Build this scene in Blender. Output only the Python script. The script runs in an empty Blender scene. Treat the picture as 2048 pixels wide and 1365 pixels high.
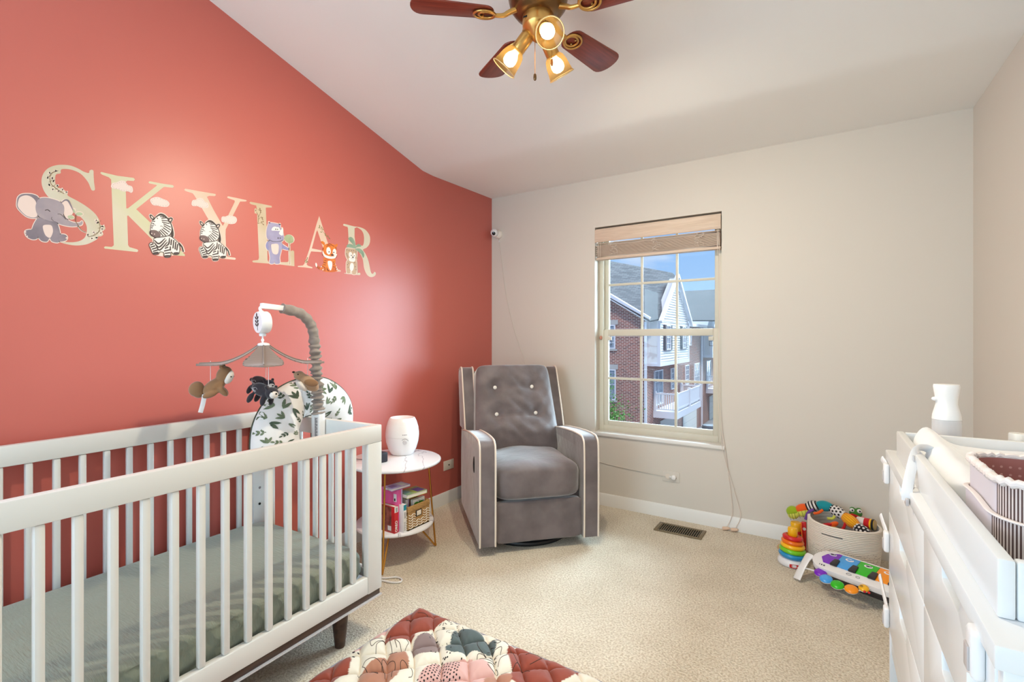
# Nursery corner with a coral feature wall: everything is real geometry in metres.
# World axes: X along the window wall (left corner = 0), Y = 0 at the window wall (room is at -Y), Z up.
import bpy, bmesh, math, random
from mathutils import Vector, Matrix
from mathutils.geometry import tessellate_polygon
R = math.radians
sc = bpy.context.scene
COL = sc.collection

def lin(c):
    c = c / 255.0
    return c / 12.92 if c <= 0.04045 else ((c + 0.055) / 1.055) ** 2.4

def rgb(r, g, b):
    return (lin(r), lin(g), lin(b), 1.0)

# ------------------------------------------------------------------ materials
def nd(nt, kind, **kw):
    n = nt.nodes.new(kind)
    for k, v in kw.items():
        setattr(n, k, v)
    return n

def M(name, c, rough=0.5, metal=0.0, spec=0.5, var=None, vscale=8.0, bump=None, sheen=0.0, trans=0.0, ior=1.45,
      emit=None, estr=0.0, alpha=1.0, coat=0.0, vdetail=3.0, stretch=None):
    """Principled material; var = second colour mixed by noise, bump = (scale, strength, distance)."""
    m = bpy.data.materials.new(name)
    m.use_nodes = True
    nt = m.node_tree
    b = nt.nodes['Principled BSDF']
    col = rgb(*c) if max(c) > 1.0 else (*c[:3], 1.0)
    b.inputs['Base Color'].default_value = col
    b.inputs['Roughness'].default_value = rough
    b.inputs['Metallic'].default_value = metal
    b.inputs['Specular IOR Level'].default_value = spec
    b.inputs['IOR'].default_value = ior
    b.inputs['Transmission Weight'].default_value = trans
    b.inputs['Alpha'].default_value = alpha
    b.inputs['Coat Weight'].default_value = coat
    if sheen:
        b.inputs['Sheen Weight'].default_value = sheen
        b.inputs['Sheen Roughness'].default_value = 0.4
    if emit:
        b.inputs['Emission Color'].default_value = rgb(*emit)
        b.inputs['Emission Strength'].default_value = estr
    vec = None
    if var or bump:
        tc = nd(nt, 'ShaderNodeTexCoord')
        vec = tc.outputs['Object']
        if stretch:
            mp = nd(nt, 'ShaderNodeMapping')
            mp.inputs['Scale'].default_value = stretch
            nt.links.new(vec, mp.inputs['Vector'])
            vec = mp.outputs['Vector']
    if var:
        n = nd(nt, 'ShaderNodeTexNoise')
        n.inputs['Scale'].default_value = vscale
        n.inputs['Detail'].default_value = vdetail
        nt.links.new(vec, n.inputs['Vector'])
        rp = nd(nt, 'ShaderNodeValToRGB')
        rp.color_ramp.elements[0].position = 0.35
        rp.color_ramp.elements[1].position = 0.65
        rp.color_ramp.elements[0].color = col
        rp.color_ramp.elements[1].color = rgb(*var)
        nt.links.new(n.outputs['Fac'], rp.inputs['Fac'])
        nt.links.new(rp.outputs['Color'], b.inputs['Base Color'])
    if bump:
        n = nd(nt, 'ShaderNodeTexNoise')
        n.inputs['Scale'].default_value = bump[0]
        n.inputs['Detail'].default_value = 4.0
        nt.links.new(vec, n.inputs['Vector'])
        bp = nd(nt, 'ShaderNodeBump')
        bp.inputs['Strength'].default_value = bump[1]
        bp.inputs['Distance'].default_value = bump[2] if len(bump) > 2 else 0.004
        nt.links.new(n.outputs['Fac'], bp.inputs['Height'])
        nt.links.new(bp.outputs['Normal'], b.inputs['Normal'])
    return m

# ------------------------------------------------------------------ mesh builder
def spline(pts, n=6, closed=False):
    """Catmull-Rom through points of any dimension."""
    P = [Vector(p) for p in pts]
    out = []
    L = len(P)
    rng = range(L) if closed else range(L - 1)
    for i in rng:
        if closed:
            p0, p1, p2, p3 = P[(i - 1) % L], P[i], P[(i + 1) % L], P[(i + 2) % L]
        else:
            p1, p2 = P[i], P[i + 1]
            p0 = P[i - 1] if i > 0 else p1 * 2 - p2
            p3 = P[i + 2] if i + 2 < L else p2 * 2 - p1
        for k in range(n):
            t = k / n
            out.append(0.5 * ((2 * p1) + (p2 - p0) * t + (2 * p0 - 5 * p1 + 4 * p2 - p3) * t * t + (3 * p1 - p0 - 3 * p2 + p3) * t ** 3))
    if not closed:
        out.append(P[-1])
    return out

class MB:
    def __init__(s):
        s.V, s.F, s.I = [], [], []

    def add(s, verts, faces, mi=0):
        o = len(s.V)
        s.V += [Vector(v) for v in verts]
        s.F += [[o + i for i in f] for f in faces]
        s.I += [mi] * len(faces)
        return s

    def box(s, x0, x1, y0, y1, z0, z1, mi=0):
        x0, x1 = min(x0, x1), max(x0, x1)
        y0, y1 = min(y0, y1), max(y0, y1)
        z0, z1 = min(z0, z1), max(z0, z1)
        v = [(x0, y0, z0), (x1, y0, z0), (x1, y1, z0), (x0, y1, z0), (x0, y0, z1), (x1, y0, z1), (x1, y1, z1), (x0, y1, z1)]
        return s.add(v, [(0, 3, 2, 1), (4, 5, 6, 7), (0, 1, 5, 4), (1, 2, 6, 5), (2, 3, 7, 6), (3, 0, 4, 7)], mi)

    def hexa(s, a, b, mi=0):
        """a, b: two quads (4 points each) joined."""
        return s.add(list(a) + list(b), [(3, 2, 1, 0), (4, 5, 6, 7), (0, 1, 5, 4), (1, 2, 6, 5), (2, 3, 7, 6), (3, 0, 4, 7)], mi)

    def bar(s, p, q, w, h, up=(0, 0, 1), mi=0):
        p, q = Vector(p), Vector(q)
        d = (q - p).normalized()
        a = d.cross(Vector(up)).normalized()
        b = a.cross(d).normalized()
        c = [(-w / 2, -h / 2), (w / 2, -h / 2), (w / 2, h / 2), (-w / 2, h / 2)]
        return s.hexa([p + a * x + b * y for x, y in c], [q + a * x + b * y for x, y in c], mi)

    def prism(s, loops, z0, z1, fn=None, mi=0, smooth=0):
        """loops: outline (+ holes) in 2-D; extruded z0..z1; fn maps (x, y, z) to the final point."""
        if not isinstance(loops[0][0], (list, tuple, Vector)):
            loops = [loops]
        fn = fn or (lambda x, y, z: (x, y, z))
        loops = [[(p[0], p[1]) for p in l] for l in loops]
        flat = [p for l in loops for p in l]
        tris = tessellate_polygon([[Vector((p[0], p[1], 0)) for p in l] for l in loops])
        n = len(flat)
        v = [fn(p[0], p[1], z0) for p in flat] + [fn(p[0], p[1], z1) for p in flat]
        f = []
        for t in tris:
            f.append((t[0], t[1], t[2]))
            f.append((n + t[2], n + t[1], n + t[0]))
        o = 0
        for l in loops:
            k = len(l)
            for i in range(k):
                a, b = o + i, o + (i + 1) % k
                f.append((a, b, n + b, n + a))
            o += k
        return s.add(v, f, mi)

    def lathe(s, prof, n=24, c=(0, 0, 0), axis=(0, 0, 1), mi=0, sx=1.0, sy=1.0, ph=0.0):
        c = Vector(c)
        az = Vector(axis).normalized()
        ax = az.orthogonal().normalized() if abs(az.z) < 0.999 else Vector((1, 0, 0))
        ay = az.cross(ax)
        v, f = [], []
        for r, z in prof:
            for i in range(n):
                t = 2 * math.pi * i / n + ph
                v.append(c + ax * (r * sx * math.cos(t)) + ay * (r * sy * math.sin(t)) + az * z)
        for j in range(len(prof) - 1):
            for i in range(n):
                a, b = j * n + i, j * n + (i + 1) % n
                f.append((a, b, b + n, a + n))
        if prof[0][0] > 1e-6:
            f.append(tuple(range(n - 1, -1, -1)))
        if prof[-1][0] > 1e-6:
            f.append(tuple((len(prof) - 1) * n + i for i in range(n)))
        return s.add(v, f, mi)

    def cyl(s, p, q, r, n=16, mi=0, r2=None):
        p, q = Vector(p), Vector(q)
        return s.lathe([(r, 0), (r if r2 is None else r2, (q - p).length)], n, p, q - p, mi)

    def tube(s, pts, r, n=8, closed=False, mi=0, up=None, flat=1.0):
        P = [Vector(p) for p in pts]
        L = len(P)
        rr = r if isinstance(r, (list, tuple)) else [r] * L
        v, f = [], []
        prev = None
        for i in range(L):
            if closed:
                d = P[(i + 1) % L] - P[i - 1]
            else:
                d = P[min(i + 1, L - 1)] - P[max(i - 1, 0)]
            if d.length < 1e-9:
                d = Vector((0, 0, 1))
            d.normalize()
            if up is not None:
                a = d.cross(Vector(up))
                a = a.normalized() if a.length > 1e-6 else d.orthogonal().normalized()
            elif prev is None:
                a = d.orthogonal().normalized()
            else:
                a = prev - d * prev.dot(d)
                a = a.normalized() if a.length > 1e-6 else d.orthogonal().normalized()
            prev = a
            b = d.cross(a)
            for k in range(n):
                t = 2 * math.pi * k / n
                v.append(P[i] + a * (rr[i] * math.cos(t)) + b * (rr[i] * flat * math.sin(t)))
        for i in range(L if closed else L - 1):
            for k in range(n):
                a0, b0 = i * n + k, i * n + (k + 1) % n
                j = (i + 1) % L
                f.append((a0, b0, j * n + (k + 1) % n, j * n + k))
        if not closed:
            f.append(tuple(range(n - 1, -1, -1)))
            f.append(tuple((L - 1) * n + k for k in range(n)))
        return s.add(v, f, mi)

    def ell(s, c, rad, rot=None, nu=16, nv=10, mi=0):
        c = Vector(c)
        if not isinstance(rad, (list, tuple)):
            rad = (rad, rad, rad)
        v, f = [c + (rot @ Vector((0, 0, -rad[2])) if rot else Vector((0, 0, -rad[2])))], []
        for j in range(1, nv):
            th = math.pi * j / nv - math.pi / 2
            for i in range(nu):
                t = 2 * math.pi * i / nu
                p = Vector((rad[0] * math.cos(th) * math.cos(t), rad[1] * math.cos(th) * math.sin(t), rad[2] * math.sin(th)))
                v.append(c + (rot @ p if rot else p))
        v.append(c + (rot @ Vector((0, 0, rad[2])) if rot else Vector((0, 0, rad[2]))))
        for i in range(nu):
            f.append((0, 1 + (i + 1) % nu, 1 + i))
            f.append((len(v) - 1, 1 + (nv - 2) * nu + i, 1 + (nv - 2) * nu + (i + 1) % nu))
        for j in range(nv - 2):
            for i in range(nu):
                a, b = 1 + j * nu + i, 1 + j * nu + (i + 1) % nu
                f.append((a, b, b + nu, a + nu))
        return s.add(v, f, mi)

    def torus(s, c, R0, r0, n=32, m=10, axis=(0, 0, 1), mi=0, sz=1.0):
        c = Vector(c)
        az = Vector(axis).normalized()
        ax = az.orthogonal().normalized() if abs(az.z) < 0.999 else Vector((1, 0, 0))
        ay = az.cross(ax)
        v, f = [], []
        for i in range(n):
            t = 2 * math.pi * i / n
            d = ax * math.cos(t) + ay * math.sin(t)
            for k in range(m):
                q = 2 * math.pi * k / m
                v.append(c + d * (R0 + r0 * math.cos(q)) + az * (r0 * sz * math.sin(q)))
        for i in range(n):
            for k in range(m):
                f.append((i * m + k, ((i + 1) % n) * m + k, ((i + 1) % n) * m + (k + 1) % m, i * m + (k + 1) % m))
        return s.add(v, f, mi)

    def grid(s, fn, nu, nv, cu=False, cv=False, mi=0, caps=False):
        v = [fn(i / (nu if cu else nu - 1), j / (nv if cv else nv - 1)) for i in range(nu) for j in range(nv)]
        f = []
        for i in range(nu if cu else nu - 1):
            for j in range(nv if cv else nv - 1):
                a, b = i, (i + 1) % nu
                c, d = j, (j + 1) % nv
                f.append((a * nv + c, b * nv + c, b * nv + d, a * nv + d))
        if caps and cv:
            f.append(tuple(range(nv - 1, -1, -1)))
            f.append(tuple((nu - 1) * nv + j for j in range(nv)))
        return s.add(v, f, mi)

    def xf(s, m):
        s.V = [m @ v for v in s.V]
        return s

    def build(s, name, mats, parent=None, loc=None, rot=None, bevel=0.0, seg=2, sub=0, ang=35.0, recalc=True, flat=False):
        if not isinstance(mats, (list, tuple)):
            mats = [mats]
        me = bpy.data.meshes.new(name)
        bm = bmesh.new()
        vs = [bm.verts.new(v) for v in s.V]
        for f, i in zip(s.F, s.I):
            try:
                fc = bm.faces.new([vs[k] for k in f])
                fc.material_index = i
            except ValueError:
                pass
        if recalc:
            bmesh.ops.recalc_face_normals(bm, faces=bm.faces[:])
        if bevel > 0:
            es = [e for e in bm.edges if len(e.link_faces) == 2 and e.calc_face_angle(0) > R(40)]
            bmesh.ops.bevel(bm, geom=es, offset=bevel, segments=seg, profile=0.5, affect='EDGES', clamp_overlap=True)
        for f in bm.faces:
            f.smooth = not flat
        bm.to_mesh(me)
        bm.free()
        for m in mats:
            me.materials.append(m)
        if not flat:
            me.set_sharp_from_angle(angle=R(ang))
        ob = bpy.data.objects.new(name, me)
        COL.objects.link(ob)
        if parent is not None:
            ob.parent = parent
        if loc is not None:
            ob.location = loc
        if rot is not None:
            ob.rotation_euler = rot if isinstance(rot, (tuple, list)) else (0, 0, rot)
        if sub:
            md = ob.modifiers.new('smooth', 'SUBSURF')
            md.levels = md.render_levels = sub
        return ob

def tag(o, label=None, cat=None, group=None, kind=None):
    if label: o['label'] = label
    if cat: o['category'] = cat
    if group: o['group'] = group
    if kind: o['kind'] = kind
    return o

def thing(name, label, cat, loc=(0, 0, 0), rz=0.0, group=None, rot=None):
    o = bpy.data.objects.new(name, None)
    o.empty_display_size = 0.05
    COL.objects.link(o)
    o.location = loc
    o.rotation_euler = rot if rot else (0, 0, rz)
    return tag(o, label, cat, group)

def struct(o):
    o['kind'] = 'structure'
    return o

def copy_tree(o, parent=None):
    c = o.copy()
    COL.objects.link(c)
    c.parent = parent
    for ch in list(o.children):
        copy_tree(ch, c)
    return c

def text_mesh(body, size, mat, name, parent, mtx, depth=0.0004, bold=False):
    """Real lettering: a text curve turned into a mesh (no bpy.ops)."""
    cu = bpy.data.curves.new(name + '_c', 'FONT')
    cu.body = body
    cu.size = size
    cu.extrude = depth
    cu.align_x = 'CENTER'
    cu.align_y = 'CENTER'
    if bold:
        cu.offset = size * 0.02
    tmp = bpy.data.objects.new(name + '_t', cu)
    COL.objects.link(tmp)
    dg = bpy.context.evaluated_depsgraph_get()
    me = bpy.data.meshes.new_from_object(tmp.evaluated_get(dg))
    bpy.data.objects.remove(tmp)
    bpy.data.curves.remove(cu)
    me.name = name
    me.transform(mtx)
    me.materials.clear()
    me.materials.append(mat)
    ob = bpy.data.objects.new(name, me)
    COL.objects.link(ob)
    if parent is not None:
        ob.parent = parent
    return ob

def frame(origin, xdir, ydir):
    x, y = Vector(xdir).normalized(), Vector(ydir).normalized()
    z = x.cross(y)
    m = Matrix((x, y, z)).transposed().to_4x4()
    m.translation = Vector(origin)
    return m
WORLD_STR, SUN_STR, REAR_W, EXPO, BULB, SIDE_W = 0.95, 31, 64, 0.11, 55, 34
# ------------------------------------------------------------------ shared materials
white_lacquer = M('white_lacquer', (236, 235, 233), 0.32, bump=(40, 0.02))
white_wood = M('white_painted_wood', (232, 230, 227), 0.35, bump=(30, 0.03))
trim_white = M('trim_white', (233, 230, 226), 0.4)
white_plastic = M('white_plastic', (238, 237, 238), 0.25)
black_plastic = M('black_plastic', (28, 28, 32), 0.4)
dark_hole = M('dark_hole', (12, 11, 11), 0.8)
gold = M('brushed_gold', (205, 150, 70), 0.28, metal=1.0)
chrome = M('chrome', (200, 200, 205), 0.2, metal=1.0)

# ------------------------------------------------------------------ room shell
W, YB, HC = 3.048, -5.3, 2.44           # width, rear wall, ceiling at the window wall
CREASE_Y, SLOPE = -0.792, 0.262          # level strip, then the vault rises
def ceil_z(y):
    return HC - 0.02 if y > CREASE_Y else HC - 0.02 + SLOPE * (CREASE_Y - y)

coral = M('coral_paint', (198, 104, 93), 0.40, spec=0.6, bump=(260, 0.05, 0.001))
cream = M('cream_paint', (216, 208, 198), 0.55, bump=(260, 0.05, 0.001))
ceil_paint = M('ceiling_paint', (242, 241, 239), 0.85, bump=(200, 0.08, 0.001))

def carpet_material():
    m = bpy.data.materials.new('cut_pile_carpet')
    m.use_nodes = True
    nt = m.node_tree
    b = nt.nodes['Principled BSDF']
    b.inputs['Roughness'].default_value = 0.95
    b.inputs['Specular IOR Level'].default_value = 0.1
    b.inputs['Sheen Weight'].default_value = 0.25
    tc = nd(nt, 'ShaderNodeTexCoord')
    fine = nd(nt, 'ShaderNodeTexNoise')
    fine.inputs['Scale'].default_value = 120
    fine.inputs['Detail'].default_value = 5
    big = nd(nt, 'ShaderNodeTexNoise')
    big.inputs['Scale'].default_value = 3.2
    big.inputs['Detail'].default_value = 4
    nt.links.new(tc.outputs['Object'], fine.inputs['Vector'])
    nt.links.new(tc.outputs['Object'], big.inputs['Vector'])
    r1 = nd(nt, 'ShaderNodeValToRGB')
    r1.color_ramp.elements[0].position = 0.32
    r1.color_ramp.elements[1].position = 0.62
    r1.color_ramp.elements[0].color = rgb(200, 182, 156)
    r1.color_ramp.elements[1].color = rgb(246, 236, 218)
    r2 = nd(nt, 'ShaderNodeValToRGB')
    r2.color_ramp.elements[0].position = 0.35
    r2.color_ramp.elements[1].position = 0.7
    r2.color_ramp.elements[0].color = (0.86, 0.84, 0.81, 1)
    r2.color_ramp.elements[1].color = (1, 1, 1, 1)
    nt.links.new(fine.outputs['Fac'], r1.inputs['Fac'])
    nt.links.new(big.outputs['Fac'], r2.inputs['Fac'])
    mx = nd(nt, 'ShaderNodeMix', data_type='RGBA', blend_type='MULTIPLY')
    mx.inputs['Factor'].default_value = 1.0
    nt.links.new(r1.outputs['Color'], mx.inputs[6])
    nt.links.new(r2.outputs['Color'], mx.inputs[7])
    nt.links.new(mx.outputs[2], b.inputs['Base Color'])
    bp = nd(nt, 'ShaderNodeBump')
    bp.inputs['Strength'].default_value = 0.9
    bp.inputs['Distance'].default_value = 0.012
    nt.links.new(fine.outputs['Fac'], bp.inputs['Height'])
    nt.links.new(bp.outputs['Normal'], b.inputs['Normal'])
    return m
carpet = carpet_material()

b = MB(); b.box(-0.15, W + 0.15, YB - 0.15, 0.16, -0.12, 0)
tag(struct(b.build('floor', carpet)), 'beige cut-pile carpet covering the nursery floor', 'floor')
# ceiling: level strip + vault up to a ridge behind the camera
b = MB()
prof = [(0.16, HC), (CREASE_Y + 0.05, HC - 0.018), (CREASE_Y - 0.06, HC - 0.012)]
ridge_y = -4.2
prof += [(ridge_y, ceil_z(ridge_y)), (YB - 0.15, ceil_z(ridge_y) - 0.3)]
out = [(y, z) for y, z in prof] + [(y, z + 0.12) for y, z in reversed(prof)]
b.prism(out, -0.15, W + 0.15, fn=lambda x, y, z: (z, x, y))
tag(struct(b.build('ceiling', ceil_paint)), 'off-white vaulted ceiling rising away from the window wall', 'ceiling')
HW = 3.5
SX0, SX1, SZ0, SZ1 = -4.95, -3.95, 0.6, 2.1          # unseen side window behind the viewpoint, added for fill light
b = MB()
b.prism([[(YB - 0.15, 0), (0.16, 0), (0.16, HW), (YB - 0.15, HW)], [(SX0, SZ0), (SX0, SZ1), (SX1, SZ1), (SX1, SZ0)]], -0.15, 0, fn=lambda y, z, x: (x, y, z))
tag(struct(b.build('wall_left', coral)), 'coral painted feature wall with letter decals', 'wall')
b = MB(); b.box(W, W + 0.15, YB - 0.15, 0.16, 0, HW)
tag(struct(b.build('wall_right', cream)), 'cream wall behind the white dresser', 'wall')
# window wall with its opening
WX0, WX1, WZ0, WZ1 = 0.945, 1.832, 0.535, 2.072
b = MB()
b.prism([[(0, 0), (W, 0), (W, HC + 0.3), (0, HC + 0.3)], [(WX0, WZ0), (WX0, WZ1), (WX1, WZ1), (WX1, WZ0)]], 0, 0.16,
        fn=lambda x, y, z: (x, z, y))
tag(struct(b.build('wall_back', cream)), 'cream wall around the double-hung window', 'wall')
# rear wall (behind the viewer) with a wide opening added for fill light
b = MB()
RX0, RX1, RZ0, RZ1 = 0.15, 1.95, 0.45, 2.35
b.prism([[(0, 0), (W, 0), (W, HW), (0, HW)], [(RX0, RZ0), (RX0, RZ1), (RX1, RZ1), (RX1, RZ0)]], YB - 0.15, YB,
        fn=lambda x, y, z: (x, z, y))
tag(struct(b.build('wall_front', cream)), 'cream wall behind the viewpoint with a wide window added for fill light', 'wall')

def baseboard(name, p, q, n, label):
    p, q, n = Vector(p), Vector(q), Vector(n)
    pr = [(0, 0), (0.014, 0), (0.014, 0.062), (0.011, 0.07), (0.011, 0.078), (0.005, 0.088), (0, 0.088)]
    d = q - p
    b = MB()
    b.prism(pr, 0, 1, fn=lambda x, y, z: p + n * x + Vector((0, 0, y)) + d * z)
    tag(struct(b.build(name, trim_white)), label, 'baseboard')
baseboard('baseboard_left', (0, 0, 0), (0, YB, 0), (1, 0, 0), 'white baseboard along the coral wall')
baseboard('baseboard_back', (0, 0, 0), (W, 0, 0), (0, -1, 0), 'white baseboard under the window')
baseboard('baseboard_right', (W, 0, 0), (W, YB, 0), (-1, 0, 0), 'white baseboard behind the dresser')

# ------------------------------------------------------------------ window 1 (almond vinyl double-hung)
almond = M('almond_vinyl', (214, 208, 192), 0.4)
glass = bpy.data.materials.new('window_glass')
glass.use_nodes = True
_nt = glass.node_tree
_nt.nodes.clear()
_o = nd(_nt, 'ShaderNodeOutputMaterial')
_mix = nd(_nt, 'ShaderNodeMixShader')
_t = nd(_nt, 'ShaderNodeBsdfTransparent')
_g = nd(_nt, 'ShaderNodeBsdfGlossy')
_g.inputs['Roughness'].default_value = 0.02
_f = nd(_nt, 'ShaderNodeFresnel')
_f.inputs['IOR'].default_value = 1.25
_nt.links.new(_f.outputs[0], _mix.inputs[0])
_nt.links.new(_t.outputs[0], _mix.inputs[1])
_nt.links.new(_g.outputs[0], _mix.inputs[2])
_nt.links.new(_mix.outputs[0], _o.inputs[0])

win = tag(struct(thing('window_1', 'almond double-hung window with white grilles in the cream wall', 'window', (0, 0, 0))))
def rectframe(x0, x1, z0, z1, w, y0, y1, wt=None, wb=None):
    b = MB()
    wt, wb = wt or w, wb or w
    b.box(x0, x0 + w, y0, y1, z0, z1); b.box(x1 - w, x1, y0, y1, z0, z1)
    b.box(x0 + w, x1 - w, y0, y1, z1 - wt, z1); b.box(x0 + w, x1 - w, y0, y1, z0, z0 + wb)
    return b
FY = 0.085
rectframe(WX0, WX1, WZ0, WZ1, 0.034, FY, FY + 0.07, wb=0.046).build('window_frame', almond, win, bevel=0.003)
MZ = 1.288                                                    # meeting rail height
lo = rectframe(WX0 + 0.034, WX1 - 0.034, WZ0 + 0.042, MZ + 0.02, 0.036, FY + 0.008, FY + 0.034, wt=0.05, wb=0.04).build('sash', almond, win, bevel=0.003)
up = rectframe(WX0 + 0.034, WX1 - 0.034, MZ - 0.03, WZ1 - 0.034, 0.03, FY + 0.036, FY + 0.062, wt=0.04, wb=0.04).build('sash', almond, win, bevel=0.003)
def muntins(x0, x1, z0, z1, y, par):
    b = MB()
    for k in (1, 2):
        x = x0 + (x1 - x0) * k / 3
        b.box(x - 0.009, x + 0.009, y - 0.004, y + 0.004, z0, z1)
    z = (z0 + z1) / 2
    b.box(x0, x1, y - 0.0041, y + 0.0041, z - 0.009, z + 0.009)
    b.build('grille', almond, par, bevel=0.002)
LX0, LX1, LZ0, LZ1 = WX0 + 0.07, WX1 - 0.07, WZ0 + 0.082, MZ - 0.03
UX0, UX1, UZ0, UZ1 = WX0 + 0.064, WX1 - 0.064, MZ + 0.01, WZ1 - 0.074
muntins(LX0, LX1, LZ0, LZ1, FY + 0.021, lo)
muntins(UX0, UX1, UZ0, UZ1, FY + 0.049, up)
b = MB(); b.box(LX0 - 0.004, LX1 + 0.004, FY + 0.0185, FY + 0.0235, LZ0 - 0.004, LZ1 + 0.004); b.build('glass_pane', glass, lo)
b = MB(); b.box(UX0 - 0.004, UX1 + 0.004, FY + 0.0465, FY + 0.0515, UZ0 - 0.004, UZ1 + 0.004); b.build('glass_pane', glass, up)
for x in (LX0 + 0.012, LX1 - 0.012):                           # tilt latches on the lower sash
    b = MB(); b.box(x - 0.016, x + 0.016, FY + 0.002, FY + 0.012, MZ - 0.062, MZ - 0.034); b.build('tilt_latch', almond, lo, bevel=0.002)
    b = MB(); rb = rectframe(x - 0.014, x + 0.014, MZ - 0.1, MZ - 0.066, 0.003, FY + 0.016, FY + 0.0178); rb.build('warning_label', black_plastic, lo)
b = MB(); b.box(WX0 - 0.03, WX1 + 0.02, -0.018, FY + 0.002, WZ0 - 0.02, WZ0 + 0.005)
b.build('window_sill', trim_white, win, bevel=0.004)
bead = M('coral_bead', (205, 140, 120), 0.5)
b = MB(); b.ell((WX0 + 0.018, FY - 0.012, 1.245), (0.011, 0.011, 0.016)); b.build('cord_bead', bead, win)

# added rear window, unseen: frame and pane around a fill lamp
w2 = tag(struct(thing('added_rear_window', 'wide white window added for fill light in the wall behind the viewpoint', 'window', (0, 0, 0))))
rectframe(RX0, RX1, RZ0, RZ1, 0.05, YB - 0.1, YB - 0.04).build('window_frame', trim_white, w2, bevel=0.004)
b = MB(); b.box((RX0 + RX1) / 2 - 0.025, (RX0 + RX1) / 2 + 0.025, YB - 0.1, YB - 0.04, RZ0 + 0.05, RZ1 - 0.05); b.build('mullion', trim_white, w2)
b = MB(); b.box(RX0 + 0.045, RX1 - 0.045, YB - 0.074, YB - 0.068, RZ0 + 0.045, RZ1 - 0.045); b.build('glass_pane', glass, w2)

w3 = tag(struct(thing('added_side_window', 'white window added for fill light in the coral wall behind the viewpoint', 'window', (0, 0, 0))))  # unseen window added to hold the side fill lamp
b = rectframe(SX0, SX1, SZ0, SZ1, 0.05, -0.1, -0.04)
b.V = [Vector((v.y, v.x, v.z)) for v in b.V]
b.build('window_frame', trim_white, w3, bevel=0.004)
b = MB(); b.box(-0.074, -0.068, SX0 + 0.045, SX1 - 0.045, SZ0 + 0.045, SZ1 - 0.045); b.build('glass_pane', glass, w3)

# ------------------------------------------------------------------ window blind
blind_wood = M('blind_faux_wood', (222, 200, 180), 0.5, var=(208, 184, 164), vscale=14, stretch=(0.6, 1, 20))
cord_m = M('blind_cord', (226, 212, 200), 0.8)
bl = thing('window_blind', 'beige slatted blind raised to the top of the window', 'blind', ((WX0 + WX1) / 2, 0.035, WZ1))
hw = (WX1 - WX0) / 2 - 0.004
b = MB(); b.box(-hw, hw, -0.03, 0.03, -0.05, -0.012); b.build('headrail', blind_wood, bl, bevel=0.003)
b = MB()
pr = [(-0.05, -0.022), (-0.05, -0.03), (-0.046, -0.045), (-0.05, -0.06), (-0.05, -0.1), (-0.046, -0.115), (-0.038, -0.115), (-0.038, -0.022)]
b.prism(pr, -hw, hw, fn=lambda x, y, z: (z, x, y)); b.box(-hw, -hw + 0.008, -0.04, 0.0, -0.115, -0.022); b.box(hw - 0.008, hw, -0.04, 0.0, -0.115, -0.022)
b.build('valance', blind_wood, bl, bevel=0.002)
b = MB()
zz = -0.138
nsl = 22
for k in range(nsl):
    z = -0.122 - k * 0.0044 if k < 2 else zz - (k - 2) * 0.0042
    t = -hw + 0.004 + 0.006 * math.sin(k * 1.7)
    b.prism([(-0.024, 0), (0, 0.0022), (0.024, 0), (0.024, 0.0022), (0, 0.0046), (-0.024, 0.0022)], t, hw - 0.006, fn=lambda x, y, q, z=z: (q, x, z + y))
b.build('slats', blind_wood, bl)
b = MB(); b.box(-hw + 0.002, hw - 0.004, -0.026, 0.026, -0.243, -0.226); b.build('bottom_rail', blind_wood, bl, bevel=0.003)
for x in (-hw + 0.14, 0.02, hw - 0.14):
    b = MB()
    random.seed(int(x * 100) + 7)
    for s_ in range(3):
        pts = [(x + random.uniform(-0.035, 0.035), -0.03 - random.uniform(0, 0.012), -0.118 - 0.016 * i) for i in range(7)]
        b.tube(spline(pts, 5), 0.0011, 5)
    b.build('ladder_cord', cord_m, bl)
for x, off in ((-hw + 0.035, 0), (-hw + 0.048, 0), (hw - 0.02, 0.0)):
    b = MB(); b.tube([(x, -0.054, -0.115), (x, -0.054, -0.24)], 0.0012, 5); b.build('lift_cord', cord_m, bl)
b = MB()
cx0 = hw - 0.012
pts = [(cx0, -0.052, -0.1), (cx0 + 0.008, -0.052, -0.5), (cx0 - 0.004, -0.053, -1.1), (cx0 + 0.02, -0.055, -1.52), (cx0 + 0.09, -0.05, -1.8), (cx0 + 0.13, -0.052, -1.96), (cx0 + 0.1, -0.06, -2.055)]
b.tube(spline(pts, 8), 0.0016, 6)
pts = [(cx0 - 0.008, -0.052, -0.1), (cx0 + 0.002, -0.052, -0.6), (cx0 + 0.012, -0.053, -1.3), (cx0 + 0.045, -0.05, -1.6), (cx0 + 0.075, -0.05, -1.85), (cx0 + 0.08, -0.052, -1.97), (cx0 + 0.05, -0.06, -2.055)]
b.tube(spline(pts, 8), 0.0016, 6)
b.build('pull_cord', cord_m, bl)
tassel_m = M('cord_tassel', (222, 190, 165), 0.6)
for dx, dy in ((0.1, -0.062), (0.05, -0.066)):
    b = MB(); b.lathe([(0.003, 0.02), (0.008, 0.016), (0.011, -0.005), (0.011, -0.022), (0.004, -0.026)], 12, (cx0 + dx, dy, -2.058), axis=(0.9, 0.15, 0.12)); b.build('cord_tassel', tassel_m, bl)

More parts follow.
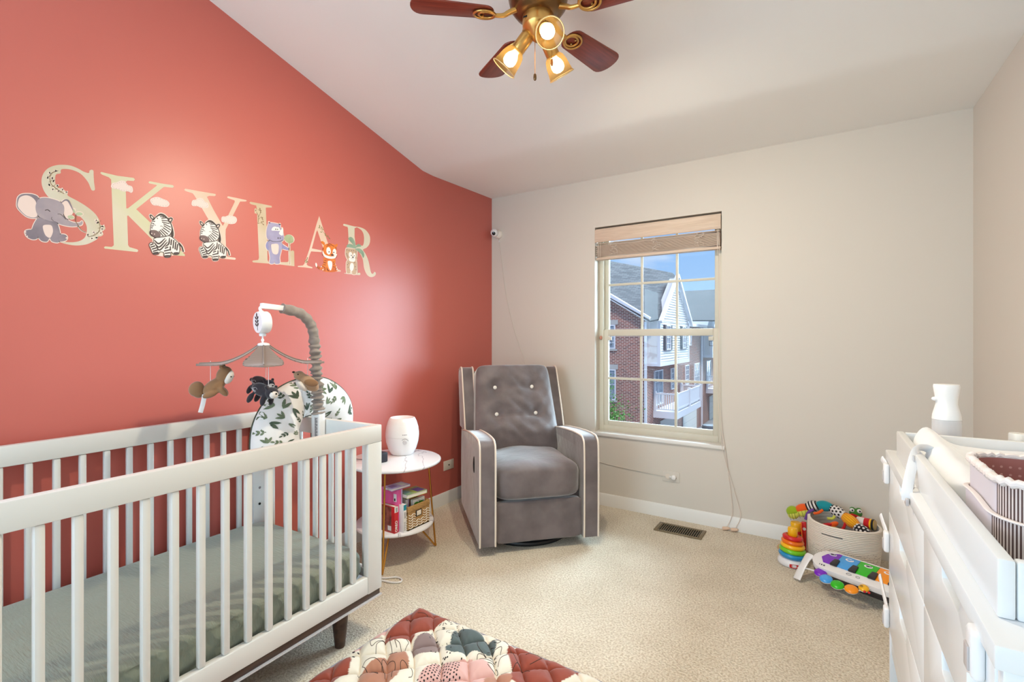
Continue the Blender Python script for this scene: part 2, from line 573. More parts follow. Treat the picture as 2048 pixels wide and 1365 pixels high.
# ------------------------------------------------------------------ wall fittings
plate_m = M('switch_plate', (226, 214, 202), 0.4)
t = thing('outlet_plate', 'off-white wall plate with one small jack low on the coral wall', 'outlet', (0, -0.573, 0.283))
b = MB(); b.box(0, 0.006, -0.058, 0.058, -0.036, 0.036); b.build('cover_plate', plate_m, t, bevel=0.003)
b = MB(); b.cyl((0.006, 0.0, 0), (0.0075, 0.0, 0), 0.0055, 12); b.build('jack', dark_hole, t)
t = thing('outlet_plate', 'white outlet plate with a plugged-in adapter on the cream wall', 'outlet', (1.508, 0, 0.286))
b = MB(); b.box(-0.058, 0.058, -0.006, 0, -0.036, 0.036); b.build('cover_plate', cream, t, bevel=0.003)
b = MB(); b.cyl((-0.021, -0.006, 0), (-0.021, -0.009, 0), 0.017, 20); b.cyl((0.021, -0.006, 0), (0.021, -0.009, 0), 0.017, 20); b.build('socket', plate_m, t)
b = MB(); b.lathe([(0.016, 0), (0.016, 0.012), (0.011, 0.018), (0.004, 0.02)], 16, (0.02, -0.009, 0), axis=(0, -1, 0)); b.tube(spline([(0.0, -0.02, 0.0), (-0.004, -0.028, 0.004), (0.012, -0.03, 0.006)], 5), 0.004, 6); b.build('plug', white_plastic, t)
b = MB(); b.cyl((0.034, -0.0095, -0.004), (0.034, -0.011, -0.004), 0.0035, 10); b.build('socket_slot', dark_hole, t)

vent_m = M('bronze_vent', (128, 112, 86), 0.45, metal=0.4)
t = thing('floor_register', 'bronze slotted floor register set in the carpet under the window', 'vent', (1.614, -0.2, 0.0))
b = rectframe(-0.147, 0.147, -0.078, 0.078, 0.022, 0.0, 0.007, wt=0.018, wb=0.018)
b.V = [Vector((v.x, v.z, v.y)) for v in b.V]
b.build('register_frame', vent_m, t, bevel=0.002)
b = MB(); b.box(-0.128, 0.128, -0.062, 0.062, 0.0008, 0.0015); b.build('duct', dark_hole, t)
b = MB()
for k in range(19):
    x = -0.12 + k * 0.0133
    b.box(x - 0.0022, x + 0.0022, -0.061, 0.061, 0.002, 0.0062)
b.build('louver', vent_m, t)

# baby-monitor camera in the corner, with its cable
t = thing('nursery_camera', 'small white ball camera with a black lens in the wall corner', 'camera', (0.075, -0.001, 2.12))
wp = M('warm_white_plastic', (240, 232, 222), 0.35)
b = MB(); b.lathe([(0.036, 0.0), (0.036, 0.01), (0.032, 0.022), (0.026, 0.03)], 24, (0, 0, 0), axis=(0, -1, 0)); b.build('mount', wp, t)
b = MB(); b.ell((-0.012, -0.05, 0.008), 0.033, nu=24, nv=16); b.build('camera_body', white_plastic, t)
dv = Vector((0.3, -0.8, -0.35)).normalized()
b = MB(); b.lathe([(0.0155, 0.0285), (0.0145, 0.0315), (0.006, 0.034), (0, 0.0345)], 20, Vector((-0.012, -0.05, 0.008)), axis=dv); b.build('lens', M('lens_black', (8, 8, 10), 0.1), t)
b = MB(); b.ell((0.004, -0.003, -0.058), (0.006, 0.003, 0.011)); b.build('cable_clip', white_plastic, t)
b = MB()
pts = [(0.0, -0.004, -0.03), (0.004, -0.004, -0.06), (0.02, -0.004, -0.16), (0.07, -0.004, -0.5), (0.15, -0.004, -0.8), (0.24, -0.005, -1.02), (0.33, -0.006, -1.25), (0.46, -0.006, -1.52), (0.62, -0.006, -1.7), (0.9, -0.006, -1.8), (1.4, -0.008, -1.835)]
b.tube(spline(pts, 8), 0.0022, 6); b.build('cable', cream, t)
# ------------------------------------------------------------------ wall decals
# Outlines were measured on the photo and rectified onto the wall plane (X = 0).
CAM_F, CAM_PX, CAM_PY = 975.0, 1024.0, 678.0
CAM = Vector((2.3953, -3.4218, 1.237))
YAW = math.atan((1648 - 1024) / CAM_F)
def wall_pt(px, py):
    s_, c_ = math.sin(YAW), math.cos(YAW)
    a, e = (px - CAM_PX) / CAM_F, (CAM_PY - py) / CAM_F
    dx, dy = -s_ + a * c_, c_ + a * s_
    t_ = -CAM.x / dx
    return (CAM.y + dy * t_, CAM.z + e * t_)

class Sheet:
    """A tracing sheet: points in a zoomed view -> (y, z) on the wall."""
    def __init__(s, ox, oy, k):
        s.o = (ox, oy, k)
    def m(s, p):
        return wall_pt(s.o[0] + p[0] / s.o[2], s.o[1] + p[1] / s.o[2])

LAY = 0.0003
class Deco:
    def __init__(s, sheet):
        s.s, s.b = sheet, MB()
    def _put(s, loops, lay):
        L = [[s.s.m(p) for p in l] for l in loops]
        s.b.prism(L, 0.0002 if lay == 0 else lay * LAY, (lay + 1) * LAY, fn=lambda y, z, x: (x, y, z))
    def poly(s, pts, lay=0, n=4, holes=(), grow=0.0):
        pts = [Vector((p[0], p[1])) for p in pts]
        if n: pts = spline([(p.x, p.y, 0) for p in pts], n, True)
        loops = [[(p[0], p[1]) for p in pts]]
        if grow:
            L = loops[0]
            k = len(L)
            ar = sum(L[i][0] * L[(i + 1) % k][1] - L[(i + 1) % k][0] * L[i][1] for i in range(k))
            sg = 1 if ar > 0 else -1
            out = []
            for i in range(k):
                d = Vector((L[(i + 1) % k][0] - L[i - 1][0], L[(i + 1) % k][1] - L[i - 1][1]))
                if d.length < 1e-6: d = Vector((1, 0))
                d.normalize()
                out.append((L[i][0] + sg * d.y * grow, L[i][1] - sg * d.x * grow))
            loops = [out]
        for h in holes:
            loops.append([(p[0], p[1]) for p in spline([(q[0], q[1], 0) for q in h], n or 1, True)])
        s._put(loops, lay)
        return s
    def disc(s, c, rx, ry=None, lay=0, rot=0.0, n=18):
        ry = ry or rx
        pts = [(c[0] + rx * math.cos(t) * math.cos(rot) - ry * math.sin(t) * math.sin(rot), c[1] + rx * math.cos(t) * math.sin(rot) + ry * math.sin(t) * math.cos(rot)) for t in [2 * math.pi * i / n for i in range(n)]]
        s._put([pts], lay)
        return s
    def line(s, pts, w, lay=0, n=4, taper=False):
        P = spline([(p[0], p[1], 0) for p in pts], n) if len(pts) > 2 else [Vector((p[0], p[1], 0)) for p in pts]
        a, c = [], []
        L = len(P)
        for i, p in enumerate(P):
            d = (P[min(i + 1, L - 1)] - P[max(i - 1, 0)])
            if d.length < 1e-6: d = Vector((1, 0, 0))
            d.normalize()
            ww = w / 2 * ((0.35 + 0.65 * math.sin(math.pi * (i + 0.5) / L)) if taper else 1)
            a.append((p.x - d.y * ww, p.y + d.x * ww)); c.append((p.x + d.y * ww, p.y - d.x * ww))
        s._put([a + c[::-1]], lay)
        return s
    def ring(s, pts, w, lay=0, n=4):
        return s.line(list(pts) + [pts[0]], w, lay, n)
    def build(s, name, mat, parent=None):
        if parent is not None: s.b.xf(Matrix.Translation(-parent.location))
        return s.b.build(name, mat, parent, ang=20)

def letter(label, loc, sheet, base, pts, n, holes=()):
    t = thing('letter_decal', label, 'decal', loc, group='letters of the wall name')
    Deco(sheet).poly(pts, 0, n, holes).build('letter_shape', base, t)
    return t

d_sage = M('decal_sage', (196, 182, 156), 0.55, var=(206, 196, 178), vscale=5)
d_green = M('decal_green', (203, 196, 158), 0.55, var=(210, 198, 176), vscale=4)
d_sand = M('decal_sand', (214, 182, 158), 0.55, var=(220, 196, 178), vscale=4)
d_khaki = M('decal_khaki', (194, 172, 138), 0.55, var=(210, 190, 168), vscale=4)
d_mint = M('decal_mint', (206, 200, 178), 0.55, var=(214, 194, 172), vscale=6)
d_paper = M('decal_paper_edge', (228, 205, 194), 0.55)
d_brown = M('decal_brown', (128, 98, 66), 0.6)
d_olive = M('decal_olive', (128, 124, 74), 0.6)
d_cloud = M('decal_cloud', (226, 204, 196), 0.55)
d_stitch = M('decal_stitch', (176, 160, 154), 0.6)
d_black = M('decal_black', (52, 40, 38), 0.5)
d_ink = M('decal_ink', (72, 58, 58), 0.5)
d_greyp = M('decal_elephant_grey', (152, 138, 146), 0.5, var=(166, 150, 154), vscale=16)
d_greyd = M('decal_elephant_dark', (120, 108, 118), 0.5, var=(142, 128, 136), vscale=14)
d_cream = M('decal_cream', (226, 200, 190), 0.5)
d_leaf = M('decal_leaf', (176, 184, 150), 0.5)
d_muzzle = M('decal_muzzle', (112, 88, 88), 0.5)
d_rhino = M('decal_rhino', (164, 156, 186), 0.5, var=(152, 142, 172), vscale=14)
d_rhinod = M('decal_rhino_arm', (140, 136, 178), 0.5)
d_white = M('decal_white', (236, 226, 220), 0.5)
d_tree = M('decal_tree', (150, 162, 120), 0.5, var=(168, 176, 138), vscale=30)
d_trunk = M('decal_trunk', (186, 164, 138), 0.5)
d_orange = M('decal_orange', (222, 122, 30), 0.5, var=(204, 98, 24), vscale=22)
d_rust = M('decal_rust', (140, 54, 20), 0.5)
d_tan = M('decal_tan', (192, 160, 130), 0.5)
d_palm = M('decal_palm', (146, 164, 140), 0.5, var=(122, 146, 122), vscale=20)

ZS, ZK, ZY, ZL, ZA = Sheet(20, 320, 7.585), Sheet(190, 340, 7.185), Sheet(350, 370, 8.533), Sheet(480, 395, 9.1), Sheet(590, 425, 10.11)

def at_wall(sheet, p):
    y, z = sheet.m(p)
    return (0, y, z)

S_pts = [(1195, 200), (1205, 165), (1235, 150), (1265, 165), (1268, 230), (1275, 340), (1288, 440), (1275, 465), (1240, 460), (1215, 410), (1190, 350), (1140, 280), (1070, 210), (980, 165), (880, 140), (790, 140), (768, 165), (765, 205), (700, 220), (685, 280), (690, 360), (730, 420), (800, 440), (870, 500), (880, 545), (1000, 610), (1120, 680), (1230, 760), (1310, 840), (1355, 920), (1372, 985), (1430, 1000), (1445, 1050), (1400, 1080), (1415, 1130), (1380, 1160), (1335, 1165), (1325, 1200), (1250, 1245), (1150, 1285), (1000, 1300), (860, 1280), (760, 1250), (800, 1240), (900, 1250), (1000, 1245), (1080, 1220), (1140, 1170), (1165, 1080), (1160, 1000), (1120, 920), (1050, 850), (950, 780), (820, 700), (650, 610), (580, 560), (520, 480), (485, 390), (478, 300), (500, 220), (550, 150), (620, 105), (720, 78), (830, 75), (930, 90), (1030, 130), (1120, 180)]
t = letter('large sage letter S decal with beige flower sprigs, first of the name', at_wall(ZS, (950, 700)), ZS, d_sage, S_pts, 3)
d = Deco(ZS)
d.line([(730, 165), (650, 190), (610, 230), (605, 300), (625, 370), (680, 420), (740, 465), (820, 515)], 9, 1)
d2 = Deco(ZS)
d2.line([(1330, 930), (1365, 1000), (1350, 1080), (1290, 1140), (1200, 1165), (1180, 1160)], 8, 1)
for p in ((640, 205), (605, 250), (612, 330), (660, 400), (710, 440), (770, 490), (1350, 950), (1365, 1030), (1330, 1105), (1260, 1150)):
    q = d if p[0] < 1000 else d2
    q.line([p, (p[0] + 32, p[1] - 30)], 5, 1); q.line([p, (p[0] - 34, p[1] + 8)], 5, 1)
d.build('flower_stem', d_brown, t); d2.build('flower_stem', d_brown, t)
d = Deco(ZS)
random.seed(4)
for p in ((600, 190), (690, 160), (570, 280), (640, 270), (590, 370), (655, 330), (650, 440), (720, 400), (730, 480), (800, 450), (850, 490), (1310, 920), (1320, 960), (1410, 1010), (1400, 1050), (1375, 1110), (1270, 1100), (1320, 1180), (1240, 1190), (1180, 1130)):
    for q in range(3):
        a_ = random.uniform(0, 6.28)
        d.disc((p[0] + 12 * math.cos(a_), p[1] + 12 * math.sin(a_)), 20, 11, 1, a_)
d.build('blossom', d_paper, t)

K_pts = [(75, 45), (90, 30), (320, 85), (555, 115), (575, 138), (555, 160), (465, 155), (438, 175), (450, 555), (475, 552), (890, 225), (875, 215), (780, 195), (768, 178), (785, 163), (950, 195), (1120, 220), (1135, 240), (1115, 258), (1000, 245), (985, 248), (592, 565), (810, 770), (1290, 1215), (1290, 1240), (900, 1210), (860, 1180), (830, 1010), (475, 655), (462, 665), (475, 1080), (495, 1110), (610, 1145), (622, 1165), (605, 1182), (400, 1160), (140, 1132), (128, 1115), (145, 1100), (240, 1108), (270, 1085), (232, 140), (200, 108), (100, 68)]
letter('large pale green letter K decal beside the zebra and clouds', at_wall(ZK, (450, 600)), ZK, d_green, K_pts, 0)
Y_pts = [(155, 85), (175, 65), (420, 110), (690, 155), (697, 175), (680, 192), (580, 188), (545, 205), (660, 430), (815, 700), (850, 640), (1020, 290), (1015, 265), (900, 225), (888, 208), (905, 195), (1060, 225), (1215, 260), (1225, 275), (1200, 285), (1110, 285), (1000, 500), (865, 760), (862, 850), (875, 1200), (895, 1225), (1025, 1245), (1040, 1265), (1020, 1280), (850, 1265), (570, 1245), (560, 1220), (740, 1200), (770, 850), (755, 800), (570, 590), (330, 180), (300, 145), (180, 105)]
letter('pale sand letter Y decal, third letter of the name', at_wall(ZY, (750, 600)), ZY, d_sand, Y_pts, 0)
L_pts = [(170, 100), (190, 80), (350, 110), (575, 155), (580, 185), (490, 185), (468, 190), (490, 700), (500, 1140), (520, 1180), (860, 1180), (910, 1140), (920, 980), (960, 965), (985, 985), (990, 1255), (700, 1220), (240, 1185), (220, 1165), (240, 1150), (330, 1140), (345, 1100), (310, 300), (265, 290), (262, 210), (285, 195), (310, 240), (295, 150), (200, 125)]
t = letter('khaki letter L decal with a brown twig beside the rhino', at_wall(ZL, (500, 700)), ZL, d_khaki, L_pts, 0)
d = Deco(ZL)
d.line([(325, 480), (335, 400), (330, 330), (300, 270)], 8, 1); d.line([(335, 360), (370, 280), (365, 210)], 7, 1); d.line([(330, 410), (380, 360), (420, 370)], 6, 1); d.line([(325, 480), (380, 465), (420, 490)], 6, 1)
for p in ((350, 230), (378, 240), (362, 205), (400, 375), (410, 400), (395, 450), (420, 440), (285, 240), (425, 495), (375, 270)):
    d.disc(p, 15, 8, 1, 0.9)
d.build('twig', d_brown, t)
A_pts = [(488, 72), (520, 170), (600, 420), (650, 580), (860, 1150), (930, 1180), (920, 1200), (700, 1190), (720, 1150), (540, 640), (520, 570), (450, 360), (430, 400), (340, 730), (540, 770), (540, 805), (325, 790), (300, 850), (235, 1050), (260, 1080), (350, 1110), (350, 1135), (200, 1115), (60, 1105), (55, 1085), (160, 1075), (190, 1040), (290, 750), (440, 220)]
t = letter('slim sand letter A decal with small olive leaves beside the tiger', at_wall(ZA, (440, 650)), ZA, d_sand, A_pts, 0)
d = Deco(ZA)
for p, a_ in (((500, 275), 1.4), ((490, 312), .1), ((540, 310), 1.4), ((560, 345), .8), ((530, 400), .2), ((612, 440), 1.5), ((620, 470), .6), ((665, 480), 1.2), ((695, 525), .8)):
    d.disc(p, 22, 8, 1, a_)
d.line([(480, 270), (540, 360), (620, 460), (705, 540)], 5, 1)
d.build('leaf_sprig', d_olive, t)
d = Deco(ZA)
for p, a_ in (((248, 925), -1.2), ((235, 960), -.9), ((205, 985), -1.2), ((250, 1000), .9), ((228, 1010), -.6)): d.disc(p, 22, 8, 1, a_)
d.line([(255, 905), (215, 1030)], 5, 1)
d.build('leaf_sprig', d_olive, t)
R_pts = [(975, 255), (990, 232), (1100, 260), (1200, 285), (1310, 300), (1420, 350), (1500, 450), (1520, 550), (1500, 650), (1440, 720), (1370, 755), (1420, 830), (1470, 940), (1500, 1050), (1530, 1200), (1560, 1245), (1590, 1230), (1600, 1205), (1630, 1215), (1630, 1265), (1590, 1300), (1530, 1310), (1470, 1280), (1420, 1200), (1390, 1100), (1370, 950), (1310, 830), (1250, 790), (1240, 1190), (1310, 1220), (1320, 1250), (1300, 1270), (1130, 1255), (1010, 1240), (1000, 1220), (1040, 1200), (1060, 700), (1080, 600), (1070, 320), (1040, 290), (985, 272)]
letter('mint letter R decal with a curled leg, last of the name', at_wall(ZA, (1280, 750)), ZA, d_mint, R_pts, 2, holes=[[(1205, 320), (1310, 335), (1370, 400), (1395, 500), (1390, 620), (1360, 680), (1300, 650), (1225, 660)]])

# elephant
t = thing('elephant_decal', 'grey cartoon elephant decal sitting against the letter S', 'decal', at_wall(ZS, (560, 900)), group='animal wall decals')
earL = [(105, 620), (120, 565), (170, 525), (260, 515), (360, 528), (430, 575), (430, 700), (420, 860), (350, 884), (250, 860), (160, 785), (105, 710)]
earLi = [(118, 650), (150, 570), (240, 538), (330, 568), (392, 640), (400, 760), (410, 850), (350, 876), (250, 850), (165, 775), (118, 710)]
head = [(400, 650), (440, 590), (540, 575), (660, 600), (760, 640), (815, 700), (820, 780), (810, 850), (870, 910), (960, 950), (1050, 955), (1085, 930), (1100, 945), (1080, 990), (960, 1012), (850, 1000), (760, 975), (680, 935), (620, 935), (540, 910), (450, 870), (400, 800), (385, 720)]
earR = [(770, 650), (820, 610), (870, 612), (920, 680), (950, 770), (910, 860), (870, 900), (820, 840), (815, 760), (800, 690)]
bodyE = [(440, 875), (380, 940), (335, 1050), (350, 1120), (420, 1170), (480, 1230), (560, 1240), (600, 1190), (640, 1240), (740, 1248), (760, 1130), (740, 1030), (700, 940), (620, 925), (520, 905)]
footL = [(225, 1085), (300, 1060), (380, 1080), (420, 1150), (400, 1200), (330, 1205), (250, 1160)]
footR = [(740, 1140), (800, 1130), (850, 1145), (868, 1185), (840, 1225), (760, 1240), (735, 1200)]
d = Deco(ZS)
for q in (earL, head, earR, bodyE, footL, footR): d.poly(q, 2, grow=13)
d.line([(1010, 970), (1070, 1060), (1150, 1105)], 22, 2); d.disc((920, 870), 62, 36, 2, .2); d.disc((1050, 820), 66, 38, 2, .1); d.disc((975, 770), 22, 40, 2)
d.build('backing', d_paper, t)
d = Deco(ZS); d.poly(earL, 3); d.build('ear_rim', d_greyd, t)
d = Deco(ZS); d.line([(775, 655), (830, 612), (880, 622), (925, 700), (955, 770)], 26, 5, taper=True); d.build('ear_rim', d_greyd, t)
d = Deco(ZS); d.poly(earLi, 4); d.build('ear', d_cream, t)
d = Deco(ZS); d.poly(earR, 4); d.build('ear', d_cream, t)
d = Deco(ZS); d.poly(bodyE, 3); d.build('body', d_greyd, t)
d = Deco(ZS); d.poly(footL, 4); d.build('foot', d_greyd, t)
d = Deco(ZS); d.poly(footR, 4); d.build('foot', d_greyd, t)
d = Deco(ZS); d.poly(head, 5); d.build('head', d_greyp, t)
d = Deco(ZS); d.poly([(500, 1000), (560, 985), (630, 1000), (650, 1080), (630, 1150), (600, 1185), (540, 1150), (505, 1070)], 4); d.build('belly', d_cream, t)
d = Deco(ZS); d.line([(528, 768), (568, 758), (607, 785)], 11, 6); d.build('eye', d_black, t)
d = Deco(ZS); d.line([(720, 822), (770, 830), (845, 905)], 7, 6); d.line([(632, 868), (628, 900), (658, 925)], 6, 6); d.build('face_lines', d_ink, t)
for p in ((232, 1095), (232, 1130), (258, 1162), (855, 1185)):
    d = Deco(ZS); d.disc(p, 13, 13, 5); d.build('toenail', d_cream, t)
d = Deco(ZS); d.line([(1000, 830), (995, 930), (1020, 975), (1075, 1060), (1145, 1100)], 9, 6); d.build('twig', d_brown, t)
d = Deco(ZS); d.disc((920, 870), 50, 24, 6, .2); d.disc((1050, 820), 52, 26, 6, .1); d.disc((970, 775), 12, 32, 6, -.4); d.build('leaf', d_leaf, t)

# zebras
zb = dict(
    head=[(795, 870), (800, 800), (830, 730), (880, 680), (930, 655), (990, 672), (1050, 720), (1090, 790), (1100, 860), (1080, 920), (1030, 955), (950, 970), (860, 970), (800, 930)],
    ears=[[(785, 650), (808, 650), (850, 695), (840, 720), (800, 695)], [(1050, 725), (1080, 690), (1110, 700), (1100, 735), (1065, 755)]],
    mane=[(880, 680), (910, 640), (950, 628), (1000, 648), (1060, 710), (1100, 790), (1125, 880), (1128, 950), (1105, 972), (1090, 930), (1102, 860), (1085, 790), (1040, 720), (980, 672)],
    body=[(840, 990), (920, 965), (1060, 950), (1130, 990), (1200, 1060), (1215, 1130), (1200, 1210), (1135, 1218), (1090, 1180), (1080, 1252), (1000, 1255), (985, 1190), (930, 1180), (905, 1212), (835, 1212), (800, 1140), (775, 1080), (800, 1045), (838, 1048)],
    muzzle=[(780, 890), (810, 865), (880, 872), (930, 910), (940, 952), (880, 970), (820, 960), (785, 930)])
st = [[(950, 700), (1020, 690)], [(955, 725), (1050, 735)], [(960, 750), (1070, 775)], [(980, 775), (1085, 825)], [(985, 802), (1088, 868)], [(975, 830), (1070, 898)], [(955, 850), (1045, 928)], [(932, 862), (1015, 945)], [(915, 878), (980, 955)], [(835, 745), (862, 738)], [(820, 778), (848, 772)], [(806, 808), (838, 806)], [(803, 832), (828, 836)], [(890, 690), (900, 705)], [(930, 672), (990, 680)],
      [(850, 1010), (915, 1062), (1005, 985)], [(848, 1045), (918, 1112), (1025, 1005)], [(880, 1105), (930, 1152), (1040, 1035)], [(1068, 975), (1058, 1060), (1005, 1105)], [(1098, 1000), (1088, 1085)], [(1130, 1010), (1118, 1130)], [(1160, 1035), (1148, 1145)], [(1188, 1065), (1172, 1160)], [(1000, 1130), (1050, 1110)], [(990, 1168), (1072, 1150)], [(1000, 1202), (1078, 1192)], [(790, 1082), (840, 1062)], [(798, 1112), (860, 1092)], [(815, 1142), (880, 1122)], [(830, 1172), (900, 1152)], [(1080, 1100), (1080, 1160)]]
def zebra(sheet, label, mp):
    f = lambda pts: [mp(p) for p in pts]
    t = thing('zebra_decal', label, 'decal', at_wall(sheet, mp((980, 950))), group='animal wall decals')
    d = Deco(sheet)
    for q in [zb['head'], zb['mane'], zb['body']] + zb['ears']: d.poly(f(q), 2, grow=13)
    d.line(f([(1200, 1050), (1250, 1110), (1272, 1185)]), 44, 2)
    d.build('backing', d_paper, t)
    d = Deco(sheet); d.poly(f(zb['mane']), 3); d.build('mane', d_black, t)
    d = Deco(sheet); d.poly(f(zb['body']), 3); d.build('body', d_white, t)
    d = Deco(sheet); d.poly(f(zb['head']), 4); d.build('head', d_white, t)
    for e in zb['ears']:
        d = Deco(sheet); d.poly(f(e), 4); d.ring(f(e), 9, 5); d.build('ear', d_ink, t)
        d = Deco(sheet); c = (sum(p[0] for p in e) / len(e), sum(p[1] for p in e) / len(e)); d.poly(f([(c[0] + (p[0] - c[0]) * .5, c[1] + (p[1] - c[1]) * .5) for p in e]), 6); d.build('inner_ear', d_cream, t)
    d = Deco(sheet); d.poly(f(zb['muzzle']), 5); d.build('muzzle', d_muzzle, t)
    d = Deco(sheet); d.disc(mp((812, 915)), 7, 9, 6); d.disc(mp((852, 925)), 7, 9, 6); d.build('nostril', d_cream, t)
    d = Deco(sheet)
    for k, q in enumerate(st): d.line(f(q), 17 if k < 15 else 23, 5, taper=True)
    d.ring(f(zb['head']), 8, 5); d.ring(f(zb['body']), 8, 5)
    for q in ([(1005, 1228), (1078, 1226), (1078, 1252), (1002, 1254)], [(835, 1188), (905, 1178), (905, 1208), (838, 1212)], [(1130, 1188), (1198, 1184), (1195, 1212), (1136, 1216)]): d.poly(f(q), 5, 2)
    d.build('stripes', d_ink, t)
    d = Deco(sheet); d.line(f([(835, 797), (852, 790), (872, 802)]), 7, 5); d.line(f([(935, 812), (950, 806), (972, 818)]), 7, 5); d.build('eyes', d_ink, t)
    d = Deco(sheet); d.line(f([(1200, 1050), (1245, 1105), (1268, 1180)]), 20, 3); d.build('tail', d_black, t)
zebra(ZK, 'black and white cartoon zebra decal sitting on the letter K', lambda p: p)
zebra(ZY, 'black and white cartoon zebra decal sitting on the letter Y', lambda p: (410 + (p[0] - 775) * 525 / 500, 605 + (p[1] - 630) * 690 / 630))

# rhino with its tree
t = thing('rhino_decal', 'mauve cartoon rhino decal standing at the letter L', 'decal', at_wall(ZL, (630, 850)), group='animal wall decals')
hd = [(490, 560), (520, 475), (560, 462), (700, 487), (730, 505), (735, 560), (770, 625), (790, 700), (790, 770), (750, 805), (650, 815), (540, 790), (490, 740), (478, 650)]
bd = [(520, 795), (640, 805), (740, 800), (762, 900), (740, 1000), (718, 1100), (722, 1200), (640, 1208), (624, 1155), (610, 1205), (538, 1200), (545, 1100), (530, 1000), (515, 900)]
aL = [(515, 805), (530, 860), (515, 960), (480, 930), (468, 870), (490, 815)]
aR = [(748, 850), (820, 890), (882, 932), (870, 960), (800, 945), (752, 920)]
d = Deco(ZL)
for q in (hd, bd, aL, aR): d.poly(q, 2, grow=13)
d.disc((895, 760), 98, 82, 2, .35); d.poly([(875, 830), (915, 830), (925, 1230), (885, 1230)], 2, 0); d.disc((525, 450), 20, 18, 2); d.disc((722, 485), 20, 18, 2); d.poly([(700, 655), (755, 545), (785, 570), (785, 700)], 2, 2)
d.build('backing', d_paper, t)
for q, nm, m_, l_ in ((aL, 'arm', d_rhinod, 3), (aR, 'arm', d_rhinod, 3), (bd, 'body', d_rhino, 4), (hd, 'head', d_rhino, 5)):
    d = Deco(ZL); d.poly(q, l_)
    if nm == 'head': d.disc((535, 465), 12, 11, 5); d.disc((715, 495), 12, 11, 5)
    d.build(nm, m_, t)
d = Deco(ZL); d.poly([(572, 602), (590, 550), (630, 533), (670, 543), (700, 545), (726, 590), (720, 610), (650, 606)], 6); d.build('eye', d_white, t)
d = Deco(ZL); d.disc((646, 581), 10, 11, 7); d.disc((679, 584), 9, 11, 7); d.build('pupil', d_black, t)
d = Deco(ZL); d.poly([(705, 652), (760, 565), (780, 580), (775, 692), (740, 690)], 6, 2); d.build('horn', d_white, t)
d = Deco(ZL); d.disc((690, 743), 9, 16, 6); d.disc((727, 743), 8, 14, 6); d.line([(530, 775), (600, 803), (700, 805), (785, 778)], 8, 6); d.build('snout_lines', d_ink, t)
d = Deco(ZL); d.poly([(565, 870), (600, 850), (690, 855), (700, 950), (680, 1030), (620, 1035), (580, 990)], 5); d.build('belly', d_cream, t)
d = Deco(ZL); d.line([(895, 830), (905, 1000), (903, 1225)], 20, 3); d.line([(903, 900), (920, 850)], 8, 3); d.build('tree_trunk', d_trunk, t)
d = Deco(ZL); d.poly([(805, 760), (830, 692), (900, 682), (960, 722), (972, 800), (930, 832), (860, 822)], 4); d.build('tree_crown', d_tree, t)

# tiger
t = thing('tiger_decal', 'orange cartoon tiger decal sitting at the letter A', 'decal', at_wall(ZA, (700, 930)), group='animal wall decals')
d = Deco(ZA); d.line([(570, 1150), (490, 1130), (440, 1085)], 42, 2); d.build('tail', d_orange, t)
d = Deco(ZA); d.disc((428, 1065), 18, 45, 3, -.2); d.build('tail_tip', d_white, t)
d = Deco(ZA); d.poly([(590, 920), (800, 935), (812, 1050), (850, 1110), (860, 1175), (820, 1200), (720, 1210), (580, 1195), (530, 1150), (530, 1090), (570, 1040), (575, 970)], 3); d.build('body', d_orange, t)
d = Deco(ZA); d.poly([(520, 600), (555, 582), (600, 620), (590, 670), (550, 640)], 3); d.build('ear', d_orange, t)
d = Deco(ZA); d.poly([(805, 670), (835, 640), (862, 648), (840, 700)], 3); d.build('ear', d_orange, t)
hd = [(555, 760), (575, 690), (620, 645), (700, 630), (790, 650), (835, 700), (842, 800), (830, 880), (770, 935), (680, 935), (600, 895), (555, 830)]
d = Deco(ZA); d.poly(hd, 4); d.build('head', d_orange, t)
d = Deco(ZA); d.poly([(558, 775), (600, 850), (680, 885), (760, 890), (830, 840), (842, 865), (800, 930), (690, 938), (600, 905), (558, 840)], 5); d.build('jaw', d_white, t)
d = Deco(ZA); d.disc((675, 780), 45, 76, 5, -.1); d.build('eye', d_white, t)
d = Deco(ZA); d.disc((795, 800), 37, 64, 5); d.build('eye', d_white, t)
d = Deco(ZA); d.disc((685, 800), 11, 14, 6); d.disc((780, 812), 11, 14, 6); d.disc((748, 862), 30, 14, 6); d.line([(750, 876), (790, 895)], 6, 6); d.build('nose_and_pupils', d_black, t)
d = Deco(ZA); d.poly([(658, 1000), (700, 980), (742, 1000), (750, 1080), (720, 1175), (680, 1120)], 4); d.build('belly', d_white, t)
d = Deco(ZA)
for q in ([(640, 665), (690, 640), (740, 655)], [(625, 700), (680, 670), (720, 685)], [(730, 660), (790, 690)], [(572, 720), (560, 760)], [(548, 840), (560, 880)], [(820, 700), (832, 760)], [(845, 870), (830, 920)], [(590, 970), (630, 985)], [(575, 1010), (630, 1025)], [(570, 1060), (620, 1065)], [(790, 1000), (765, 1015)], [(800, 1040), (770, 1055)], [(540, 1090), (600, 1120), (600, 1190)], [(770, 1100), (800, 1110)], [(825, 1110), (820, 1180)], [(640, 1120), (670, 1190)], [(640, 1160), (690, 1180)], [(490, 1105), (480, 1150)], [(450, 1085), (460, 1130)]):
    d.line(q, 16, 5, taper=True)
d.build('stripes', d_rust, t)
d = Deco(ZA); d.disc((530, 1100), 9, 14, 6); d.disc((560, 1160), 10, 16, 6, .4); d.disc((835, 1110), 10, 12, 6); d.disc((845, 1150), 10, 20, 6); d.build('toes', d_white, t)

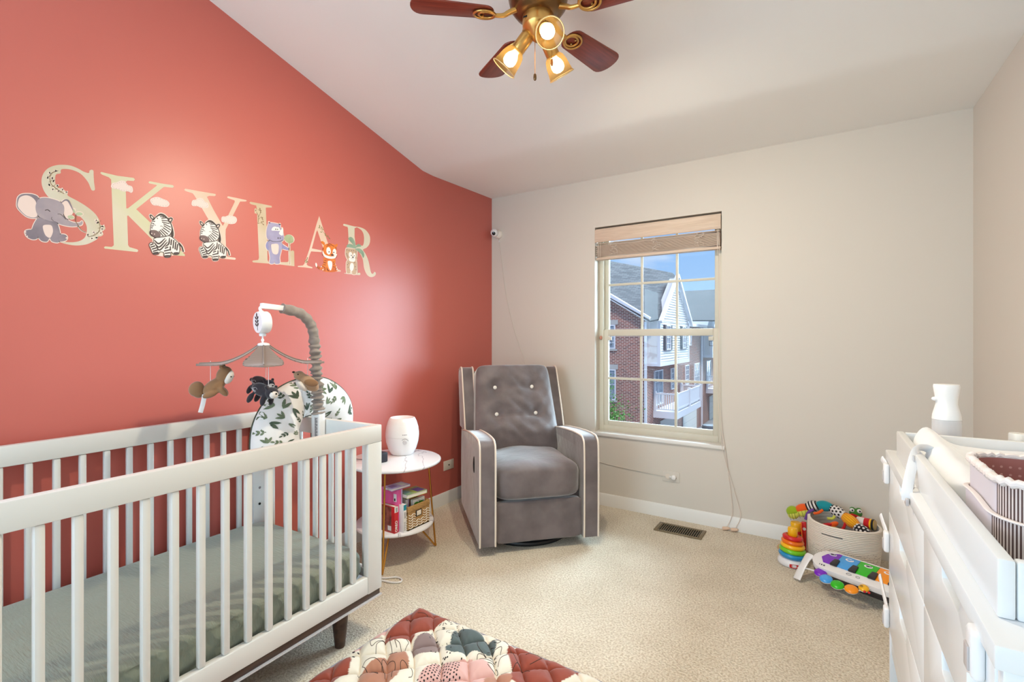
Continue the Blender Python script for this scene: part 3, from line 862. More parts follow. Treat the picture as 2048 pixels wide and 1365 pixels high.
# spotted bear cub under a palm
t = thing('bear_decal', 'small tan spotted cub decal under palm leaves on the letter R', 'decal', at_wall(ZA, (1150, 980)), group='animal wall decals')
hd = [(1030, 740), (1060, 727), (1230, 750), (1250, 762), (1245, 900), (1215, 995), (1120, 990), (1060, 950), (1020, 850)]
bd = [(1060, 970), (1220, 985), (1248, 1080), (1232, 1240), (1160, 1250), (1150, 1190), (1112, 1190), (1110, 1230), (1050, 1225), (1035, 1100)]
d = Deco(ZA); d.poly(hd, 2, grow=12); d.poly(bd, 2, grow=12); d.build('backing', d_paper, t)
d = Deco(ZA); d.poly(bd, 3); d.build('body', d_tan, t)
d = Deco(ZA); d.poly(hd, 4); d.build('head', d_tan, t)
d = Deco(ZA); d.disc((1120, 860), 37, 60, 5, -.15); d.disc((1196, 872), 27, 52, 5); d.poly([(1092, 920), (1212, 930), (1192, 1000), (1100, 985)], 5); d.build('face', d_white, t)
d = Deco(ZA); d.disc((1136, 873), 9, 12, 6); d.disc((1193, 880), 8, 11, 6); d.disc((1168, 910), 17, 13, 6); d.line([(1130, 935), (1185, 940)], 5, 6); d.build('nose_and_eyes', d_black, t)
d = Deco(ZA); d.disc((1145, 1105), 41, 84, 4, .05); d.build('belly', d_white, t)
d = Deco(ZA)
for p in ((1045, 760), (1090, 770), (1040, 840), (1230, 800), (1060, 900), (1055, 870), (1080, 1030), (1070, 1110), (1060, 1060), (1200, 1020), (1215, 1100), (1230, 1160), (1140, 775), (1180, 775)): d.disc(p, 10, 8, 5)
d.build('spots', d_muzzle, t)
d = Deco(ZA); d.line([(1225, 760), (1250, 960), (1262, 1245)], 9, 5); d.build('palm_trunk', d_trunk, t)
for q in ([(1225, 735), (1160, 640), (1080, 545), (1078, 520), (1120, 498), (1172, 530), (1215, 630)], [(1212, 730), (1130, 715), (1038, 702), (1060, 652), (1110, 640), (1180, 670)], [(1220, 715), (1250, 652), (1300, 642), (1335, 690), (1270, 700)], [(1215, 740), (1300, 732), (1370, 785), (1397, 860), (1375, 922), (1340, 850), (1270, 790)]):
    d = Deco(ZA); d.poly(q, 6); d.build('palm_leaf', d_palm, t)

def cloud(sheet, label, pts):
    t = thing('cloud_decal', label, 'decal', at_wall(sheet, pts[0]), group='cloud wall decals')
    Deco(sheet).poly(pts, 2).build('cloud_shape', d_cloud, t)
    cx, cy = sum(p[0] for p in pts) / len(pts), sum(p[1] for p in pts) / len(pts)
    ins = spline([(cx + (p[0] - cx) * .84, cy + (p[1] - cy) * .78, 0) for p in pts], 5, True)
    d = Deco(sheet)
    for i in range(0, len(ins) - 1, 3): d.line([ins[i], ins[i + 1]], 6, 3)
    d.build('stitch_line', d_stitch, t)
cloud(ZK, 'small stitched cloud decal overlapping the top of the letter K stem', [(228, 235), (250, 190), (310, 180), (370, 155), (430, 165), (470, 215), (530, 240), (545, 300), (520, 330), (470, 310), (400, 310), (330, 280), (250, 265)])
cloud(ZK, 'small stitched cloud decal on bare wall right of the letter K', [(790, 440), (820, 405), (900, 390), (980, 420), (1040, 445), (1070, 490), (1040, 530), (960, 530), (900, 515), (830, 505)])
cloud(ZY, 'small stitched cloud decal on the thick left stroke of the letter Y', [(280, 320), (300, 265), (360, 250), (410, 225), (470, 235), (510, 290), (560, 310), (570, 380), (520, 395), (440, 390), (380, 365), (300, 360)])
cloud(ZY, 'small stitched cloud decal on the thin right stroke of the letter Y', [(790, 570), (810, 540), (860, 540), (900, 525), (980, 530), (1040, 555), (1055, 610), (1020, 660), (940, 670), (880, 650), (800, 630)])
# ------------------------------------------------------------------ crib
crib_white = M('crib_white', (221, 220, 217), 0.32, bump=(40, 0.02))
CRIB_RZ = R(-87.7)
CRIB_O = Vector((0.0107, -2.0187, 0.0))
CR = Matrix.Translation(CRIB_O) @ Matrix.Rotation(CRIB_RZ, 4, 'Z')      # local: x along the crib (to the viewer), y from wall to room
def crib_pt(x, y, z):
    return CR @ Vector((x, y, z))
CLEN, CWID, CTOP = 1.365, 0.815, 0.876
walnut = M('dark_walnut', (58, 40, 32), 0.4, var=(78, 56, 44), vscale=9, stretch=(1, 6, 6))
crib = thing('crib', 'white slatted baby crib with dark tapered legs along the coral wall', 'crib', CRIB_O, CRIB_RZ)
def rail(nm, *bx, mat=crib_white, bev=0.004):
    b = MB(); b.box(*bx); return b.build(nm, mat, crib, bevel=bev)
PW = 0.075
for y0, y1 in ((CWID - 0.03, CWID), (0, 0.03)):
    rail('top_rail', 0, CLEN, y0, y1, 0.805, CTOP)
    rail('bottom_rail', PW, CLEN - PW, y0 + 0.001, y1 - 0.001, 0.192, 0.262)
    for x0 in (0, CLEN - PW):
        rail('corner_post', x0, x0 + PW, y0 + 0.0004, y1 - 0.0004, 0.19, 0.805, bev=0.003)
for x0 in (0.0, CLEN - 0.028):
    rail('top_rail', x0 + 0.0005, x0 + 0.0275, 0.0305, CWID - 0.0305, 0.802, CTOP - 0.0006)
    rail('bottom_rail', x0 + 0.0005, x0 + 0.0275, 0.0305, CWID - 0.0305, 0.194, 0.262)
    for k in range(7):
        y = 0.085 + 0.1075 * k
        rail('slat', x0 + 0.004, x0 + 0.024, y - 0.0105, y + 0.0105, 0.262, 0.802, bev=0.006)
k = 0
x = 0.142
while x < CLEN - PW - 0.03:
    rail('slat', x - 0.0105, x + 0.0105, CWID - 0.026, CWID - 0.004, 0.262, 0.805, bev=0.006)
    x += 0.0717
x = 0.14
while x < CLEN - PW - 0.03:
    rail('slat', x - 0.0105, x + 0.0105, 0.004, 0.026, 0.262, 0.805, bev=0.006)
    x += 0.0742
b = MB(); b.box(0.006, CLEN - 0.006, 0.006, CWID - 0.006, 0.166, 0.1895)
b.build('base_frame', walnut, crib, bevel=0.002)
edge_m = M('clear_edge_guard', (222, 220, 226), 0.2, alpha=0.55)
b = MB(); b.box(0.0, CLEN, CWID - 0.012, CWID + 0.001, 0.16, 0.1655); b.box(-0.001, 0.012, 0.03, CWID - 0.013, 0.16, 0.1655); b.build('edge_guard', edge_m, crib)
b = MB(); b.box(0.03, CLEN - 0.03, 0.033, CWID - 0.033, 0.196, 0.214); b.build('mattress_support', white_wood, crib)
for lx in (0.155, CLEN - 0.155):
    for ly in (CWID - 0.075, 0.075):
        b = MB(); b.lathe([(0.019, 0.0), (0.02, 0.004), (0.036, 0.16)], 20, (lx, ly, 0.0)); b.build('leg', walnut, crib, ang=60)
for zc in (0.42, 0.5, 0.64, 0.7):
    b = MB(); b.cyl((0.045, 0.0298, zc), (0.045, 0.0312, zc), 0.006, 12); b.build('bolt_hole', dark_hole if zc != 0.5 else chrome, crib)

# mattress with a crinkled sage sheet
sheet_m = bpy.data.materials.new('sage_muslin')
sheet_m.use_nodes = True
nt = sheet_m.node_tree
pb = nt.nodes['Principled BSDF']
pb.inputs['Base Color'].default_value = rgb(134, 142, 128)
pb.inputs['Roughness'].default_value = 0.85
pb.inputs['Sheen Weight'].default_value = 0.3
tc = nd(nt, 'ShaderNodeTexCoord')
mp = nd(nt, 'ShaderNodeMapping'); mp.inputs['Scale'].default_value = (190, 26, 60)
n1 = nd(nt, 'ShaderNodeTexNoise'); n1.inputs['Scale'].default_value = 1.0; n1.inputs['Detail'].default_value = 3
bp = nd(nt, 'ShaderNodeBump'); bp.inputs['Strength'].default_value = 0.7; bp.inputs['Distance'].default_value = 0.004
nt.links.new(tc.outputs['Object'], mp.inputs['Vector']); nt.links.new(mp.outputs['Vector'], n1.inputs['Vector'])
nt.links.new(n1.outputs['Fac'], bp.inputs['Height']); nt.links.new(bp.outputs['Normal'], pb.inputs['Normal'])
mt = thing('crib_mattress', 'crib mattress in a crinkled sage green sheet inside the white crib', 'mattress', crib_pt(0, 0, 0.215), CRIB_RZ)
b = MB(); b.box(0.045, 1.318, 0.05, 0.766, 0.0005, 0.03); b.build('mattress_core', M('mattress_white', (226, 226, 232), 0.7), mt, bevel=0.012, seg=3)
def sheet_surface():
    x0, x1, y0, y1 = 0.036, 1.328, 0.038, 0.778
    hx, hy, cx, cy = (x1 - x0) / 2, (y1 - y0) / 2, (x0 + x1) / 2, (y0 + y1) / 2
    rc, H0, H1 = 0.07, 0.022, 0.143
    b = MB()
    per = 220
    def ring(t, inset):
        # rounded rectangle perimeter point
        a = t * 2 * math.pi
        c, s_ = math.cos(a), math.sin(a)
        ax, ay = hx - inset, hy - inset
        p = 14.0
        q = (abs(c) ** p + abs(s_) ** p) ** (-1.0 / p)
        # blend angle-uniform and aspect
        return Vector((cx + ax * max(-1, min(1, c * q * 1.0)), cy + ay * max(-1, min(1, s_ * q)), 0))
    prof = [(0.012, H0), (0.004, H0 + 0.008), (0.0, H0 + 0.03), (0.0, H1 - 0.055), (0.003, H1 - 0.035), (0.012, H1 - 0.016), (0.03, H1 - 0.005), (0.06, H1 - 0.001), (0.12, H1 + 0.001), (0.2, H1 + 0.002), (0.3, H1 + 0.002), (0.37, H1 + 0.002)]
    def fn(u, v):
        t = (u * per) / per
        k = v * (len(prof) - 1)
        i = min(int(k), len(prof) - 2)
        f = k - i
        ins = prof[i][0] * (1 - f) + prof[i + 1][0] * f
        z = prof[i][1] * (1 - f) + prof[i + 1][1] * f
        p = ring(t, ins)
        if z < H1 - 0.02:                       # gathered wrinkles down the sides
            d = Vector((p.x - cx, p.y - cy, 0)).normalized()
            s_ = p.x + p.y * 1.3
            p -= d * (0.0035 * (1 + math.sin(s_ * 34 + z * 120 + 1.5 * math.sin(s_ * 9))))
        return Vector((p.x, p.y, z))
    b.grid(fn, per, 34, cu=True)
    return b
sheet_surface().build('fitted_sheet', sheet_m, mt, ang=80)

# ------------------------------------------------------------------ crib mobile
mob_o = crib_pt(0.03, 0.47, 0.876)
mob = thing('crib_mobile', 'crib mobile with grey ruffled arm and white music box clamped to the crib end', 'mobile', mob_o, CRIB_RZ)
def ml(x, z, y=0.47):
    return Vector((x - 0.03, y - 0.47, z - 0.876))
grey_velour = M('grey_velour', (150, 138, 130), 0.75, sheen=0.5, var=(136, 124, 117), vscale=30, bump=(60, 0.3, 0.003))
b = MB(); b.box(0.0, 0.034, -0.028, 0.028, -0.12, 0.03); b.box(0.004, 0.03, -0.022, 0.022, 0.03, 0.05); b.build('clamp', white_plastic, mob, bevel=0.005)
b = MB(); b.box(0.0342, 0.0348, -0.004, 0.022, -0.08, 0.012); b.build('clamp_label', M('pale_label', (214, 206, 204), 0.5), mob)
b = MB()
for k in range(16):
    z = -0.074 + k * 0.0052
    b.box(0.0349, 0.0352, 0.0, 0.016 - 0.005 * (k % 3 == 2), z, z + 0.003)
b.build('label_print', M('label_print', (70, 62, 66), 0.6), mob)
path = spline([ml(0.046, 0.9), ml(0.05, 0.96), ml(0.054, 1.02), ml(0.058, 1.1), ml(0.064, 1.18), ml(0.071, 1.255), ml(0.09, 1.305), ml(0.14, 1.347), ml(0.225, 1.364)], 22)
rad = []
for i, p in enumerate(path):
    t = i / (len(path) - 1)
    if t < 0.55:
        rad.append(0.0245 - 0.004 * t + 0.0052 * math.sin(i * 0.95 + 0.8 * math.sin(i * 0.31)))
    else:
        rad.append(0.0215 + 0.0016 * math.sin(i * 0.5))
b = MB(); b.tube(path, rad, 16)
for i, v in enumerate(b.V):
    k = i // 16
    a = (i % 16) / 16 * 6.283
    if k < len(path) * 0.6: v += Vector((math.cos(a + k * .7), math.sin(a * 2 + k * .5), math.sin(a + k * 0.37))) * 0.0028
b.build('arm_sleeve', grey_velour, mob, ang=80)
b = MB(); b.bar(ml(0.215, 1.364), ml(0.318, 1.37), 0.02, 0.022); b.build('arm_end', white_plastic, mob, bevel=0.003)
b = MB(); b.tube(spline([ml(0.31, 1.368), ml(0.322, 1.36), ml(0.318, 1.348), ml(0.311, 1.345)], 5), 0.006, 8); b.build('hook', white_plastic, mob)
mc = ml(0.311, 1.303)
fd = Vector((0.96, -0.16, -0.04)).normalized()
b = MB(); b.lathe([(0.042, -0.02), (0.0445, -0.016), (0.0445, 0.014), (0.042, 0.02), (0.0, 0.02)], 32, mc, axis=fd); b.build('music_box', white_plastic, mob)
fx = fd.cross(Vector((0, 0, 1))).normalized() * -1
fz = fx.cross(fd) * -1 if fx.cross(fd).z < 0 else fx.cross(fd)
def face_pt(a, c, off=0.0206):
    return mc + fd * off + fx * a + fz * c
b = MB()
b.prism([(-0.001, -0.032), (0.001, -0.032), (0.001, 0.034), (-0.001, 0.034)], 0.0, 0.0006, fn=lambda x, y, z: face_pt(x, y, 0.0204 + z))
for (lx, lz, an) in ((0, 0.03, 1.57), (-0.0085, 0.018, 2.4), (0.0085, 0.018, 0.74), (-0.0085, 0.004, 2.4), (0.0085, 0.004, 0.74), (-0.0085, -0.009, 2.4), (0.0085, -0.009, 0.74)):
    pts = [(lx + 0.0085 * math.cos(t) * math.cos(an) - 0.0038 * math.sin(t) * math.sin(an), lz + 0.0085 * math.cos(t) * math.sin(an) + 0.0038 * math.sin(t) * math.cos(an)) for t in [i * 6.283 / 14 for i in range(14)]]
    b.prism(pts, 0.0, 0.0006, fn=lambda x, y, z: face_pt(x - 0.004, y, 0.0204 + z))
b.build('leaf_emblem', M('emblem_dark', (44, 34, 36), 0.5), mob)
b = MB(); b.lathe([(0.012, 0.0), (0.014, 0.008), (0.01, 0.012)], 16, mc + Vector((0, 0, -0.056))); b.tube([mc + Vector((0, 0, -0.05)), mc + Vector((0, 0, -0.095))], 0.0032, 8); b.ell(mc + Vector((0, 0, -0.072)), (0.006, 0.006, 0.008)); b.build('swivel', white_plastic, mob)
hub = ml(0.307, 1.21)
b = MB(); b.lathe([(0.02, -0.004), (0.023, 0.002), (0.021, 0.008), (0.01, 0.012)], 24, hub); b.build('hub', white_plastic, mob)
leaf_m = M('taupe_felt', (132, 116, 108), 0.9, sheen=0.4, bump=(400, 0.15, 0.001))
def leaf_curve(s):
    r = 0.018 + 0.212 * s
    z = -0.066 * (1 - (1 - min(1, s * 1.5)) ** 1.7) - 0.004 * s
    return r, z
LEAFW = [Vector((0.504, 0.863, 0)), Vector((-0.504, -0.863, 0)), Vector((0.863, -0.504, 0)), Vector((-0.863, 0.504, 0))]
for d in [Matrix.Rotation(-CRIB_RZ, 3, 'Z') @ w for w in LEAFW]:
    side = Vector((-d.y, d.x, 0))
    b = MB()
    NS, NW = 60, 9
    for lay in (0, 1):
        pass
    def lf(u, v):
        s_ = u
        r, z = leaf_curve(s_)
        w = 0.018 + 0.052 * min(1, s_ / 0.42) if s_ < 0.55 else 0.07 * max(0.0, 1 - ((s_ - 0.55) / 0.45) ** 1.6)
        if s_ > 0.25:                                   # feathered edge
            w *= 0.93 + 0.07 * (1 if (int(s_ * 22) % 2 == 0) else 0)
        q = (v - 0.5) * 2
        return hub + d * r + side * (w * q) + Vector((0, 0, z - 0.005 * q * q))
    top = MB(); top.grid(lf, NS, NW)
    b.V = [p + Vector((0, 0, 0.0018)) for p in top.V] + [p - Vector((0, 0, 0.0018)) for p in top.V]
    n0 = len(top.V)
    b.F = top.F + [[n0 + i for i in f[::-1]] for f in top.F]
    bd = [i * NW for i in range(NS)] + [(NS - 1) * NW + j for j in range(1, NW)] + [i * NW + NW - 1 for i in range(NS - 2, -1, -1)] + [j for j in range(NW - 2, 0, -1)]
    b.F += [[bd[i], bd[(i + 1) % len(bd)], n0 + bd[(i + 1) % len(bd)], n0 + bd[i]] for i in range(len(bd))]
    b.I = [0] * len(b.F)
    lo_ = b.build('leaf_arm', leaf_m, mob, ang=40)
    r = MB(); r.tube([hub + d * leaf_curve(s_)[0] + Vector((0, 0, leaf_curve(s_)[1] + 0.003)) for s_ in [i / 20 for i in range(20)]], 0.003, 8)
    r.build('leaf_rib', leaf_m, lo_)

# plush toys hanging from the mobile; local x = along the view-parallel leaf, z up
def remeshed(b, name, mat, parent, vox=0.0035):
    o = b.build(name, mat, parent)
    md = o.modifiers.new('fuse', 'REMESH'); md.mode = 'VOXEL'; md.voxel_size = vox
    md.use_smooth_shade = True
    s_ = o.modifiers.new('soft', 'SMOOTH'); s_.iterations = 6; s_.factor = 0.5
    return o
plush_b = M('brown_plush', (142, 104, 72), 0.9, sheen=0.8, bump=(500, 0.3, 0.001))
plush_t = M('tan_plush', (172, 136, 106), 0.9, sheen=0.8, bump=(500, 0.3, 0.001))
plush_k = M('charcoal_plush', (46, 40, 46), 0.9, sheen=0.5, bump=(500, 0.3, 0.001))
plush_w = M('cream_plush', (224, 214, 206), 0.9, sheen=0.5)
stitch_w = M('white_stitch', (196, 190, 194), 0.8)
string_m = M('white_string', (232, 222, 222), 0.8)
eye_k = M('black_bead', (14, 12, 12), 0.25)
VR = math.atan2(0.863, 0.504)                                   # heading of the leaf that runs across the view
def rotm(*a):
    m = Matrix.Identity(3)
    for ax, d in a: m = m @ Matrix.Rotation(R(d), 3, ax)
    return m
def string(t, p, top):
    b = MB(); b.tube([Vector(p), Vector((p[0], p[1], top))], 0.0011, 6); b.build('string', string_m, t)

t = thing('plush_squirrel', 'brown plush squirrel with white face and curled tail hanging from the mobile', 'plush toy', (0.403, -2.452, 1.063), VR, group='plush animals on the mobile')
b = MB()
b.ell((0.0, 0, -0.012), (0.047, 0.026, 0.027), rotm(('Y', -38)))
b.ell((0.034, 0, 0.034), (0.027, 0.026, 0.034), rotm(('Y', 25)))
b.ell((0.03, -0.018, -0.03), (0.026, 0.011, 0.012), rotm(('Y', 50))); b.ell((0.03, 0.018, -0.03), (0.026, 0.011, 0.012), rotm(('Y', 50)))
b.ell((-0.012, -0.02, -0.04), (0.028, 0.011, 0.013), rotm(('Y', -20)))
b.ell((0.026, -0.018, 0.066), (0.009, 0.007, 0.012)); b.ell((0.03, 0.018, 0.066), (0.009, 0.007, 0.012))
remeshed(b, 'body', plush_b, t)
b = MB(); b.ell((0.049, -0.004, 0.024), (0.017, 0.0215, 0.028), rotm(('Y', 20))); b.build('face', plush_w, t)
b = MB(); b.ell((0.058, -0.022, 0.026), 0.003); b.ell((0.0655, -0.002, 0.026), 0.003); b.build('eyes', eye_k, t)
b = MB(); b.ell((-0.058, 0, -0.018), (0.026, 0.02, 0.03), rotm(('Y', 20))); b.ell((-0.05, 0, -0.036), (0.02, 0.015, 0.018)); remeshed(b, 'tail', plush_b, t)
b = MB(); b.tube(spline([(-0.03, -0.012, -0.04), (-0.036, -0.012, -0.075), (-0.044, -0.012, -0.108)], 5), 0.008, 8, flat=0.12, up=(0, 1, 0)); b.build('care_tag', M('satin_tag', (222, 216, 216), 0.4), t)
string(t, (-0.012, 0, 0.01), 0.088)

def bear(loc, label, rz, sc_):
    t = thing('plush_bear', label, 'plush toy', loc, rz, group='plush animals on the mobile')
    b = MB()
    b.ell((-0.012, 0, 0.0), (0.048, 0.028, 0.028), rotm(('Y', 20)))
    b.ell((0.04, 0, -0.012), (0.027, 0.027, 0.026))
    for x, y, tl in ((-0.05, -0.018, 35), (-0.045, 0.018, 35), (0.008, -0.02, 15), (0.014, 0.02, 5)):
        b.ell((x + (0.004 if tl < 30 else -0.006), y, -0.034 if tl > 30 else -0.042), (0.0125, 0.011, 0.027), rotm(('Y', tl)))
    b.ell((0.032, -0.024, 0.014), (0.009, 0.006, 0.009)); b.ell((0.04, 0.024, 0.012), (0.009, 0.006, 0.009)); b.ell((-0.062, 0, 0.012), (0.01, 0.01, 0.01))
    remeshed(b, 'body', plush_k, t)
    b = MB(); b.ell((0.055, -0.006, -0.018), (0.016, 0.019, 0.017)); b.build('muzzle', plush_w, t)
    b = MB(); b.ell((0.0705, -0.008, -0.014), (0.003, 0.005, 0.004)); b.ell((0.06, -0.022, -0.004), 0.0032); b.build('nose_and_eye', eye_k, t)
    b = MB()
    for q in range(4):
        b.tube(spline([(-0.02 + 0.01 * math.cos(i * 1.05 + q * 1.4) - .004 * q, -0.0285, 0.004 + 0.009 * math.sin(i * 1.05 + q)) for i in range(5)], 3), 0.0006, 5)
    b.build('stitching', stitch_w, t)
    for v in t.children: v.scale = (sc_, sc_, sc_)
    b = MB(); b.tube([Vector((0.02, 0, 0.02)), Vector((0.02, 0, 0.092))], 0.0011, 6); b.build('string', string_m, t)
    return t
bear((0.608, -2.372, 1.043), 'charcoal plush bear with a white muzzle hanging nearest under the front mobile leaf', VR - 0.75, 0.88)
bear((0.385, -2.25, 1.052), 'charcoal plush bear hanging behind the other bear on the mobile', VR - 0.75, 0.88)

t = thing('plush_bird', 'tan plush bird with folded wing hanging beside the grey mobile arm', 'plush toy', (0.576, -2.165, 1.058), VR, group='plush animals on the mobile')
b = MB()
b.ell((0.004, 0, -0.006), (0.05, 0.026, 0.027), rotm(('Y', 42)))
b.ell((-0.032, 0, 0.026), (0.022, 0.021, 0.02)); b.ell((-0.047, 0, 0.036), (0.01, 0.008, 0.007), rotm(('Y', 30)))
remeshed(b, 'body', plush_t, t)
b = MB(); b.ell((0.012, -0.024, -0.004), (0.028, 0.008, 0.016), rotm(('Y', 10))); b.build('wing', plush_b, t)
b = MB(); b.ell((-0.024, -0.006, -0.016), (0.03, 0.022, 0.014), rotm(('Y', 48))); b.build('breast', plush_w, t)
b = MB(); b.ell((-0.054, -0.002, 0.041), (0.006, 0.005, 0.004)); b.ell((-0.038, -0.019, 0.032), 0.0026); b.build('beak_and_eye', eye_k, t)
string(t, (0.0, 0, 0.012), 0.098)

# ------------------------------------------------------------------ nursing pillow straddling the crib end rail
pil_o = crib_pt(0.0, 0.32, 0.876)
pil = thing('nursing_pillow', 'C-shaped white nursing pillow with green leaf print draped over the crib end', 'pillow', pil_o, CRIB_RZ)
ctr = [Vector((a, y - 0.32, z - 0.876)) for a, y, z in ((0.215, 0.425, 0.735), (0.218, 0.415, 0.80), (0.198, 0.40, 0.872), (0.13, 0.38, 0.942), (0.02, 0.35, 0.968), (-0.105, 0.305, 0.945), (-0.215, 0.255, 0.868), (-0.235, 0.218, 0.755), (-0.17, 0.20, 0.655))]
NP = 88
cl = spline(ctr, 11)[:NP + 1]
PN = Vector((0.30, 0.93, 0.0)).normalized()
def pil_frame(s_):
    k = s_ * (len(cl) - 1)
    i = max(0, min(int(k), len(cl) - 2))
    f = k - i
    p = cl[i] * (1 - f) + cl[i + 1] * f
    t_ = (cl[min(i + 2, len(cl) - 1)] - cl[max(i - 1, 0)]).normalized()
    bb = PN.cross(t_).normalized()
    nn = t_.cross(bb).normalized()
    e = min(1.0, math.sin(min(1, s_ / 0.09) * math.pi / 2) , math.sin(min(1, (1 - s_) / 0.09) * math.pi / 2))
    e = math.sqrt(max(0.0, e))
    hw_ = (0.088 + 0.014 * abs(math.sin((s_ - 0.45) * 2.6))) * e
    th = (0.052 + 0.012 * abs(math.sin((s_ - 0.45) * 2.6))) * e
    return p, t_, bb, nn, hw_, th
def pil_surf(s_, q, side=1, off=0.0):
    p, t_, bb, nn, hw_, th = pil_frame(s_)
    q = max(-1, min(1, q))
    h = th * max(0.0, 1 - abs(q) ** 2.1) ** 0.55
    return p + bb * (hw_ * q) + nn * (side * (h + off))
b = MB()
b.grid(lambda u, v: (lambda a: pil_surf(min(0.999, max(0.001, u)), math.cos(a), 1 if math.sin(a) >= 0 else -1))(v * 2 * math.pi), 90, 28, cv=True)
leafy = M('leaf_print_green', (92, 104, 80), 0.8, var=(120, 132, 104), vscale=40)
leafd = M('leaf_print_dark', (62, 76, 64), 0.8, var=(86, 100, 80), vscale=40)
cotton = M('white_cotton', (232, 228, 226), 0.85, sheen=0.2, bump=(7, 0.25, 0.02))
random.seed(11)
lens = 0.95
def leaf2(cx, cy, an, L, w):
    pts = []
    for i in range(8):
        t_ = i / 7
        pts.append((L * t_, w * math.sin(math.pi * t_) ** 0.8))
    for i in range(6, 0, -1):
        t_ = i / 7
        pts.append((L * t_, -w * math.sin(math.pi * t_) ** 0.8))
    return [(cx + a * math.cos(an) - c * math.sin(an), cy + a * math.sin(an) + c * math.cos(an)) for a, c in pts]
def put2(pts, s0, q0, side, mi):
    vs = []
    for a, c in pts:
        s_ = s0 + a / lens
        hw_ = pil_frame(max(0.02, min(0.98, s_)))[4]
        q = q0 + c / max(hw_, 0.03)
        s_ = max(0.02, min(0.98, s_)); q = max(-0.975, min(0.975, q))
        vs.append(pil_surf(s_, q, side, 0.0012))
    b.add(vs, [tuple(range(len(vs)))], mi)
for side in (1, -1):
    placed = []
    for tries in range(2600):
        s0, q0 = random.uniform(0.05, 0.95), random.uniform(-0.8, 0.8)
        hw_ = pil_frame(s0)[4]
        if any(((s0 - a) * lens) ** 2 + ((q0 - c) * hw_) ** 2 < 0.046 ** 2 for a, c in placed): continue
        placed.append((s0, q0))
        an = math.pi * random.choice((0.5, 0.5, 0.42, 0.6, -0.5, 0.05)) + random.uniform(-.35, .35)
        kind = len(placed) % 3
        mi = 1 if random.random() < .6 else 2
        sz = random.uniform(1.15, 1.4)
        ca, sa = math.cos(an), math.sin(an)
        ox_, oy_ = -0.014 * ca, -0.014 * sa
        def pl(pts): put2([(p[0] + ox_, p[1] + oy_) for p in pts], s0, q0, side, mi)
        if kind == 0:
            for da in (-0.6, 0.0, 0.6): pl(leaf2(0, 0, an + da, 0.03 * sz, 0.0046 * sz))
        elif kind == 1:
            pl([(-0.004 * ca - .0006 * sa, -0.004 * sa + .0006 * ca), (0.03 * ca - .0006 * sa, 0.03 * sa + .0006 * ca), (0.03 * ca + .0006 * sa, 0.03 * sa - .0006 * ca), (-0.004 * ca + .0006 * sa, -0.004 * sa - .0006 * ca)])
            for u_, da in ((0.002, 0.8), (0.002, -0.8), (0.012, 0.7), (0.012, -0.7), (0.022, 0.0)):
                pl(leaf2(u_ * sz * ca, u_ * sz * sa, an + da, 0.0135 * sz, 0.0036 * sz))
        else:
            for da in (-0.3, 0.4): pl(leaf2(0, 0, an + da, 0.034 * sz, 0.005 * sz))
b.build('pillow_cover', [cotton, leafy, leafd], pil, ang=70, recalc=False)
edge = [pil_surf(s_, 1.0, 1) for s_ in [0.003 + 0.994 * i / 70 for i in range(71)]] + [pil_surf(s_, -1.0, 1) for s_ in [0.003 + 0.994 * i / 70 for i in range(70, -1, -1)]]
b = MB(); b.tube(edge, 0.0038, 8, closed=True); b.build('piping', M('dark_green_piping', (66, 72, 56), 0.7), pil)
# ------------------------------------------------------------------ recliner glider
def superell(c, rad, e=0.35, nu=40, nv=24):
    """Boxy ellipsoid as an MB (e -> 0 is a box)."""
    b = MB()
    b.ell((0, 0, 0), 1.0, nu=nu, nv=nv)
    out = []
    for v in b.V:
        p = 1 / e
        m_ = (abs(v.x) ** (2 * p) + abs(v.y) ** (2 * p)) ** (1 / (2 * p))
        r = math.hypot(v.x, v.y)
        if m_ > 1e-9: x, y = v.x * r / m_, v.y * r / m_
        else: x, y = v.x, v.y
        k = (r ** (2 * p) + abs(v.z) ** (2 * p)) ** (1 / (2 * p))
        out.append(Vector((c[0] + rad[0] * x / k, c[1] + rad[1] * y / k, c[2] + rad[2] * v.z / k)))
    b.V = out
    return b
def boxgrid(c, rad, n=14):
    """Cube sphere style box with n x n faces per side (verts in -1..1 before fn)."""
    b = MB()
    for ax in range(3):
        for sg in (-1, 1):
            def fn(u, v, ax=ax, sg=sg):
                a, d = u * 2 - 1, v * 2 - 1
                p = [0, 0, 0]
                p[ax], p[(ax + 1) % 3], p[(ax + 2) % 3] = sg, a, d
                return Vector(p)
            b.grid(fn, n + 1, n + 1)
    seen, mp, V = {}, [], []
    for v in b.V:
        k = (round(v.x, 5), round(v.y, 5), round(v.z, 5))
        if k not in seen: seen[k] = len(V); V.append(v)
        mp.append(seen[k])
    b.V = V
    b.F = [[mp[i] for i in f] for f in b.F]
    return b
def cushion(c, rad, e=0.18, n=18, fn=None):
    b = boxgrid(c, rad, n)
    out = []
    p = 2 / e
    for v in b.V:
        k = (abs(v.x) ** p + abs(v.y) ** p + abs(v.z) ** p) ** (1 / p)
        q = Vector((v.x / k, v.y / k, v.z / k))
        q = Vector((q.x * rad[0], q.y * rad[1], q.z * rad[2]))
        if fn: q = fn(q)
        out.append(Vector(c) + q)
    b.V = out
    return b

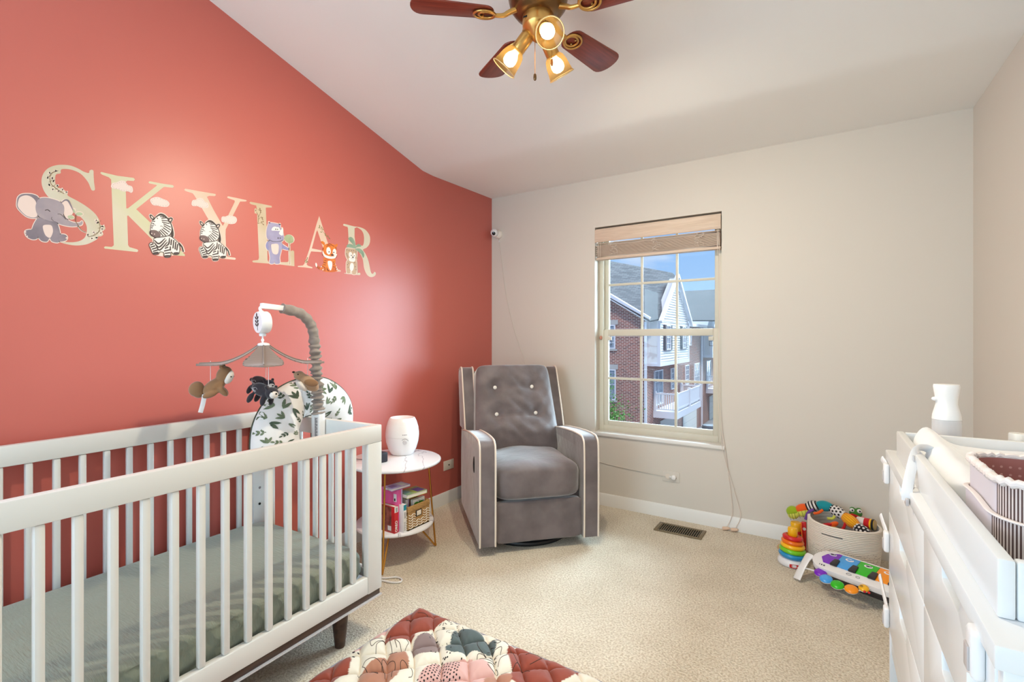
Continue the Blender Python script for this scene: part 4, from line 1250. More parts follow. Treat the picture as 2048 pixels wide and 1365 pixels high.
velvet = M('grey_velvet', (98, 89, 90), 0.5, sheen=1.0, spec=0.25, var=(116, 106, 107), vscale=8, bump=(11, 0.35, 0.014))
pipe_m = M('cream_piping', (226, 212, 198), 0.6)
chair = thing('recliner_chair', 'grey velvet wingback recliner with cream piping in the corner', 'armchair', (0.74, -0.693, 0), R(46.3))
b = MB(); b.torus((0.0, -0.02, 0.016), 0.27, 0.016, 48, 10); b.build('base_ring', black_plastic, chair)
b = MB(); b.cyl((0, 0, 0.03), (0, 0, 0.075), 0.1, 24); b.bar((-0.26, -0.02, 0.026), (0.26, -0.02, 0.026), 0.05, 0.02); b.bar((0, -0.28, 0.026), (0, 0.24, 0.026), 0.05, 0.02); b.build('swivel_base', black_plastic, chair)
side = [(-0.38, 0.06), (-0.383, 0.2), (-0.384, 0.45), (-0.38, 0.6), (-0.36, 0.642), (-0.31, 0.655), (-0.15, 0.652), (0.1, 0.63), (0.3, 0.60), (0.36, 0.58), (0.38, 0.3), (0.36, 0.08)]
sp = [(p.x, p.y) for p in spline([(a, c, 0) for a, c in side], 5)]
def pipe_path(x, pts, inset=0.0):
    return [Vector((x, a - inset, c)) for a, c in pts]
for sg in (-1, 1):
    xo, xi = sg * 0.36, sg * 0.265
    b = MB(); b.prism(sp, min(xo, xi), max(xo, xi), fn=lambda y, z, x: (x, y, z))
    arm = b.build('armrest', velvet, chair, bevel=0.011, seg=3)
    front = sp[:41]
    for x in (xo - sg * 0.003, xi + sg * 0.003):
        b = MB(); b.tube([Vector((x, a - 0.001, c + (0.0015 if a > -0.35 else 0))) for a, c in front], 0.0055, 8); b.build('arm_piping', pipe_m, arm)
    if sg < 0:
        b = MB(); b.ell((xo - 0.001, -0.2, 0.485), (0.006, 0.016, 0.05), nu=16, nv=10); b.build('recline_pull', dark_hole, arm)
# seat
def seat_fn(q):
    if q.z > 0: q.z += 0.03 * (1 - (q.x / 0.266) ** 2) * max(0, 1 - (q.y / 0.3) ** 4) + 0.004 * math.sin(q.x * 21 + q.y * 13)
    if q.y < -0.2: q.y -= 0.014 * (1 - (q.x / 0.266) ** 4) * max(0, 1 - (q.z / 0.11) ** 2)
    return q
cushion((0, -0.10, 0.395), (0.264, 0.275, 0.098), 0.3, 18, seat_fn).build('seat_cushion', velvet, chair, ang=80)
def foot_fn(q):
    if q.y < 0: q.y += 0.012 * math.cos(q.z * 9) * max(0, 1 - (q.x / 0.262) ** 2) - 0.004 * math.sin(q.x * 60 + q.z * 22) * math.exp(-((q.z - 0.05) / 0.07) ** 2)
    return q
cushion((0, -0.335, 0.178), (0.263, 0.028, 0.118), 0.16, 18, foot_fn).build('footrest', velvet, chair, ang=80)
b = MB(); b.box(-0.265, 0.265, -0.3, 0.34, 0.075, 0.31); b.build('seat_base', velvet, chair, bevel=0.01)
# back cushion, tilted and tufted
TILT = Matrix.Rotation(R(-19), 3, 'X')
btn = [(-0.142, 0.143), (0.132, 0.143), (-0.137, -0.044), (0.137, -0.044)]
def back_fn(q):
    if q.y < 0:
        full = max(0, 1 - (q.x / 0.27) ** 4) * max(0, 1 - (q.z / 0.33) ** 4)
        q.y -= 0.028 * full
        for bx_, bz_ in btn:
            d2 = (q.x - bx_) ** 2 + (q.z - bz_) ** 2
            q.y += 0.026 * math.exp(-d2 / 0.0011) + 0.012 * math.exp(-d2 / 0.006)
        q.y += 0.014 * math.exp(-((q.z + 0.055) / 0.016) ** 2) * math.exp(-(q.x / 0.15) ** 4) * (1 + 0.4 * math.sin(q.x * 90))
        q.y += 0.003 * math.sin(q.z * 70 + 5 * math.sin(q.x * 14)) * full + 0.0025 * math.sin(q.x * 55 + q.z * 31) * full
        q.y += 0.008 * math.exp(-((q.z - 0.143) / 0.018) ** 2) * math.exp(-(q.x / 0.12) ** 4)
        q.y -= 0.02 * math.exp(-((q.z + 0.16) / 0.08) ** 2) * max(0, 1 - (q.x / 0.27) ** 4)
    w = 1 - 0.07 * (q.z / 0.33)
    q.x *= w
    return TILT @ q
bc = Vector((-0.006, 0.262, 0.737))
back = cushion(bc, (0.281, 0.085, 0.307), 0.16, 44, back_fn).build('back_cushion', velvet, chair, ang=80)
for bx_, bz_ in btn:
    p = bc + TILT @ Vector((bx_ * (1 - 0.07 * bz_ / 0.33), -0.088 - 0.028 + 0.036, bz_))
    b = MB(); b.ell(p, (0.0135, 0.007, 0.0135)); b.build('tuft_button', M('ivory_button', (232, 226, 220), 0.4) if bx_ < -0.11 else bpy.data.materials.get('ivory_button') or M('ivory_button', (232, 226, 220), 0.4), back)
# wings
for sg in (-1, 1):
    pr = [(0.215, 0.60), (0.265, 0.74), (0.345, 0.93), (0.38, 1.008), (0.4, 1.025), (0.44, 1.029), (0.53, 1.005), (0.545, 0.96), (0.47, 0.6)]
    xo, xi = sg * 0.358, sg * 0.27
    b = MB(); b.prism(pr, min(xo, xi), max(xo, xi), fn=lambda y, z, x: (x, y, z))
    wing = b.build('wing', velvet, chair, bevel=0.014, seg=3)
    pts = spline([(a, c, 0) for a, c in pr[:7]], 6)
    for x in (xo - sg * 0.004, xi + sg * 0.004):
        b = MB(); b.tube([Vector((x, p.x - 0.0005, p.y + 0.001)) for p in pts], 0.0055, 8); b.build('wing_piping', pipe_m, wing)
b = MB(); b.hexa([(-0.27, 0.36, 0.3), (0.27, 0.36, 0.3), (0.27, 0.42, 0.3), (-0.27, 0.42, 0.3)], [(-0.27, 0.43, 1.0), (0.27, 0.43, 1.0), (0.27, 0.52, 0.99), (-0.27, 0.52, 0.99)]); b.build('back_shell', velvet, chair, bevel=0.012)

# ------------------------------------------------------------------ side table
def marble():
    m = bpy.data.materials.new('white_marble')
    m.use_nodes = True
    nt = m.node_tree
    pb = nt.nodes['Principled BSDF']
    pb.inputs['Roughness'].default_value = 0.22
    tc = nd(nt, 'ShaderNodeTexCoord')
    n = nd(nt, 'ShaderNodeTexNoise'); n.inputs['Scale'].default_value = 2.6; n.inputs['Detail'].default_value = 7; n.inputs['Distortion'].default_value = 1.1
    mth = nd(nt, 'ShaderNodeMath', operation='SUBTRACT'); mth.inputs[1].default_value = 0.5
    ab = nd(nt, 'ShaderNodeMath', operation='ABSOLUTE')
    rp = nd(nt, 'ShaderNodeValToRGB')
    rp.color_ramp.elements[0].position = 0.0; rp.color_ramp.elements[0].color = rgb(172, 166, 173)
    rp.color_ramp.elements[1].position = 0.011; rp.color_ramp.elements[1].color = rgb(234, 231, 234)
    nt.links.new(tc.outputs['Object'], n.inputs['Vector']); nt.links.new(n.outputs['Fac'], mth.inputs[0]); nt.links.new(mth.outputs[0], ab.inputs[0])
    nt.links.new(ab.outputs[0], rp.inputs['Fac']); nt.links.new(rp.outputs['Color'], pb.inputs['Base Color'])
    return m
marble_m = marble()
TX, TY = 0.327, -1.432
tb = thing('side_table', 'round marble two-tier side table with gold hairpin legs between crib and recliner', 'table', (TX, TY, 0))
b = MB(); b.lathe([(0.0, 0.531), (0.252, 0.531), (0.259, 0.535), (0.2605, 0.541), (0.259, 0.547), (0.254, 0.55), (0, 0.55)], 72); b.build('table_top', marble_m, tb, ang=50)
b = MB(); b.lathe([(0.0, 0.18), (0.213, 0.18), (0.219, 0.184), (0.22, 0.19), (0.218, 0.196), (0.214, 0.199), (0, 0.199)], 64); b.build('lower_shelf', marble_m, tb, ang=50)
for a in (60.7, -59.3, 180.7):
    ca, sa = math.cos(R(a)), math.sin(R(a))
    P = lambda r, z, s=0.0: Vector((r * ca - s * sa, r * sa + s * ca, z))
    foot = P(0.245, 0.005)
    b = MB(); b.tube([P(0.196, 0.531), P(0.225, 0.19), P(0.242, 0.012)] + spline([P(0.242, 0.012), P(0.2445, 0.006), P(0.239, 0.008)], 4)[1:] + [P(0.105, 0.18)], 0.0052, 10)
    b.build('hairpin_leg', gold, tb)

# humidifier
hum = thing('humidifier', 'white barrel-shaped humidifier with a dial standing on the marble side table', 'humidifier', (0.268, -1.317, 0.55))
prof = [(0.0, 0.0), (0.062, 0.0), (0.068, 0.004), (0.083, 0.035), (0.095, 0.075), (0.0985, 0.108)]
b = MB(); b.lathe(prof + [(0.0, 0.108)], 48); b.build('base', white_plastic, hum, ang=50)
b = MB(); b.lathe([(0.0, 0.1086), (0.0985, 0.1086), (0.0985, 0.125), (0.094, 0.162), (0.084, 0.195), (0.075, 0.213), (0.07, 0.217), (0.064, 0.214), (0.05, 0.204), (0.02, 0.2), (0.0, 0.2)], 48); b.build('water_tank', white_plastic, hum, ang=50)
b = MB(); b.ell((-0.004, 0.004, 0.2012), (0.011, 0.006, 0.003)); b.build('mist_outlet', dark_hole, hum)
ha = R(-36)
hx_ = lambda r, z, s=0.0: Vector((r * math.cos(ha) - s * math.sin(ha), r * math.sin(ha) + s * math.cos(ha), z))
dn = Vector((math.cos(ha), math.sin(ha), -0.18)).normalized()
b = MB(); b.lathe([(0.0185, 0.0), (0.0185, 0.003), (0.0145, 0.004)], 28, hx_(0.091, 0.086), axis=dn); b.build('dial_plate', white_plastic, hum)
b = MB(); b.lathe([(0.0125, 0.003), (0.0125, 0.010), (0.011, 0.0125), (0, 0.0125)], 28, hx_(0.091, 0.086), axis=dn); b.build('dial', M('pale_grey_plastic', (206, 203, 206), 0.35), hum)
b = MB()
sd = Vector((-math.sin(ha), math.cos(ha), 0)); ud = sd.cross(dn) * -1
if ud.z < 0: ud = -ud
b.tube([hx_(0.091, 0.086) + dn * 0.0045 + sd * (0.0205 * math.cos(t)) + ud * (0.0205 * math.sin(t)) for t in [R(15) + R(130) * i / 16 for i in range(17)]], 0.0012, 6)
b.build('dial_arc', M('print_grey', (150, 146, 150), 0.5), hum)
b = MB()
for k, (w_, h_) in enumerate(((.0035, .005), (.002, .004), (.0035, .005), (.003, .0045), (.0025, .004))):
    q = hx_(0.0985, 0.128) + sd * (-0.012 + 0.0055 * k)
    b.bar(q - Vector((0, 0, h_ / 2)), q + Vector((0, 0, h_ / 2)), w_, 0.0012, up=tuple(dn))
b.build('logo_print', M('print_dark', (120, 116, 124), 0.5), hum)

dev = thing('cube_device', 'small black cube device on the side table beside the crib corner', 'device', (0.312, -1.528, 0.55), R(-8))
b = MB(); b.box(-0.03, 0.03, -0.03, 0.03, 0, 0.055); b.build('case', M('slate_black', (40, 40, 50), 0.5), dev, bevel=0.007, seg=3)
b = MB(); b.tube(spline([(-0.029, 0.0, 0.012), (-0.06, -0.01, 0.006), (-0.13, -0.05, 0.003), (-0.19, -0.06, 0.002)], 6), 0.0018, 6); b.build('cord', black_plastic, dev)

# woven basket on the lower shelf
rattan = M('rattan', (186, 146, 92), 0.65, var=(160, 120, 70), vscale=60, bump=(90, 0.5, 0.002), stretch=(1, 1, 4))
rope_w = M('white_weave', (232, 222, 208), 0.7)
BX, BY = 0.508, -1.512      # front corner of the basket
bk = thing('woven_basket', 'small rattan basket with white chevron weave on the lower table shelf', 'basket', (BX, BY, 0.199))
BL, BD, BH = 0.168, 0.10, 0.128
def bwall(x0, x1, y0, y1): b.box(x0, x1, y0, y1, 0.0, BH - 0.03)
b = MB(); b.box(-BD, 0, 0, BL, 0.0, 0.006)
bwall(-0.005, 0, 0, BL); bwall(-BD, -BD + 0.005, 0, BL); bwall(-BD + 0.005, -0.005, 0, 0.005); bwall(-BD + 0.005, -0.005, BL - 0.005, BL)
b.build('basket_body', rattan, bk)
b = MB()
for x0, x1, y0, y1 in ((-0.007, 0.003, -0.003, BL + 0.003), (-BD - 0.003, -BD + 0.007, -0.003, BL + 0.003), (-BD + 0.007, -0.007, -0.003, 0.007), (-BD + 0.007, -0.007, BL - 0.007, BL + 0.003)):
    b.box(x0, x1, y0, y1, BH - 0.03, BH)
b.build('rim', rattan, bk, bevel=0.003)
b = MB()
for col in range(9):
    y = 0.012 + col * 0.0185
    for r_ in range(6):
        z = 0.012 + r_ * 0.0135
        if 3 <= r_ and 3 <= col <= 5: continue
        s_ = 0.006 if col % 2 else -0.006
        b.tube([(0.001, y - 0.007, z - s_ * .7), (0.0025, y, z), (0.001, y + 0.007, z + s_ * .7)], 0.0026, 6)
for r_ in range(6):
    z = 0.012 + r_ * 0.0135
    for col in range(4):
        x = -0.014 - col * 0.024
        s_ = 0.006 if col % 2 else -0.006
        b.tube([(x - 0.008, -0.001, z - s_), (x, -0.0025, z), (x + 0.008, -0.001, z + s_)], 0.0026, 6)
b.build('chevron_weave', rope_w, bk)
b = MB(); b.box(0.0002, 0.0012, 0.058, 0.105, 0.06, 0.094); b.build('handle_hole', dark_hole, bk)
b = MB(); b.box(0.0013, 0.0016, 0.066, 0.1, 0.064, 0.09); b.build('book_seen_through', rope_w, bk)

# books
page_m = M('book_pages', (230, 224, 214), 0.8, bump=(300, 0.2, 0.001))
def book(label, loc, size, cover, rz=0.0, tilt=0.0, spine='x', group='books on the side table shelf', flat=False):
    """size = (width along x, thickness along y, height z); spine faces +x."""
    t = thing('book', label, 'book', loc, group=group, rot=(tilt, 0, rz))
    w, th, h = size
    c = 0.0016
    b = MB(); b.box(-w, 0, 0, c, 0, h); b.box(-w, 0, th - c, th, 0, h); b.box(-c, 0, c, th - c, 0, h); b.build('cover', cover, t, bevel=0.0006)
    b = MB(); b.box(-w + 0.003, -c, c, th - c, 0.003, h - 0.003); b.build('pages', page_m, t)
    return t
def patch(t, nm, mat, x0, x1, y0, y1, z0, z1):
    b = MB(); b.box(x0, x1, y0, y1, z0, z1); return b.build(nm, mat, t)
c_red = M('book_red', (196, 34, 40), 0.35); c_pink = M('book_pink', (222, 92, 150), 0.35); c_lilac = M('book_lilac', (196, 176, 214), 0.35)
c_teal = M('book_teal', (30, 140, 160), 0.35); c_white = M('book_white', (232, 230, 230), 0.35); c_green = M('book_green', (70, 150, 40), 0.35)
c_brown = M('book_brown', (96, 52, 44), 0.4); c_grey = M('book_grey', (150, 146, 150), 0.4); c_skin = M('book_picture', (176, 96, 84), 0.5, var=(92, 44, 40), vscale=26)
ink = M('print_black', (36, 34, 36), 0.5)
def barcode(t, x, y0, z0, w, h, n=9):
    patch(t, 'barcode_panel', c_white, x, x + 0.0003, y0, y0 + w, z0, z0 + h)
    b = MB()
    for k in range(n):
        z = z0 + 0.002 + k * (h - 0.004) / n
        b.box(x + 0.0003, x + 0.0006, y0 + 0.002, y0 + w - 0.002, z, z + (h - 0.004) / n * (0.35 + 0.3 * (k % 3 == 0)))
    b.build('barcode', ink, t)
SZ = 0.1995
t = book('red board book with a picture cover standing at the front of the table shelf', (0.474, -1.578, SZ), (0.11, 0.028, 0.142), c_red)
patch(t, 'cover_picture', c_skin, -0.108, -0.022, -0.0004, 0.0, 0.004, 0.138)
patch(t, 'white_badge', c_white, -0.05, -0.024, -0.0007, -0.0004, 0.012, 0.036)
patch(t, 'spine_band', c_white, 0.0, 0.0004, 0.001, 0.027, 0.11, 0.141)
barcode(t, 0.0005, 0.006, 0.112, 0.017, 0.026)
text_mesh('OREO', 0.022, c_white, 'spine_title', t, frame((0.0006, 0.014, 0.036), (0, 0, 1), (0, -1, 0)), bold=True)
t = book('pink boxed book with a white barcode sticker standing behind the red book', (0.472, -1.549, SZ), (0.13, 0.032, 0.224), c_pink)
patch(t, 'spine_band', c_lilac, 0.0, 0.0004, 0.022, 0.031, 0.002, 0.222)
patch(t, 'cover_sticker', c_white, -0.034, -0.012, -0.0005, 0.0, 0.158, 0.2)
patch(t, 'sticker_code', ink, -0.03, -0.02, -0.0008, -0.0005, 0.162, 0.176)
t = book('white paperback with a teal spine top wedged between pink book and basket', (0.505, -1.5165 - 0.026, SZ), (0.033, 0.022, 0.148), c_white)
patch(t, 'spine_top', c_teal, 0.0, 0.0004, 0.001, 0.021, 0.118, 0.147)
barcode(t, 0.0, 0.005, 0.074, 0.012, 0.036, 11)
b = MB()
for k in range(8): b.box(0.0, 0.0003, 0.004, 0.018 - 0.004 * (k % 2), 0.01 + k * 0.006, 0.0125 + k * 0.006)
b.build('spine_print', c_grey, t)
# books inside the basket
BI = 0.2065
t = book('white board book with a green leaf picture standing in the rattan basket', (0.496, -1.474, BI), (0.09, 0.018, 0.14), c_white, group='books in the rattan basket')
t.rotation_euler = (0, 0, R(88))
t.location = (0.492, -1.365, BI)
b = MB()
for s_ in (-1, 1):
    pts = [(-0.047 + s_ * 0.017 + 0.02 * math.cos(q) , 0.099 + 0.025 * math.sin(q) + 0.006 * abs(math.cos(q))) for q in [i * 6.283 / 22 for i in range(22)]]
    b.prism(pts, -0.0006, -0.0002 - 0.0001 * (s_ > 0), fn=lambda x, z, y: (x, y, z))
b.build('leaf_picture', c_green, t)
b = MB(); b.tube([(-0.047, -0.0008, 0.07), (-0.047, -0.0008, 0.11), (-0.042, -0.0008, 0.13)], 0.0012, 6); b.build('leaf_stalk', ink, t)
b = MB()
for k in range(7): b.box(-0.017, -0.006, -0.0005, 0, 0.085 + k * 0.006, 0.088 + k * 0.006)
b.build('barcode', ink, t)
for k, (lb, cv, th, h, x) in enumerate((('thin grey book standing nearest the crib in the rattan basket', c_grey, 0.012, 0.168, 0.462), ('thin white book behind the grey one in the rattan basket', c_white, 0.009, 0.148, 0.474), ('thin pale lilac book beside the leaf book in the rattan basket', c_lilac, 0.009, 0.15, 0.47))):
    book(lb, (x, -1.503 + k * 0.0145, BI), (0.05, th, h), cv, group='books in the rattan basket')
# books lying across the top
t = book('colourful activity book lying on top of the basket books', (0, 0, 0), (0.138, 0.02, 0.1), M('book_cover_mixed', (120, 150, 130), 0.3, var=(190, 190, 90), vscale=22), group='books on the side table shelf')
t.rotation_euler = (R(-90), 0, R(78)); t.location = (0.52, -1.362, 0.376)
t.rotation_euler = (R(90), 0, R(82)); t.location = (0.432, -1.372, 0.3765)
patch(t, 'cover_art', M('cover_purple', (110, 84, 160), 0.35), -0.06, -0.01, 0.02, 0.0205, 0.03, 0.09); patch(t, 'cover_art', M('cover_teal', (120, 176, 168), 0.35), -0.13, -0.09, 0.02, 0.0205, 0.02, 0.07)
patch(t, 'cover_art', M('cover_lime', (176, 190, 84), 0.35), -0.085, -0.065, 0.02, 0.0206, 0.05, 0.095)
t = book('lilac and white picture book lying on top of the pink book', (0, 0, 0), (0.125, 0.012, 0.08), c_lilac, group='books on the side table shelf')
t.rotation_euler = (R(90), 0, R(84)); t.location = (0.395, -1.452, 0.424)
patch(t, 'cover_art', c_white, -0.05, -0.012, 0.012, 0.0125, 0.012, 0.07); patch(t, 'cover_art', M('cover_violet', (150, 120, 186), 0.35), -0.11, -0.07, 0.012, 0.0125, 0.02, 0.06)

# charging cable on the carpet
cab = tag(MB().tube(spline([(0.40, -1.70, 0.006), (0.49, -1.665, 0.006), (0.535, -1.625, 0.006), (0.575, -1.625, 0.006), (0.59, -1.65, 0.006), (0.56, -1.675, 0.006), (0.50, -1.69, 0.006), (0.42, -1.72, 0.006)], 8), 0.0045, 8).build('charging_cable', white_plastic), 'white looped cable lying on the carpet beside the crib', 'cable')
# ------------------------------------------------------------------ quilted play mat
MX0, MX1, MY0, MY1 = 0.845, 2.05, -3.0, -1.783
def mat_h(x, y):
    dx, dy = x - 0.896, y + 1.889
    # lattice basis a = (.0745, -.072), b = (.07, .068)
    det = 0.0745 * 0.068 + 0.072 * 0.07
    s_ = (dx * 0.068 - dy * 0.07) / det
    t_ = (dx * 0.072 + dy * 0.0745) / det
    s_ += 0.06 * math.sin(t_ * 2.1); t_ += 0.06 * math.sin(s_ * 1.7)
    f = abs(math.sin(math.pi * s_)) * abs(math.sin(math.pi * t_))
    g = min(abs(math.sin(math.pi * s_)), abs(math.sin(math.pi * t_)))
    e = min(x - MX0, MX1 - x, y - MY0, MY1 - y)
    k = min(1.0, max(0.0, e / 0.05)) ** 0.5
    wr = 0.0012 * math.sin(x * 160 + y * 90 + 4 * math.sin(y * 40)) * (1 - g)
    return 0.006 + k * (0.040 * (0.45 * f ** 0.36 + 0.55 * g ** 0.34) + wr)
C_CREAM, C_RUST, C_MAUVE, C_GREY, C_TAN, C_PINK = (228, 219, 203), (142, 58, 36), (132, 110, 108), (76, 88, 88), (172, 116, 90), (212, 166, 158)
blobs = [
    (C_PINK, [(0.84, -2.15), (0.84, -2.0), (0.862, -1.985), (0.88, -2.011), (0.865, -2.079), (0.861, -2.119), (0.87, -2.16)]),
    (C_RUST, [(0.80, -1.74), (0.80, -1.93), (0.844, -1.93), (0.875, -1.956), (0.887, -2.0), (0.895, -2.03), (0.929, -2.058), (0.971, -2.038), (1.005, -1.989), (0.99, -1.95), (1.006, -1.918), (1.029, -1.877), (1.048, -1.825), (1.052, -1.74)]),
    (C_MAUVE, [(1.042, -2.032), (1.022, -1.981), (1.038, -1.944), (1.076, -1.935), (1.122, -1.959), (1.141, -1.986), (1.14, -2.02), (1.109, -2.047), (1.076, -2.055)]),
    (C_GREY, [(1.158, -1.945), (1.128, -1.889), (1.117, -1.84), (1.155, -1.805), (1.19, -1.80), (1.226, -1.814), (1.258, -1.838), (1.295, -1.83), (1.318, -1.852), (1.325, -1.884), (1.313, -1.909), (1.262, -1.93), (1.213, -1.973), (1.179, -1.983), (1.156, -1.965)]),
    (C_TAN, [(0.99, -2.24), (0.984, -2.187), (1.003, -2.129), (1.001, -2.087), (1.028, -2.069), (1.081, -2.089), (1.107, -2.119), (1.095, -2.148), (1.12, -2.187), (1.09, -2.25), (1.03, -2.28)]),
    (C_RUST, [(0.80, -2.257), (0.84, -2.228), (0.887, -2.208), (0.91, -2.214), (0.931, -2.236), (0.953, -2.271), (0.954, -2.31), (0.92, -2.37), (0.80, -2.42)]),
    (C_PINK, [(1.195, -2.042), (1.223, -2.005), (1.259, -1.965), (1.299, -1.95), (1.347, -1.955), (1.397, -1.977), (1.42, -2.001), (1.40, -2.08), (1.30, -2.16), (1.2, -2.16), (1.177, -2.104)]),
    (C_RUST, [(1.377, -1.868), (1.361, -1.834), (1.362, -1.80), (1.381, -1.785), (1.43, -1.74), (1.62, -1.74), (1.64, -1.79), (1.645, -1.83), (1.631, -1.875), (1.56, -1.96), (1.473, -1.985), (1.445, -1.936), (1.408, -1.896)]),
    (C_TAN, [(1.39, -2.03), (1.392, -2.0), (1.42, -1.972), (1.446, -1.96), (1.47, -1.975), (1.48, -2.04), (1.43, -2.08)]),
]
random.seed(5)
for k in range(14):
    cx_, cy_ = random.uniform(0.95, 2.0), random.uniform(-2.95, -2.4)
    rr = random.uniform(0.07, 0.14)
    blobs.append((random.choice((C_RUST, C_GREY, C_TAN, C_PINK, C_MAUVE)), [(cx_ + rr * random.uniform(.7, 1.2) * math.cos(a), cy_ + rr * random.uniform(.7, 1.2) * math.sin(a)) for a in [i * 6.283 / 8 for i in range(8)]]))
for cx_, cy_, cc in ((1.85, -1.86, C_GREY), (1.8, -2.1, C_TAN), (1.95, -2.25, C_RUST), (1.62, -2.2, C_MAUVE)):
    blobs.append((cc, [(cx_ + .1 * math.cos(a), cy_ + .08 * math.sin(a)) for a in [i * 6.283 / 8 for i in range(8)]]))
blobs = [(rgb(*c), [(p.x, p.y) for p in spline([(a, d, 0) for a, d in pts], 5, True)]) for c, pts in blobs]
blobs = [(c, pts, min(p[0] for p in pts), max(p[0] for p in pts), min(p[1] for p in pts), max(p[1] for p in pts)) for c, pts in blobs]
def inside(x, y, poly):
    r, j = False, len(poly) - 1
    for i in range(len(poly)):
        xi, yi = poly[i]; xj, yj = poly[j]
        if (yi > y) != (yj > y) and x < (xj - xi) * (y - yi) / (yj - yi) + xi: r = not r
        j = i
    return r
NXM, NYM = 300, 304
RC = 0.055
b = MB()
def mat_pt(u, v):
    x, y = MX0 + (MX1 - MX0) * u, MY0 + (MY1 - MY0) * v
    cx_, cy_ = min(max(x, MX0 + RC), MX1 - RC), min(max(y, MY0 + RC), MY1 - RC)
    d = math.hypot(x - cx_, y - cy_)
    if d > RC: x, y = cx_ + (x - cx_) * RC / d, cy_ + (y - cy_) * RC / d
    return Vector((x, y, mat_h(x, y)))
b.grid(mat_pt, NXM, NYM)
top_v = list(b.V)
mat_m = bpy.data.materials.new('printed_quilt')
mat_m.use_nodes = True
nt = mat_m.node_tree
at = nd(nt, 'ShaderNodeVertexColor'); at.layer_name = 'print'
pb = nt.nodes['Principled BSDF']
pb.inputs['Roughness'].default_value = 0.75; pb.inputs['Sheen Weight'].default_value = 0.25
nt.links.new(at.outputs['Color'], pb.inputs['Base Color'])
pm = thing('play_mat', 'puffy quilted play mat printed with rust, grey and pink blobs on the carpet', 'mat', (0, 0, 0))
qo = b.build('quilt', mat_m, pm, ang=180, recalc=False)
ca = qo.data.color_attributes.new('print', 'FLOAT_COLOR', 'POINT')
cr = rgb(*C_CREAM)
buf = []
for v in top_v:
    c = cr
    for bc_, pts, xa, xb, ya, yb in blobs:
        if xa <= v.x <= xb and ya <= v.y <= yb and inside(v.x, v.y, pts): c = bc_
    buf.extend(c)
ca.data.foreach_set('color', buf)
b = MB()
per = [mat_pt(i / 60, 0) for i in range(60)] + [mat_pt(1, i / 60) for i in range(60)] + [mat_pt(1 - i / 60, 1) for i in range(60)] + [mat_pt(0, 1 - i / 60) for i in range(60)]
b.tube([Vector((p.x, p.y, 0.006)) for p in per], 0.0055, 8, closed=True); b.build('binding', M('mat_binding', (150, 146, 156), 0.8), pm)
# printed dots, dashes and line drawings, lying on the quilt surface
def mz(x, y, o=0.0007): return Vector((x, y, mat_h(x, y) + o))
print_k = M('print_black_mat', (38, 34, 34), 0.8)
b = MB()
def flush():
    global b
    b.build('printed_dots', print_k, pm, recalc=False)['kind'] = 'stuff'
    b = MB()
def mdot(x, y, r, sx=1.0, an=0.0):
    n = 10
    vs = [mz(x, y)]
    for i in range(n):
        t_ = i * 6.283 / n
        a, d = r * sx * math.cos(t_), r * math.sin(t_)
        vs.append(mz(x + a * math.cos(an) - d * math.sin(an), y + a * math.sin(an) + d * math.cos(an)))
    b.add(vs, [(0, 1 + i, 1 + (i + 1) % n) for i in range(n)])
random.seed(2)
dotpoly = [(1.189, -2.16), (1.177, -2.104), (1.19, -2.05), (1.244, -1.985), (1.262, -2.01), (1.29, -2.05), (1.315, -2.068), (1.28, -2.16)]
for i in range(26):
    for j in range(26):
        x, y = 1.14 + i * 0.0125 + (j % 2) * 0.006 + random.uniform(-.002, .002), -2.2 + j * 0.0115
        if inside(x, y, dotpoly): mdot(x, y, 0.0028, 1.2, random.uniform(0, 3))
flush()
for i in range(22):
    x, y = random.uniform(1.13, 1.25), random.uniform(-2.05, -1.96)
    if abs((x - 1.13) - (y + 2.06)) < 0.045: mdot(x, y, 0.0026, 1.2, random.uniform(0, 3))
flush()
for i in range(52):
    x, y = random.uniform(1.03, 1.16), random.uniform(-1.96, -1.80)
    if -0.01 < (x - 1.03) * 0.9 + (y + 1.94) * -0.4 + 0.02 < 0.12: mdot(x, y, 0.0013, 5.5, random.uniform(0, 3.14))
flush()
for x, y in ((0.888, -2.16), (0.895, -2.185), (0.872, -2.195), (0.868, -2.168), (0.905, -2.2), (0.88, -2.208)): mdot(x, y, 0.005, 1.2, 0.6)
flush()
